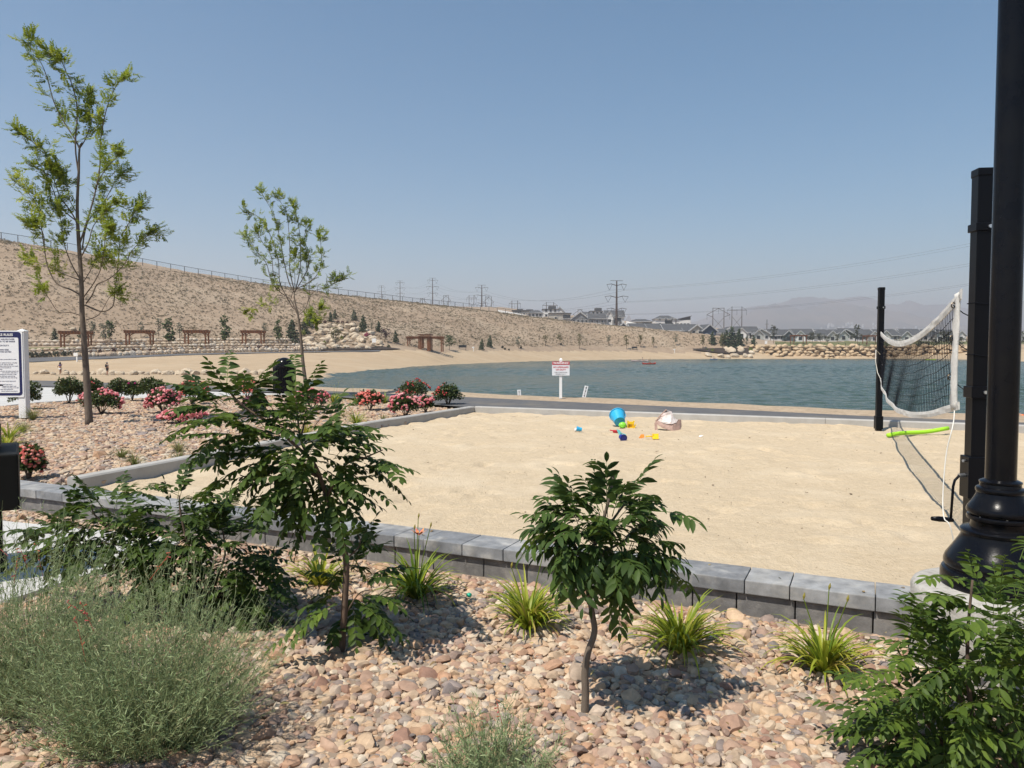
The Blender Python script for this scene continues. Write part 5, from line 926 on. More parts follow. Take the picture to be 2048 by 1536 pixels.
for z, n in ((3.15, 7), (3.6, 6)):
    for k in range(n): mb.box((-1.25+2.5*k/(n-1), 0, z), (.12, 4, .16))
    mb.box((0, -1.5, z-.16), (3, .16, .16)); mb.box((0, 1.5, z-.16), (3, .16, .16))
mb.build('upper_tier', cedar, t)
pergola('red brown cedar pergola on the lawn above the riprap, before the pale houses', 1597, 688, 300, 5.6, 4, 3.1, 0); pergola('cedar pergola on the lawn, partly behind the far volleyball post', 1742, 688.5, 296, 5.6, 4, 3.1, 0)
def picnic(label, px, Y, name='picnic_table', cat='picnic table', col=None, dz=0):
    p = on(px, Y); t = thing(name, label, cat, p, R(8)); m = col or mat('table_steel', (.10, .10, .10), .6)
    mb = MB(); mb.box((0, 0, .75), (1.9, .8, .07)); mb.build('table_top', m, t)
    for y in (-.75, .75): mb = MB(); mb.box((0, y, .45), (1.9, .3, .06)); mb.build('bench_seat', m, t)
    for x in (-.6, .6): mb = MB(); mb.beam((x, -.75, .42), (x, .75, .42), .08); mb.beam((x, -.5, 0), (x, -.2, .73), .08); mb.beam((x, .5, 0), (x, .2, .73), .08); mb.build('leg', m, t)
picnic('grey picnic table in the shade of the second pergola', 283, 134)
dk = mat('dark_steel', (.02, .022, .025), .5)
for px, py, Y, lab in ((925, 699, 190, 'dark bench with a back right of the wide pergola'), (1269, 699.5, 266, 'dark bench on the sand between two olive young trees')):
    p = drop(px, py, Y-8, Y+12); t = thing('bench', lab, 'bench', p, 0); mb = MB(); mb.box((0, 0, .55), (2.0, .5, .1)); mb.build('seat', dk, t); mb = MB(); mb.box((0, .25, .85), (2.0, .1, .55)); mb.build('backrest', dk, t)
    for x in (-.85, .85): mb = MB(); mb.box((x, 0, .1), (.1, .5, .9)); mb.build('leg', dk, t)
# ---- low stone walls and boulders
rockm = mat('tan_boulder', (.52, .43, .32), .95, (.42, .33, .23), 1.2, 7, bump=.9, bscale=3, bdist=.2, col3=(.62, .55, .45), scale3=.7)
rock2 = mat('ochre_boulder', (.52, .39, .25), .95, (.38, .26, .15), 1.0, 7, bump=.9, bscale=3, bdist=.2, col3=(.56, .46, .33), scale3=.6)
def bmesh_rock(i, m): v, f = lump(2, 40+i, .3, .9, cuts=7); me = mesh_np('boulder', v, f); me.materials.append(m); return me
BA = [bmesh_rock(i, rockm) for i in range(6)]; BB = [bmesh_rock(i+9, rock2) for i in range(6)]
def boulder(loc, sc, label, group, meshes, r):
    o = link('boulder', r.choice(meshes)); o.location = loc; o.scale = sc; o.rotation_euler = (r.uniform(-.25, .25), r.uniform(-.25, .25), r.uniform(0, 6.28)); return tag(o, label, 'boulder', group)
def stone_wall(label, line, h, courses, seed, bw=.75, thick=.6):
    r = random.Random(seed); P0 = [drop(*a) for a in line]; t = thing('stone_wall', label, 'wall', P0[0]); Vp = []; vv = [lump(2, 60+i, .22, 1.0, cuts=5) for i in range(5)]
    for c in range(courses):
        for a, b_ in zip(P0[:-1], P0[1:]):
            L_ = math.hypot(b_.x-a.x, b_.y-a.y); s = r.uniform(0, .4)*(c > 0); an = math.atan2(b_.y-a.y, b_.x-a.x)
            while s < L_:
                w_ = bw*r.uniform(.6, 1.5); q = a.lerp(b_, min(1, (s+w_/2)/L_)); sc = np.array([w_*.56, thick*r.uniform(.4, .65), h/courses*r.uniform(.42, .74)]); k = r.randrange(5)
                Rz = np.array([[math.cos(an), -math.sin(an), 0], [math.sin(an), math.cos(an), 0], [0, 0, 1]]); v = (vv[k][0]*sc) @ Rz.T+np.array([q.x, q.y+.15*c, q.z+h/courses*(c+.45)])-npn(P0[0]); Vp.append((v, vv[k][1], np.full(len(v), r.random()))); s += w_*.97
    V, Fc, Tt = cat_parts(Vp); me = mesh_np('stonework', V, Fc, Tt); me.materials.append(mat('wall_stone', None, .95, ramp=[(.42, .32, .22), (.54, .44, .33), (.60, .53, .43), (.46, .34, .24), (.55, .49, .41)], bump=.8, bscale=4, bdist=.15, scale=2, var=.2)); link('stonework', me, t); return t
stone_wall('upper pale stone wall behind the row of pergolas at the foot of the hill', [(20, 692, 122, 150), (100, 692, 122, 150), (200, 691.5, 126, 152), (280, 690, 130, 156), (395, 688, 134, 160), (507, 687.5, 140, 165), (600, 687, 145, 172)], 1.1, 2, 1, .9)
stone_wall('middle stone wall with dark shrubs below the row of pergolas', [(20, 711, 108, 132), (110, 708.5, 110, 132), (200, 703, 114, 136), (300, 700.5, 118, 140), (420, 698, 122, 146), (560, 697, 128, 154), (640, 697, 134, 160)], 1.0, 2, 2, .8)
stone_wall('lowest stone wall edging the far footpath above the beach', [(150, 714.5, 108, 130), (220, 713, 109, 132), (290, 710, 112, 134), (360, 707, 115, 138), (440, 705, 120, 142), (540, 703.5, 126, 150), (640, 702, 132, 160)], .75, 1, 3, .8)
# gravel path at the foot of the walls
pm = mat('far_path', (.10, .10, .105), .95); V = []
for px, py, w_ in [(-120, 726, 2.2), (0, 724, 2.2), (60, 722.8, 2), (120, 719.8, 2), (200, 717.0, 1.8), (280, 713.6, 1.6), (350, 711, 1.5), (430, 708.6, 1.4), (500, 707, 1.3), (600, 705, 1.2), (690, 703.8, 1.0), (760, 703, 1)]:
    p = drop(px, py, 95, 180); V += [(p.x, p.y-w_, tz(p.x, p.y-w_)+.09), (p.x, p.y+w_, tz(p.x, p.y+w_)+.09)]
mb = MB(); n = len(V)//2; mb.add(V, [(2*i, 2*i+2, 2*i+3, 2*i+1) for i in range(n-1)]); tag(mb.build('footpath', pm), kind='structure')
def drape(name, pts, m, kind='structure', dz=.22, nx=40, ny=8):
    """soft sheet laid over the land between a lower and an upper picture line"""
    lo, hi = pts; V = []
    for i in range(nx+1):
        s = i/nx; f = lambda L_: [np.interp(s*(L_[-1][0]-L_[0][0])+L_[0][0], [q[0] for q in L_], [q[k] for q in L_]) for k in range(3)]
        a, b_ = f(lo), f(hi); pa, pb = drop(a[0], a[1], a[2]-22, a[2]+22), drop(b_[0], b_[1], b_[2]-22, b_[2]+22)
        for j in range(ny+1): q = pa.lerp(pb, j/ny); V.append((q.x, q.y, tz(q.x, q.y)+dz))
    mb = MB(); w_ = ny+1; mb.add(V, [(i*w_+j, (i+1)*w_+j, (i+1)*w_+j+1, i*w_+j+1) for i in range(nx) for j in range(ny)]); return tag(mb.build(name, m, smooth=True), kind=kind)
drape('lawn', ([(20, 702, 118), (120, 700.5, 121), (230, 697.5, 126), (330, 696, 132)], [(20, 698, 122), (120, 697, 125), (230, 695.5, 130), (330, 695, 134)]), lawn_m)
mulch = mat('dark_mulch', (.028, .02, .016), 1, (.05, .035, .026), 3, 6, bump=.8, bscale=8, bdist=.1)
drape('mulch_bed', ([(1385, 701.5, 270), (1430, 707.5, 270), (1470, 711, 270), (1500, 712.5, 270)], [(1385, 700, 273), (1430, 699, 277), (1470, 698.5, 278), (1500, 699, 278)]), mulch, dz=.5)
drape('mulch_bed', ([(600, 702.3, 150), (690, 701.5, 156), (760, 701, 162), (800, 700.6, 166)], [(600, 699.5, 152), (690, 698.5, 160), (760, 694, 166), (800, 699.5, 168)]), mulch)
# row of rocks across the near end of the beach
r = random.Random(4)
for i, px in enumerate([70, 88, 106, 131, 148, 160, 172, 186, 205, 212, 226, 240, 258, 266, 281, 294, 312, 322, 334, 344, 356, 366, 373, 391, 410, 428, 437, 446, 466, 470, 490, 508, 524, 538]):
    big = px in (312, 205, 281, 373, 391, 524, 490, 428); s = r.uniform(.35, .62)*(1.45 if big else 1); p = drop(px, 749+r.uniform(-.8, 1), 60, 105)
    boulder(p+Vector((0, 0, s*.25)), (s*r.uniform(1, 1.35), s, s*r.uniform(.6, .95)), 'pale rock in the loose row across the near end of the far beach', 'rocks in the row across the beach', BA, r)
# boulder mound
for i in range(92):
    ly = i % 7; cx_ = 682; half = (88, 82, 76, 70, 62, 52, 44)[ly]; px = cx_+r.uniform(-half, half)+(8 if ly < 3 else 0); py = (696, 690, 683, 676, 669, 661, 654)[ly]+abs(px-cx_)*.05+r.uniform(-2, 2); p = drop(px, py, 146, 190); s = r.uniform(.45, .95)
    boulder(p+Vector((0, 0, s*.3)), (s*r.uniform(1.0, 1.6), s, s*r.uniform(.65, .9)), 'pale boulder in the heaped mound below the pines', 'boulders heaped in the mound', BA, r)
# riprap bank across the lake and the boulders left of it
for i, (px, py, s) in enumerate([(1416, 712.5, 1.25), (1441, 714, 1.15), (1455, 716, .9), (1460, 705, 1.7), (1482, 703, 1.6), (1470, 714, 1.3), (1490, 714, 1.2), (1478, 698, 1.1), (1500, 714.5, 1.1), (1503, 707, 1.0), (1510, 703, .9), (1522, 697, .8), (1452, 699.5, 1.0)]):
    p = drop(px, py, 255, 285); boulder(p+Vector((0, 0, s*.35)), (s*1.35, s, s*.85), 'large tan boulder around the dark mulch bed on the far shore', 'boulders around the far mulch bed', BA, r)
for row in range(5):
    for c in range(33):
        px = 1506+(c+.5*(row % 2)+r.uniform(-.32, .32))*13.0; lv = (row+r.uniform(-.25, .25))/4; Y = 270.6+lv*2.2-(max(0, px-1800)*.07); x = (px-1024)/F*Y; k_ = r.choice((.75, .9, 1.0, 1.15, 1.3))
        boulder((x, Y, ZW+.15+lv*4.2), (1.3*k_*r.uniform(.85, 1.15), 1.0, .78*k_*r.uniform(.75, 1.1)), 'ochre boulder stacked in the riprap bank across the lake', 'boulders of the riprap bank', BB, r)
mb = MB(); line = [((px-1024)/F*Y, Y) for px, Y in ((1500, 273.4), (1700, 273.8), (1800, 273.2), (1900, 266), (1935, 264))]
for (a, b_) in zip(line[:-1], line[1:]): mb.add([(a[0], a[1], ZW-1), (b_[0], b_[1], ZW-1), (b_[0], b_[1], 2.75), (a[0], a[1], 2.75), (a[0], a[1]+7, 2.8), (b_[0], b_[1]+7, 2.8)], [(0, 1, 2, 3), (3, 2, 5, 4)])
tag(mb.build('shore_bank', mat('bank_rock', (.46, .34, .22), 1, (.16, .11, .07), .9, 3, bump=1, bscale=1.2, bdist=.5)), kind='structure')
ribbon('footpath', [(a[0], a[1]+.6) for a in line], [(a[0], a[1]+3.6) for a in line], 2.86, mat('pale_path', (.42, .38, .32), .95))
# park fence above the riprap
t = thing('park_fence', 'low dark metal rail fence on the lawn edge above the riprap', 'fence', (line[1][0], line[1][1]+5, 2.8)); pts = []
for px in np.arange(1552, 1940, 13.8): Y = 279-(max(0, px-1800)*.07); pts.append(Vector(((px-1024)/F*Y, Y, 2.8)))
for p in pts: mb = MB(); mb.box(p+Vector((0, 0, .65)), (.12, .12, 1.5)); mb.build('post', dk, t, world=True)
for z in (1.35, .35): mb = MB(); mb.tube([p+Vector((0, 0, z)) for p in pts], .045, 4); mb.build('rail', dk, t, world=True)
# ---- white marker signs
wp = mat('far_white', (.78, .78, .76), .5)
for px, py, Y, h, w_, lab in ((154, 723.5, 112, 1.3, .42, 'small white sign on a post at the foot of the walls behind the beach'), (947, 703, 192, 1.2, .35, 'white marker post at the beach edge right of the wide pergola'), (1349, 706, 266, 1.4, .45, 'white marker post on the far beach left of the mulch bed')):
    p = drop(px, py, Y-14, Y+14); t = thing('marker_sign', lab, 'sign', p); mb = MB(); mb.box((0, 0, h*.5), (.14, .14, h)); mb.build('post', wp, t); mb = MB(); mb.box((-w_*.3, -.09, h*.86), (w_*1.5, .05, .5 if px < 200 else .3)); mb.build('board', wp, t)
for px, py, Y, w_, h, lab in ((748, 688, 168, .85, 1.2, 'white notice board standing at the right side of the boulder mound'), (1532, 689.5, 283, .9, 1.4, 'white notice board where the lawn meets the riprap')):
    p = drop(px, py, Y-10, Y+10); t = thing('notice_board', lab, 'sign', p); mb = MB(); mb.box((0, 0, h*.62), (w_, .08, h*.76)); mb.build('board', wp, t)
    for x in (-.4, .4): mb = MB(); mb.box((x*w_, 0.06, h*.4), (.09, .06, h*.9)); mb.build('leg', wp, t)
# ---- far trees
pine_m = mat('pine_needles', None, .8, ramp=[(.016, .028, .014), (.028, .045, .020), (.042, .062, .026), (.06, .08, .035)])
olive_m = mat('olive_leaf', None, .8, ramp=[(.09, .085, .03), (.14, .125, .05), (.17, .15, .065), (.115, .115, .04)], transl=.2)
green_m = mat('young_leaf', None, .8, ramp=[(.03, .055, .02), (.05, .08, .028), (.075, .105, .035), (.10, .13, .04)], transl=.2)
grey_m = mat('grey_leaf', None, .8, ramp=[(.10, .11, .075), (.14, .15, .10), (.18, .18, .13)], transl=.2)
purple_m = mat('purple_leaf', None, .8, ramp=[(.02, .010, .016), (.035, .016, .024), (.055, .024, .03)])
ygreen_m = mat('yellow_green_leaf', None, .8, ramp=[(.10, .13, .015), (.15, .18, .02), (.20, .22, .04)], transl=.2)
burg_m = mat('burgundy_leaf', None, .8, ramp=[(.05, .018, .018), (.085, .03, .028), (.06, .04, .03)])
dkbush_m = mat('dark_bush_leaf', None, .8, ramp=[(.022, .028, .014), (.04, .048, .024), (.06, .06, .035)])
trunk_m = mat('far_bark', (.13, .095, .07), .9)
CLUMP = (np.array([(-.5, -.3, 0), (.5, -.25, .1), (.35, .35, -.1), (-.3, .4, .15), (0, 0, .5), (.1, .1, -.4)]), np.array([(0, 1, 4), (1, 2, 4), (2, 3, 4), (3, 0, 4), (1, 0, 5), (2, 1, 5)]))
protoT = {}
def crown_np(kind, seed):
    """unit height tree crown as many small faces"""
    g = np.random.default_rng(seed); T, S = [], []
    if kind == 'pine':
        for z in np.linspace(.10, .96, 11):
            rr = .30*(1-z)**.8+.04; k = max(4, int(26*(1-z)+5))
            for i in range(k):
                a = g.uniform(0, 6.28); q = g.uniform(.25, 1.05)*rr*(1+.25*math.sin(a*5+z*20)); T.append((q*math.cos(a), q*math.sin(a), z+g.uniform(-.03, .03)-q*.12)); S.append(g.uniform(.05, .10))
    elif kind in ('slim', 'round', 'sparse'):
        n, w_, z0 = {'slim': (210, .15, .22), 'round': (240, .30, .28), 'sparse': (100, .17, .3)}[kind]; cl = [(g.normal(0, .5)*w_, g.normal(0, .5)*w_, g.uniform(z0+.05, .95)) for _ in range(16)]
        for i in range(n):
            c = cl[i % 16]; T.append((c[0]+g.normal(0, w_*.32), c[1]+g.normal(0, w_*.32), min(1, max(z0-.04, c[2]+g.normal(0, .055))))); S.append(g.uniform(.03, .065))
    else:  # low bush
        for i in range(90):
            d = g.normal(0, 1, 3); d /= np.linalg.norm(d); d[2] = abs(d[2]); q = g.uniform(.5, 1)**.5*(.85+.2*math.sin(d[0]*6+seed)); T.append((d[0]*.55*q, d[1]*.55*q, .12+d[2]*.85*q)); S.append(g.uniform(.10, .2))
    k = len(T); a, b_, c = stamp(CLUMP[0], CLUMP[1], rot_rand(k, .6)*np.array(S)[:, None, None]*1.35, np.array(T), g.uniform(0, 1, k)); return a, b_, c
def far_plant(kind, m, px, py, hpx, Y, label, cat, group, name, r):
    p = drop(px, py, Y*.86, Y*1.16); h = hpx*p.y/F; key = (kind, m.name, r.randrange(3))
    if key not in protoT:
        V, Fc, Tt = crown_np(kind, hash(kind+m.name) % 977+key[2]*31); me = mesh_np('crown', V, Fc, Tt); me.materials.append(m); tr = None
        if kind != 'bush': mb = MB(); mb.tube([(0, 0, -.03), (.005, 0, .3), (0, .004, .9)], [.018, .014, .004], 6); tr = bpy.data.meshes.new('trunk'); tr.from_pydata([tuple(v) for v in mb.v], [], mb.f); tr.materials.append(trunk_m)
        protoT[key] = (me, tr)
    me, tr = protoT[key]
    if tr is None: o = link(name, me); o.location = p; o.scale = (h, h, h); o.rotation_euler = (0, 0, r.uniform(0, 6.28)); return tag(o, label, cat, group)
    t = thing(name, label, cat, p, r.uniform(0, 6.28), group); t.scale = (h*r.uniform(.85, 1.1),)*2+(h,); link('crown', me, t); link('trunk', tr, t); return t
r = random.Random(12)
for kind, m, name, cat, lab, grp, lst in (
    ('pine', pine_m, 'pine_tree', 'pine tree', 'small dark pine growing among and above the boulder mound', 'pines around the boulder mound', [(661, 644, 20, 178), (670, 638, 20, 182), (708, 641, 22, 182), (727, 664, 33, 174), (757, 664, 22, 176), (791, 686, 25, 174), (620, 655, 34, 172), (608, 668, 30, 166), (585, 686, 46, 158)]),
    ('pine', pine_m, 'pine_tree', 'pine tree', 'lone small pine on the slope left of the first pergola', None, [(110, 684, 26, 134)]), ('pine', pine_m, 'pine_tree', 'pine tree', 'pine half hidden by the pergola and the taller tree trunk', None, [(163, 676, 26, 142)]),
    ('pine', pine_m, 'pine_tree', 'pine tree', 'small pine right of the wide pergola and its bench, one of two', 'two small pines on the slope', [(964, 701, 24, 186), (980, 695, 24, 190)]),
    ('pine', pine_m, 'pine_tree', 'pine tree', 'dark pine beside the mulch bed at the start of the riprap', 'pines by the far mulch bed', [(1425, 689, 26, 262), (1452, 692, 32, 262), (1463, 699, 44, 258), (1478, 693, 34, 264), (1507, 693, 22, 272), (1445, 688, 22, 270)]),
    ('slim', green_m, 'young_tree', 'tree', 'slim green young tree planted along the row of pergolas', 'slim young trees along the pergolas', [(338, 692, 58, 142), (450, 690, 62, 147), (557, 690, 50, 152), (220, 686, 44, 138)]),
    ('sparse', grey_m, 'young_tree', 'tree', 'thin greyish young tree on the hillside behind the pergolas', 'thin young trees behind the pergolas', [(208, 690, 42, 136), (282, 676, 32, 142), (317, 674, 36, 144), (359, 676, 34, 146), (530, 672, 26, 158), (186, 684, 40, 138), (706, 650, 26, 180), (743, 664, 18, 178)]),
    ('sparse', olive_m, 'young_tree', 'tree', 'olive young tree in the row along the far beach', 'olive young trees along the far beach', [(1091, 692, 22, 215), (1118, 691, 26, 216), (1159, 698, 30, 214), (1253, 697, 28, 228), (1281, 695, 26, 232), (1307, 695, 24, 236), (1406, 699, 32, 248), (1445, 699, 30, 252)]),
    ('sparse', grey_m, 'young_tree', 'tree', 'thin grey young tree in the row along the far beach', 'thin grey young trees along the far beach', [(1037, 697, 24, 206), (1217, 690, 22, 230), (1352, 691, 22, 244), (1494, 696, 24, 268)]),
    ('round', olive_m, 'young_tree', 'tree', 'yellow green bushy tree in front of the boulder mound', None, [(671, 692, 38, 160)]), ('round', purple_m, 'plum_tree', 'tree', 'purple leaved tree at the right end of the boulder mound', None, [(770, 684, 28, 172)]), ('round', green_m, 'young_tree', 'tree', 'rounded green tree close to the right end of the wide pergola', None, [(899, 701, 30, 172)]),
    ('round', dkbush_m, 'young_tree', 'tree', 'dark rounded tree on the lawn before the pale houses', 'rounded trees on the lawn', [(1570, 686, 15, 318), (1641, 686, 20, 312), (1674, 686, 18, 312), (1655, 687, 14, 310), (1620, 685, 20, 318), (1735, 687, 18, 310)]),
    ('sparse', dkbush_m, 'young_tree', 'tree', 'tall thin tree rising above the pale house roofs', 'tall thin trees before the houses', [(1547, 687, 36, 312), (1715, 690, 42, 304), (1625, 686, 24, 314)]),
    ('round', dkbush_m, 'young_tree', 'tree', 'dark bushy tree seen through the volleyball net', 'dark trees seen through the net', [(1890, 701, 40, 262), (1868, 702, 26, 262), (1838, 701, 28, 268), (1850, 703, 20, 264), (1908, 703, 28, 258), (1815, 700, 22, 270), (1795, 699, 20, 274), (1922, 702, 26, 256)]),
    ('sparse', dkbush_m, 'young_tree', 'tree', 'thin tree right of the lamp post by the far beach', None, [(2040, 698, 36, 236)]),
    ('bush', ygreen_m, 'yellow_shrub', 'shrub', 'round yellow green shrub at the foot of the third pergola', 'yellow green shrubs by the third pergola', [(361, 699, 10, 134), (381, 698.5, 9, 135), (401, 698, 10, 136)]),
    ('bush', ygreen_m, 'yellow_shrub', 'shrub', 'yellow green shrub between the mound boulders', 'yellow green shrubs on the mound', [(606, 672, 12, 160), (649, 690, 8, 158), (576, 693, 6, 150), (684, 679, 7, 166)]),
    ('bush', ygreen_m, 'yellow_shrub', 'shrub', 'yellow green shrub in the far mulch bed', 'yellow green shrubs of the far mulch bed', [(1425, 704, 7, 250), (1484, 697.5, 6, 262), (1501, 703, 8, 262), (1414, 702, 5, 248)]),
    ('bush', burg_m, 'burgundy_shrub', 'shrub', 'burgundy shrub planted along the stone walls and mound top', 'burgundy shrubs by the walls', [(228, 704, 8, 124), (268, 703, 7, 126), (300, 702, 6, 128), (517, 697, 7, 146), (537, 696.5, 7, 148), (495, 697.5, 5, 144), (640, 647, 7, 180), (650, 647, 7, 180), (676, 647, 7, 182), (685, 647.5, 7, 182), (694, 648, 6, 182), (708, 650, 6, 180), (200, 706, 8, 121), (184, 707, 7, 120)]),
    ('bush', dkbush_m, 'dark_shrub', 'shrub', 'dark low shrub growing against the stone walls', 'dark shrubs by the walls', [(60, 716, 14, 116), (72, 715, 12, 116), (85, 715, 13, 116), (98, 714, 11, 117), (112, 713, 12, 117), (128, 712, 11, 118), (140, 711, 9, 118), (155, 709, 8, 119), (64, 706, 9, 119), (90, 705, 8, 120), (120, 704, 8, 121), (170, 711, 8, 118), (246, 704, 6, 124), (330, 700, 6, 132), (415, 697, 5, 138), (450, 697.5, 5, 140), (572, 697, 6, 150), (628, 690, 7, 158), (668, 701, 5, 156), (640, 699.5, 6, 152), (655, 699.5, 6, 154), (676, 699, 5, 156), (690, 699, 5, 158), (777, 696, 8, 166), (752, 697, 6, 164), (740, 676, 6, 172), (1042, 697, 5, 205), (1010, 700, 5, 195), (1018, 701, 4, 196), (1005, 697, 6, 194), (1122, 690, 5, 222), (1394, 702, 4, 242), (1458, 699, 5, 258)]),
    ('bush', mat('azalea_bloom', None, .8, ramp=[(.20, .02, .06), (.32, .05, .10), (.10, .03, .03)]), 'flowering_shrub', 'shrub', 'magenta flowering shrub on the right shoulder of the boulder mound', None, [(733, 674, 9, 174), (739, 674.5, 7, 174)])):
    for i, (px, py, h, Y) in enumerate(lst): far_plant(kind, m, px, py, h, Y, lab if not (name == 'flowering_shrub' and i) else 'smaller magenta flowering shrub at the right of the larger one on the mound', cat, grp, name, r)
# ---- houses
sid = {'white': mat('white_siding', (.62, .61, .59), .7), 'beige': mat('beige_siding', (.40, .37, .32), .7), 'grey': mat('grey_siding', (.20, .205, .21), .7), 'blue': mat('blue_siding', (.045, .065, .105), .7), 'slate': mat('slate_siding', (.10, .12, .13), .7), 'green': mat('green_siding', (.085, .10, .085), .7), 'pale': mat('pale_siding', (.42, .43, .40), .7)}
roofm = mat('dark_roof', (.075, .077, .082), .85, (.055, .057, .062), .8, 4); trimm = mat('house_trim', (.42, .42, .42), .6); glassm = mat('house_glass', (.02, .025, .03), .15)
def house(label, px, zb, Y, wpx, eave, ridge, roof, wall, lower=None, rz=0, dm=10, wins=3, group=None, gfront=None, porch=False):
    """house seen from its garden side; sizes in metres except its width in picture columns"""
    w_ = wpx*Y/F; x = (px-1024)/F*Y; t = thing('house', label, 'house', (x, Y, zb), rz, group); d = dm
    mb = MB(); z0 = -3; mb.box((0, d/2, (eave+z0)/2), (w_, d, eave-z0))
    if roof == 'gable_side': mb.add([(-w_/2, 0, eave), (-w_/2, d, eave), (-w_/2, d/2, ridge), (w_/2, 0, eave), (w_/2, d, eave), (w_/2, d/2, ridge)], [(0, 2, 1), (3, 4, 5)])
    if roof == 'gable': mb.add([(-w_/2, 0, eave), (w_/2, 0, eave), (0, 0, ridge), (-w_/2, d, eave), (w_/2, d, eave), (0, d, ridge)], [(0, 1, 2), (4, 3, 5)])
    mb.build('wall', sid[wall], t)
    if lower: mb = MB(); mb.box((0, -.02, eave*.22), (w_*1.004, .1, eave*.44)); mb.build('lower_wall', sid[lower], t)
    o = .55; mb = MB(); th = .28
    if roof == 'flat': mb.box((0, d/2, eave+.2), (w_+1, d+1, .4)); mb.box((w_*.12, d/2, eave+(ridge-eave)*.5), (w_*.5, d*.6, ridge-eave)); 
    elif roof == 'shed': mb.add([(-w_/2-o, -o, eave), (w_/2+o, -o, ridge), (w_/2+o, d+o, ridge), (-w_/2-o, d+o, eave)]+[(-w_/2-o, -o, eave+th), (w_/2+o, -o, ridge+th), (w_/2+o, d+o, ridge+th), (-w_/2-o, d+o, eave+th)], [(3, 2, 1, 0), (4, 5, 6, 7), (0, 1, 5, 4), (1, 2, 6, 5), (2, 3, 7, 6), (3, 0, 4, 7)])
    elif roof == 'hip': k = min(w_*.3, d*.5); mb.add([(-w_/2-o, -o, eave), (w_/2+o, -o, eave), (w_/2+o, d+o, eave), (-w_/2-o, d+o, eave), (-w_/2+k, d/2, ridge), (w_/2-k, d/2, ridge)], [(0, 1, 5, 4), (2, 3, 4, 5), (1, 2, 5), (3, 0, 4), (3, 2, 1, 0)])
    elif roof == 'gable_side':
        for sy in (0, 1): y0, y1 = (-o, d/2) if sy == 0 else (d+o, d/2); e = eave-(ridge-eave)*o/(d/2); mb.add([(-w_/2-o, y0, e), (w_/2+o, y0, e), (w_/2+o, y1, ridge), (-w_/2-o, y1, ridge), (-w_/2-o, y0, e+th), (w_/2+o, y0, e+th), (w_/2+o, y1, ridge+th), (-w_/2-o, y1, ridge+th)], [(0, 1, 2, 3), (7, 6, 5, 4), (0, 4, 5, 1), (3, 2, 6, 7), (0, 3, 7, 4), (1, 5, 6, 2)])
    else:
        for sx in (-1, 1): x0 = sx*(w_/2+o); e = eave-(ridge-eave)*o/(w_/2); mb.add([(x0, -o, e), (x0, d+o, e), (0, d+o, ridge), (0, -o, ridge), (x0, -o, e+th), (x0, d+o, e+th), (0, d+o, ridge+th), (0, -o, ridge+th)], [(0, 1, 2, 3), (7, 6, 5, 4), (0, 4, 5, 1), (3, 2, 6, 7), (0, 3, 7, 4), (1, 5, 6, 2)])
    if roof == 'shed': mb.add([(-w_/2, 0, eave), (w_/2, 0, eave), (w_/2, 0, ridge)], [(0, 1, 2)])
    rf = mb.build('roof', roofm, t)
    mb = MB()
    if roof == 'gable_side':
        for sx in (-1, 1):
            for y0 in (-o, d+o): mb.beam((sx*(w_/2+o+.05), y0, eave-(ridge-eave)*o/(d/2)+.1), (sx*(w_/2+o+.05), d/2, ridge+.1), .12, .30)
        mb.box((0, -o-.08, eave-(ridge-eave)*o/(d/2)), (w_+1.1, .12, .32))
    elif roof == 'gable':
        for sx in (-1, 1): mb.beam((sx*(w_/2+o), -o-.08, eave-(ridge-eave)*o/(w_/2)+.1), (0, -o-.08, ridge+.1), .14, .5)
    elif roof == 'hip': mb.box((0, -o-.06, eave), (w_+1.1, .12, .3))
    if mb.v: mb.build('fascia', trimm, t)
    st = 2 if eave > 4.4 else 1
    for k in range(wins):
        for s in range(st):
            wx = (-.5+(k+.7)/(wins+.4))*w_; z = .9+s*2.9+.75; mb = MB(); mb.box((wx, -.1, z), (1.5, .14, 1.6)); wf = mb.build('window', trimm, t); mb = MB(); mb.box((wx, -.18, z), (1.15, .05, 1.25)); mb.build('pane', glassm, wf)
    if gfront:
        gx_, gw, gh, gc = gfront; y0 = -2.2; mb = MB(); mb.box((gx_*w_, y0/2, eave*.45), (gw, -y0, eave*.9+.2)); mb.add([(gx_*w_-gw/2, y0, eave*.9), (gx_*w_+gw/2, y0, eave*.9), (gx_*w_, y0, eave*.9+gh)], [(0, 1, 2)]); mb.build('bay', sid[gc], t)
        mb = MB(); mb2 = MB()
        for sx in (-1, 1): x0 = gx_*w_+sx*(gw/2+.4); mb.add([(x0, y0-.4, eave*.9-.25), (x0, d*.4, eave*.9-.25), (gx_*w_, d*.4, eave*.9+gh+.12), (gx_*w_, y0-.4, eave*.9+gh+.12)], [(0, 1, 2, 3)]); mb2.beam((x0, y0-.45, eave*.9-.2), (gx_*w_, y0-.45, eave*.9+gh+.15), .12, .30)
        g_ = mb.build('bay_roof', roofm, t); mb2.build('bay_fascia', trimm, g_); mb = MB(); mb.box((gx_*w_, y0-.06, eave*.5), (1.5, .1, 1.5)); mb.build('window', glassm, t)
    if porch: mb = MB(); mb.box((porch*w_, -.12, eave*.62), (w_*.34, .2, eave*.42)); mb.build('porch', glassm, t); mb = MB(); mb.box((porch*w_, -.3, eave*.36), (w_*.36, .5, .25)); mb.build('balcony', trimm, t)  # porch is a dark box whose colour stands in for a recess's shade
    return t
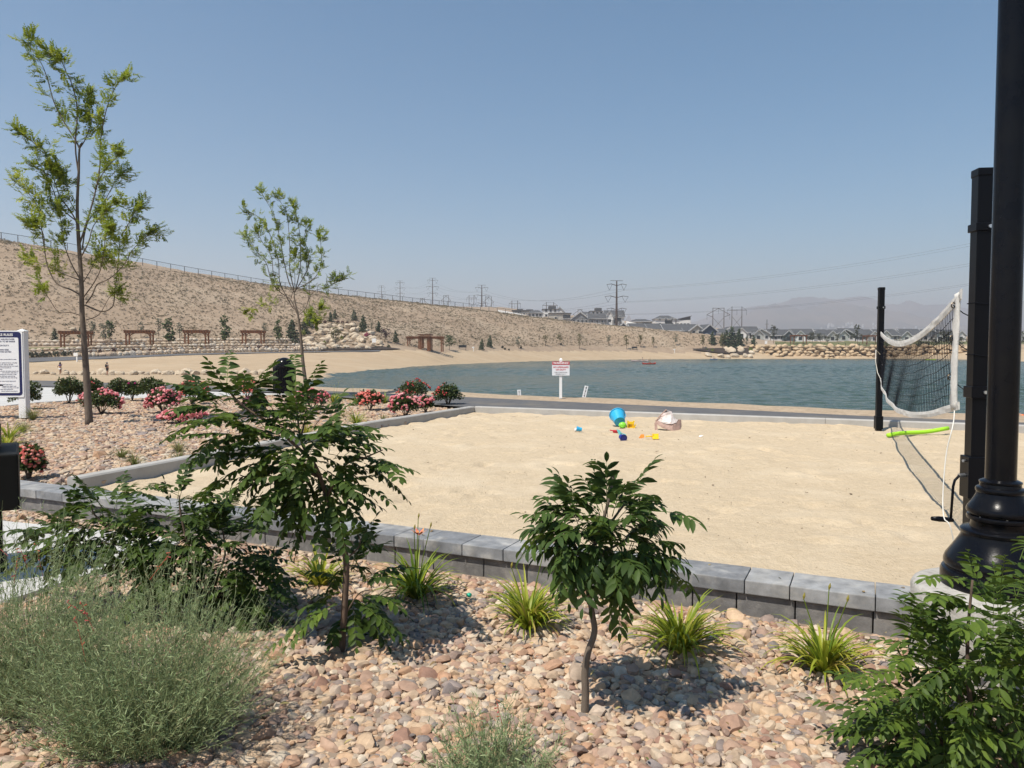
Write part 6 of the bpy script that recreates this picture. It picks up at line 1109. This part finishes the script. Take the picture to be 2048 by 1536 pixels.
for a in [('low dark roofed house first behind the start of the white fence', 1037, 22.0, 450, 24, 3.0, 4.2, 'flat', 'slate'), ('beige house with a flat dark roof up the slope', 1056, 21, 445, 28, 3.6, 4.6, 'flat', 'beige'), ('white low house with a porch near the white fence', 1070, 19.6, 425, 32, 2.8, 4.6, 'hip', 'white', None, 0, 9, 4), ('tall white house with a stepped dark modern roof', 1101, 20.5, 450, 30, 5.2, 7.4, 'flat', 'white', None, 0, 9, 3), ('white gabled house behind the grey one on the slope', 1119, 22.0, 465, 18, 3.2, 6.0, 'gable', 'white'), ('beige and grey house with a wide flat dark roof', 1120, 17.6, 420, 42, 4.2, 4.8, 'flat', 'beige', None, 0, 9, 2, None, None, .3), ('grey gabled house with white trim on the slope', 1160, 16.0, 420, 36, 2.8, 6.6, 'gable', 'grey', None, 0, 9, 4), ('white house peeping over the grey gabled one', 1172, 19.5, 460, 26, 3.4, 5.6, 'hip', 'white'), ('white two storey house with a dark flat roof', 1194, 19.2, 455, 26, 5.6, 7.8, 'flat', 'white', None, 0, 9, 3), ('grey roofed white house left of the white farmhouse', 1194, 15.6, 415, 34, 3.4, 6.0, 'gable_side', 'grey', None, 0, 9, 3),
          ('white farmhouse with two dark gables behind the nearest steel pole', 1229, 15.4, 420, 38, 4.8, 8.2, 'gable_side', 'white', None, 0, 9, 3, None, (-.3, 4, 3.4, 'white'), .15), ('low dark hipped house with a beige wall', 1283, 15.0, 440, 48, 3.0, 4.8, 'hip', 'beige', None, 0, 10, 2, None, None, .2), ('white hipped house with a deep balcony', 1331, 14.6, 430, 42, 4.6, 6.8, 'hip', 'white', None, 0, 10, 3, None, None, .12), ('white modern house with a single sloping roof', 1365, 14.4, 430, 30, 4.2, 6.4, 'shed', 'white', None, 0, 9, 4)]: house(*a[:13], group='houses on the far slope', **({'gfront': a[14]} if len(a) > 14 else {}), **({'porch': a[15]} if len(a) > 15 else {}), **({'wins': 3} if False else {}))
FR = 'houses just behind the far bank'
for a in [('dark blue house with two white edged gables below the steel pole', 1246, 9.0, 335, 26, 2.2, 4.4, 'gable', 'blue', None, 0, 9, 2), ('slate house right of the dark blue gables', 1277, 8.8, 338, 30, 2.3, 4.6, 'gable_side', 'slate', None, R(8), 9, 2), ('long dark roofed house with a pale gable end', 1310, 8.6, 340, 36, 2.3, 4.8, 'gable_side', 'pale', None, R(-6), 9, 2), ('dark roofed house with a small round topped window wall', 1345, 8.2, 338, 34, 2.4, 4.8, 'gable_side', 'pale', None, R(6), 9, 2), ('dark roofed house under the white modern house', 1378, 8.0, 338, 34, 2.4, 5.0, 'gable_side', 'slate', None, R(-4), 9, 2), ('beige gabled house left of the navy one', 1393, 7.6, 330, 30, 2.4, 4.9, 'gable', 'beige', None, 0, 9, 2), ('navy blue gabled house behind the tall wooden pole frames', 1418, 6.3, 328, 30, 3.6, 6.2, 'gable', 'blue', None, R(10), 9, 2), ('dark roofed low house between the pole frames', 1446, 6.0, 345, 28, 3.2, 5.4, 'hip', 'white', None, 0, 9, 2)]: house(*a, group=FR)
cols = ['white', 'pale', 'slate', 'grey', 'pale', 'green', 'slate', 'pale', 'grey', 'white', 'slate', 'pale', 'green']; k = 0; rr = random.Random(8)
rowspec = [(336, lambda px: tz((px-1024)/F*336, 336)-.2, 'first', [1478, 1521, 1563, 1607, 1650, 1690, 1733, 1776, 1818, 1862, 1905, 1990, 2038]), (382, lambda px: tz((px-1024)/F*382, 382)-.9, 'second', [1462, 1500, 1540, 1580, 1622, 1660, 1700, 1742, 1785, 1826, 1868, 1910, 2010]), (428, lambda px: tz((px-1024)/F*428, 428)-1.4, 'third', [1470, 1510, 1556, 1596, 1640, 1682, 1726, 1770, 1812, 1850, 1895])]
for Y, zf, nm, pxs in rowspec:
    for px in pxs:
        c = cols[k % len(cols)]; k += 1; kind = ('gable_side', 'gable_side', 'gable', 'hip')[(k*7) % 4]
        lab = {'first': 'lawn facing house in the front row beyond the riprap, %s walls' % c, 'second': 'dark roofed house in the middle row beyond the riprap, %s walls' % c, 'third': 'dark roofed house in the back row beyond the riprap, %s walls' % c}[nm]
        house(lab, px, zf(px), Y, rr.uniform(36, 44)*336/Y*1.06, 2.9 if nm == 'first' else 2.5, rr.uniform(4.9, 5.7), kind, c, 'white' if nm == 'first' else None, R(rr.uniform(-6, 6)), 11, 3 if nm == 'first' else 2, 'houses in the %s row, %s walls' % (nm, c), (rr.choice((-.25, .22, .05)), 4.4, 2.0, rr.choice(('white', 'pale', c))) if nm == 'first' else None)
# white vinyl fence on the slope
t = thing('vinyl_fence', 'long white solid fence descending the slope in front of the far houses', 'fence', (0, 400, 15)); mb = MB()
W_ = [P(996, 622, 398), P(1040, 630, 398), P(1080, 639, 398), P(1110, 645, 396), P(1140, 650, 392), P(1175, 653, 386), P(1192, 649, 388), P(1215, 652, 386), P(1240, 657, 380)]
for a, b_ in zip(W_[:-1], W_[1:]): mb.add([a-Vector((0, 0, 3)), b_-Vector((0, 0, 3)), b_+Vector((0, 0, .7)), a+Vector((0, 0, .7)), a+Vector((0, .2, .7)), b_+Vector((0, .2, .7)), a+Vector((0, .2, -3)), b_+Vector((0, .2, -3))], [(0, 1, 2, 3), (3, 2, 5, 4), (7, 6, 4, 5)])
mb.build('panel', wp, t, world=True)
t = thing('vinyl_fence', 'short white solid fence beside the low dark hipped house', 'fence', P(1265, 648, 400)); mb = MB(); a, b_ = P(1252, 645, 400), P(1282, 650, 396); mb.add([a-Vector((0, 0, 4)), b_-Vector((0, 0, 4)), b_+Vector((0, 0, .5)), a+Vector((0, 0, .7)), a+Vector((0, .2, .7)), b_+Vector((0, .2, .5))], [(0, 1, 2, 3), (3, 2, 5, 4)]); mb.build('panel', wp, t, world=True)
# ---- power lines
rust = mat('weathering_steel', (.05, .032, .026), .8); wood = mat('pole_wood', (.085, .07, .06), .9); wirem = mat('power_wire', (.10, .10, .11), .6)
ends = []
def monopole(label, px, ytop, Y, arm, rz):
    p = P(px, ytop, Y); gz_ = tz(p.x, Y); h = p.z-gz_; t = thing('transmission_pole', label, 'power pole', (p.x, p.y, gz_), rz, 'steel transmission poles on the ridge'); mb = MB(); mb.tube([(0, 0, -2), (0, 0, h)], [.75, .30], 10); mb.build('pole', rust, t); E = []
    mb = MB(); mb.beam((-arm*.27, 0, h-.1), (arm*.27, 0, h-.1), .2); mb.build('top_arm', rust, t)
    for z, s in ((h-2.0, .43), (h-8.1, .51), (h-14.3, .43)):
        for sx in (-1, 1):
            mb = MB(); mb.beam((0, 0, z-.6), (sx*arm*s*.55, 0, z+.25), .3); mb.beam((sx*arm*s*.55, 0, z+.25), (sx*arm*s, 0, z-.15), .22); am = mb.build('crossarm', rust, t)
            tip = Vector((sx*arm*s*.72, 0, z-3.0)); mb = MB(); mb.tube([(sx*arm*s*.98, 0, z-.1), tip], .09, 4); mb.tube([(sx*arm*s*.45, 0, z), tip], .09, 4); mb.build('insulator', dk, am); E.append(Matrix.Rotation(rz, 3, 'Z') @ tip+Vector(t.location))
    ends.append(E); return t
for a in [('tall steel pole nearest the houses, largest of the line', 1233.5, 561, 385, 12.2, R(8)), ('tall steel pole second largest, left of the hilltop houses', 963.5, 570, 600, 12.2, R(8)), ('steel pole in the middle of the ridge line', 865, 556, 720, 12.2, R(8)), ('steel pole left of the middle one on the ridge', 800, 561.5, 860, 12.2, R(8)), ('smallest and farthest left steel pole on the ridge', 763, 571, 1000, 12.2, R(8))]: monopole(*a)
off = P(2420, 380, 300); ends.insert(0, [off+Vector(((i % 2)*5-2, (i % 2)*8, -(i//2)*10)) for i in range(6)])
t = thing('power_lines', 'thin sagging power wires strung between the steel poles and out of view', 'power line', (0, 400, 30), 0)
for A, B in zip(ends[:-1], ends[1:]):
    for a, b_ in zip(A, B):
        mb = MB(); n = 26; sg = (b_-a).length*.028; mb.tube([a.lerp(b_, i/n)-Vector((0, 0, sg*4*(i/n)*(1-i/n))) for i in range(n+1)], .045, 3, cap=False); mb.build('wire', wirem, t, world=True)
def hframe(label, px, ytop, Y, gap, arm, style, group='wooden pole frames beyond the ridge'):
    p = P(px, ytop, Y); g_ = tz(p.x, Y); h = p.z-g_; t = thing('wooden_pole_frame', label, 'power pole', (p.x, p.y, g_), 0, group)
    for sx in (-1, 1): mb = MB(); mb.tube([(sx*gap/2, 0, -1), (sx*gap/2, 0, h)], [.32, .2], 6); mb.build('pole', wood, t)
    mb = MB(); zt = h-2.4
    if style == 'flat': mb.beam((-arm/2, 0, zt), (arm/2, 0, zt), .3); mb.beam((-gap/2, 0, h-.4), (gap/2, 0, h-.4), .12); [mb.beam((sx*gap/2, 0, h-.3), (sx*arm/2, 0, zt), .12) for sx in (-1, 1)]
    else: mb.beam((-gap/2, 0, h-.3), (gap/2, 0, h-.3), .3); [mb.beam((0, 0, h-.5), (sx*arm/2, 0, h-4.6), .3) for sx in (-1, 1)]; [mb.beam((sx*arm/2, 0, h-4.6), (sx*gap/2, 0, h-6.2), .3) for sx in (-1, 1)]
    mb.build('crossarm', wood, t)
    mb = MB(); b0 = (h-6.5); [mb.beam((sx*gap/2, .1*sx, b0), (-sx*gap/2, .1*sx, b0-8), .18) for sx in (-1, 1)]; mb.build('brace', wood, t)
    for sx in (-1, 0, 1): mb = MB(); z = zt if style == 'flat' else (h-4.6 if sx else h-.6); mb.beam((sx*arm*.49, 0, z), (sx*arm*.49, 0, z-3.4), .14); mb.build('insulator', dk, t)
for a in [('wooden pole frame with slanted arms right of the navy house', 1437, 615.5, 500, 7.4, 15.5, 'slant'), ('wooden pole frame with a flat arm, right of the slanted one', 1474, 613, 500, 6.6, 13, 'flat'), ('wooden pole frame in front of the tall white house', 1100, 604, 520, 5.0, 10.5, 'flat'), ('wooden pole frame above the start of the white fence', 1029.5, 601, 560, 4.2, 8.8, 'flat'), ('distant wooden frame with slanted arms behind the second largest pole', 977, 593, 640, 5, 8.5, 'slant'), ('distant wooden frame left of the second largest pole', 943, 590.5, 660, 4.2, 8.6, 'flat'), ('distant wooden frame right of the middle steel pole', 892, 590.5, 700, 4.6, 8.5, 'slant'), ('distant wooden frame left of the middle steel pole', 845, 596, 800, 4.4, 8, 'slant'), ('distant arched wooden frame over the white two storey house', 1160, 618, 640, 3.4, 12, 'slant')]: hframe(*a)
p = P(1534, 639, 360); gz_ = tz(p.x, 360); t = thing('utility_pole', 'single thin wooden pole among the pale houses', 'power pole', (p.x, 360, gz_)); mb = MB(); mb.tube([(0, 0, -1), (0, 0, p.z-gz_)], [.22, .14], 6); mb.build('pole', wood, t); mb = MB(); mb.beam((-.9, 0, p.z-gz_-2.2), (.9, 0, p.z-gz_-2.2), .14); mb.build('crossarm', wood, t)
# distant town on the mountain foot
r = random.Random(5)
for i in range(42):
    px = r.choice((r.gauss(1680, 24), r.gauss(1700, 14), r.uniform(1640, 1790), r.uniform(1780, 1880))); py = r.uniform(645, 657) if px < 1760 else r.uniform(652, 660); Y = 3700+r.uniform(-120, 260); p = P(px, py, Y); s = r.uniform(3.5, 7)
    if i == 0: mb = MB(); mb.box((0, 0, -1), (1.3, 1, 4)); mb.add([(-.7, -.55, 1), (.7, -.55, 1), (.7, .55, 1), (-.7, .55, 1), (-.7, 0, 1.6), (.7, 0, 1.6)], [(0, 1, 5, 4), (2, 3, 4, 5), (1, 2, 5), (3, 0, 4)]); town = mb.build('distant_house', mat('town_white', (.46, .46, .46), .8)); o = town
    else: o = town.copy(); COL.objects.link(o)
    o.location = p; o.scale = (s, s*.8, s*.55); tag(o, 'tiny white house in the distant town on the mountain foot', 'house', 'houses of the distant town')
# ================================================================== PEOPLE AND BOATS
skin = mat('skin', (.38, .215, .145), .6); skin_t = mat('tanned_skin', (.26, .135, .085), .6)
def skinmesh(name, verts, edges, rad, m, parent, root=0, lev=1, loose=None):
    me = bpy.data.meshes.new(name); me.from_pydata([tuple(v) for v in verts], edges, []); me.materials.append(m); o = link(name, me, parent)
    md = o.modifiers.new('skin', 'SKIN'); md.use_smooth_shade = True; sv = me.skin_vertices[0].data if me.skin_vertices else None
    if sv is None: bm = bmesh.new(); bm.from_mesh(me); bm.verts.layers.skin.verify(); bm.to_mesh(me); bm.free(); sv = me.skin_vertices[0].data
    for i, r_ in enumerate(rad): sv[i].radius = (r_, r_) if not hasattr(r_, '__len__') else r_; sv[i].use_root = (i == root)
    if lev: s = o.modifiers.new('sub', 'SUBSURF'); s.levels = lev; s.render_levels = lev
    return o
def person(label, loc, rz, H, J, sk, clothes, hair, parts=(), group=None):
    """J: joint name -> position in units of body height. One skinned body, clothes and hair as children"""
    t = thing('person', label, 'person', loc, rz, group); n = list(J); V = [Vector(J[k])*H for k in n]; ix = {k: i for i, k in enumerate(n)}
    E = [('pelvis', 'belly'), ('belly', 'chest'), ('chest', 'neck'), ('neck', 'head'), ('head', 'crown')]
    for s in 'lr': E += [('chest', 'sh_'+s), ('sh_'+s, 'el_'+s), ('el_'+s, 'wr_'+s), ('wr_'+s, 'hand_'+s), ('pelvis', 'hip_'+s), ('hip_'+s, 'kn_'+s), ('kn_'+s, 'an_'+s), ('an_'+s, 'toe_'+s)]
    RD = dict(pelvis=.075, belly=.068, chest=.082, neck=.032, head=.062, crown=.045); 
    for s in 'lr': RD.update({'sh_'+s: .036, 'el_'+s: .025, 'wr_'+s: .018, 'hand_'+s: .016, 'hip_'+s: .055, 'kn_'+s: .037, 'an_'+s: .024, 'toe_'+s: .018})
    skinmesh('body', V, [(ix[a], ix[b_]) for a, b_ in E if a in ix and b_ in ix], [RD[k]*H for k in n], sk, t, ix['pelvis'])
    for nm, m, chains, grow in clothes:
        ks = []; [ks.append(k) for c in chains for k in c if k not in ks]; jj = {k: i for i, k in enumerate(ks)}
        vs = []; 
        for k in ks:
            if k.startswith('~'): a, b_, f = k[1:].split('|'); vs.append(Vector(J[a]).lerp(Vector(J[b_]), float(f))*H)
            else: vs.append(V[ix[k]])
        def rad(k):
            if k.startswith('~'): a, b_, f = k[1:].split('|'); return (RD[a]+(RD[b_]-RD[a])*float(f))*H*grow
            return RD[k]*H*grow
        skinmesh(nm, vs, [(jj[c[i]], jj[c[i+1]]) for c in chains for i in range(len(c)-1)], [rad(k) for k in ks], m, t)
    if hair:
        v, f = lump(2, 5, .12); c = Vector(J['head']).lerp(Vector(J['crown']), .45)*H; long_ = hair[1]; sc = np.array([.068, .072, .072+.05*long_])*H; me = mesh_np('hair', v*sc+npn(c)+np.array([0, .012*H, .012*H-.05*long_*H]), f, smooth=True); me.materials.append(hair[0]); link('hair', me, t)
    for fn in parts: fn(t, H)
    return t
STAND = dict(pelvis=(0, 0, .52), belly=(0, .005, .62), chest=(0, .0, .73), neck=(0, .0, .83), head=(0, -.005, .90), crown=(0, -.005, .955), sh_l=(-.10, 0, .79), el_l=(-.125, 0, .63), wr_l=(-.13, -.02, .49), hand_l=(-.13, -.03, .44), sh_r=(.10, 0, .79), el_r=(.125, 0, .63), wr_r=(.13, -.02, .49), hand_r=(.13, -.03, .44), hip_l=(-.05, 0, .48), kn_l=(-.055, -.005, .27), an_l=(-.055, .01, .05), toe_l=(-.06, -.06, .018), hip_r=(.05, 0, .48), kn_r=(.055, -.01, .27), an_r=(.055, .01, .05), toe_r=(.06, -.06, .018))
def cloth(n, c): return mat('cloth_'+n, c, .9)
SHIRT = [['belly', 'chest'], ['chest', 'sh_l', '~sh_l|el_l|.6'], ['chest', 'sh_r', '~sh_r|el_r|.6']]; SHORT = [['belly', 'pelvis'], ['pelvis', 'hip_l', '~hip_l|kn_l|.7'], ['pelvis', 'hip_r', '~hip_r|kn_r|.7']]
dark_hair = mat('dark_hair', (.02, .014, .011), .6); brown_hair = mat('brown_hair', (.09, .045, .022), .6)
J = dict(STAND); J.update(el_l=(-.19, .0, .80), wr_l=(-.13, -.02, .88), hand_l=(-.10, -.03, .90), el_r=(.20, .0, .72), wr_r=(.30, -.02, .62), hand_r=(.335, -.03, .58))
p = drop(121, 750, 70, 100); person('child in a purple top and white shorts with arms raised aside on the beach', p, PI*.9, 26*p.y/F, J, skin_t, [('shirt', cloth('purple', (.05, .04, .14)), SHIRT, 1.12), ('shorts', cloth('white', (.6, .58, .58)), [['pelvis', 'hip_l', '~hip_l|kn_l|.3'], ['pelvis', 'hip_r', '~hip_r|kn_r|.3']], 1.12)], (dark_hair, 1))
def pack(t, H):
    v, f = lump(2, 8, .12); me = mesh_np('backpack', v*np.array([.085, .055, .125])*H+np.array([0, .10*H, .72*H]), f, smooth=True); me.materials.append(cloth('black', (.008, .008, .01))); link('backpack', me, t)
    mb = MB(); mb.lathe([(.085*H, .94*H), (.07*H, .952*H), (.064*H, .98*H), (.03*H, .995*H)], 14); mb.build('cap', cloth('grey', (.28, .28, .28)), t, smooth=True)
J = dict(STAND); J.update(kn_r=(.06, -.05, .28), an_r=(.055, .0, .06))
p = drop(214.5, 751, 70, 100); person('person in dark shorts and a grey shirt with a black backpack on the beach', p, R(160), 27*p.y/F, J, skin, [('shirt', cloth('grey2', (.13, .14, .15)), SHIRT, 1.12), ('shorts', cloth('dark', (.012, .013, .016)), SHORT, 1.14), ('shoe', cloth('dark', (.012, .013, .016)), [['an_l', 'toe_l']], 1.3), ('shoe', cloth('dark', (.012, .013, .016)), [['an_r', 'toe_r']], 1.3)], (brown_hair, 0), (pack,))
SIT = dict(STAND); SIT.update(pelvis=(0, 0, .06), belly=(0, -.0, .16), chest=(0, -.01, .27), neck=(0, -.01, .37), head=(0, -.015, .44), crown=(0, -.015, .495), sh_l=(-.10, 0, .33), el_l=(-.13, -.06, .20), wr_l=(-.10, -.15, .16), hand_l=(-.09, -.18, .16), sh_r=(.10, 0, .33), el_r=(.13, -.06, .20), wr_r=(.10, -.15, .16), hand_r=(.09, -.18, .16), hip_l=(-.05, -.02, .06), kn_l=(-.06, -.24, .13), an_l=(-.06, -.42, .03), toe_l=(-.06, -.47, .05), hip_r=(.05, -.02, .06), kn_r=(.06, -.24, .13), an_r=(.06, -.42, .03), toe_r=(.06, -.47, .05))
def boat(name, label, cat, px, py, length, m, rz, wide=.38):
    p = G(px, py, ZW); t = thing(name, label, cat, p, rz); mb = MB(); n = 16; vs = []
    for i in range(n+1):
        s = i/n*2-1; w_ = wide*(1-abs(s)**2.6)+.02; lift = .16*abs(s)**3; vs += [(s*length/2, -w_, .20+lift), (s*length/2, -w_*.7, .02+lift), (s*length/2, 0, -.08+lift), (s*length/2, w_*.7, .02+lift), (s*length/2, w_, .20+lift), (s*length/2, 0, .24+lift)]
    mb.add(vs, [(i*6+j, (i+1)*6+j, (i+1)*6+(j+1) % 6, i*6+(j+1) % 6) for i in range(n) for j in range(6)]+[tuple(range(5, -1, -1)), tuple(n*6+j for j in range(6))]); mb.build('hull', m, t, smooth=True); mb = MB(); mb.tube([(.45*math.cos(a)-.1, .24*math.sin(a), .25) for a in np.linspace(0, 2*PI, 17)], .03, 5); mb.build('cockpit_rim', dk, t); return t, p
def paddler(label, p, rz, J, top, hairm, dz=.14): return person(label, p+Vector((0, 0, dz)), rz, 1.72, J, skin, [('shirt', cloth(*top), SHIRT, 1.15)], (hairm, 0))
def paddle(label, p, rz, a, b_):
    t = thing('paddle', label, 'paddle', p, rz); a, b_ = Vector(a), Vector(b_); mb = MB(); mb.tube([a, b_], .018, 6); mb.build('shaft', dk, t); d = (b_-a).normalized()
    for e, s in ((a, -1), (b_, 1)): mb = MB(); v, f = ico(2); Mq = d.to_track_quat('X', 'Z').to_matrix(); mb.add([Mq @ Vector((q[0]*.24, q[1]*.02, q[2]*.10))+e+d*s*.18 for q in v], [tuple(q) for q in f]); mb.build('blade', dk, t, smooth=True)
red_k, whi_k, blu_k, lime_k = mat('red_hull', (.42, .035, .02), .4), mat('white_red_hull', (.55, .40, .38), .4), mat('blue_hull', (.04, .17, .36), .4), mat('lime_hull', (.42, .62, .05), .4)
SP = dict(SIT); SP.update(el_l=(-.16, -.08, .26), wr_l=(-.20, -.17, .34), hand_l=(-.21, -.19, .36), el_r=(.15, -.08, .20), wr_r=(.18, -.18, .17), hand_r=(.19, -.20, .15))
t, p = boat('kayak', 'bright red kayak on the lake, closer of the two kayaks', 'kayak', 1298, 728.5, 3.0, red_k, R(4)); paddler('paddler in a blue grey top sitting in the bright red kayak', p, R(70), SP, ('teal', (.10, .20, .26)), brown_hair); paddle('black double paddle held up by the paddler in the bright red kayak', p+Vector((0, 0, .14)), R(70), (-.95, -.42, 1.12), (.75, -.38, .12))
t, p = boat('kayak', 'long pale red kayak near the far beach', 'kayak', 1279, 722.8, 4.6, whi_k, R(2)); paddler('paddler in a white top sitting in the long pale kayak', p+Vector((.8, 0, 0)), R(80), SIT, ('white2', (.5, .48, .5)), dark_hair)
t, p = boat('kayak', 'small blue kayak by the far mulch bed', 'kayak', 1427.5, 719.4, 2.4, blu_k, R(10)); paddler('paddler in a blue top in the small blue kayak', p, R(70), SP, ('blue', (.06, .18, .36)), dark_hair); paddle('black double paddle of the paddler in the small blue kayak', p+Vector((0, 0, .14)), R(70), (-.6, -.42, .2), (.85, -.38, .5))
boat('kayak', 'empty lime kayak floating near the far rocks, seen through the net', 'kayak', 1861, 720.2, 3.4, lime_k, R(3))
# person at the right picture edge, stooping behind the bank
p = P(2047, 838, 17.0); J = dict(STAND); J.update(belly=(0, -.03, .61), chest=(0, -.10, .70), neck=(-.0, -.19, .76), head=(-.0, -.25, .79), crown=(0, -.31, .80), sh_l=(-.10, -.12, .74), sh_r=(.10, -.12, .74), el_l=(-.12, -.2, .60), wr_l=(-.11, -.24, .47), hand_l=(-.11, -.25, .42), el_r=(.12, -.2, .60), wr_r=(.11, -.24, .47), hand_r=(.11, -.25, .42))
p = Vector((p.x, p.y, ZW+.62)); person('person with brown hair and an orange top stooping by the water at the photo edge', p, R(-80), 1.35, J, skin, [('shirt', cloth('orange', (.65, .16, .05)), SHIRT, 1.12), ('shorts', cloth('dark', (.012, .013, .016)), SHORT, 1.14)], (brown_hair, 1))
# ================================================================== FINISH: lettering becomes plain meshes
bpy.context.view_layer.update(); dg = bpy.context.evaluated_depsgraph_get()
for o in [o for o in bpy.data.objects if o.type == 'FONT']:
    me = bpy.data.meshes.new_from_object(o.evaluated_get(dg)); n = link('lettering', me, o.parent); n.matrix_local = o.matrix_local.copy(); bpy.data.objects.remove(o)
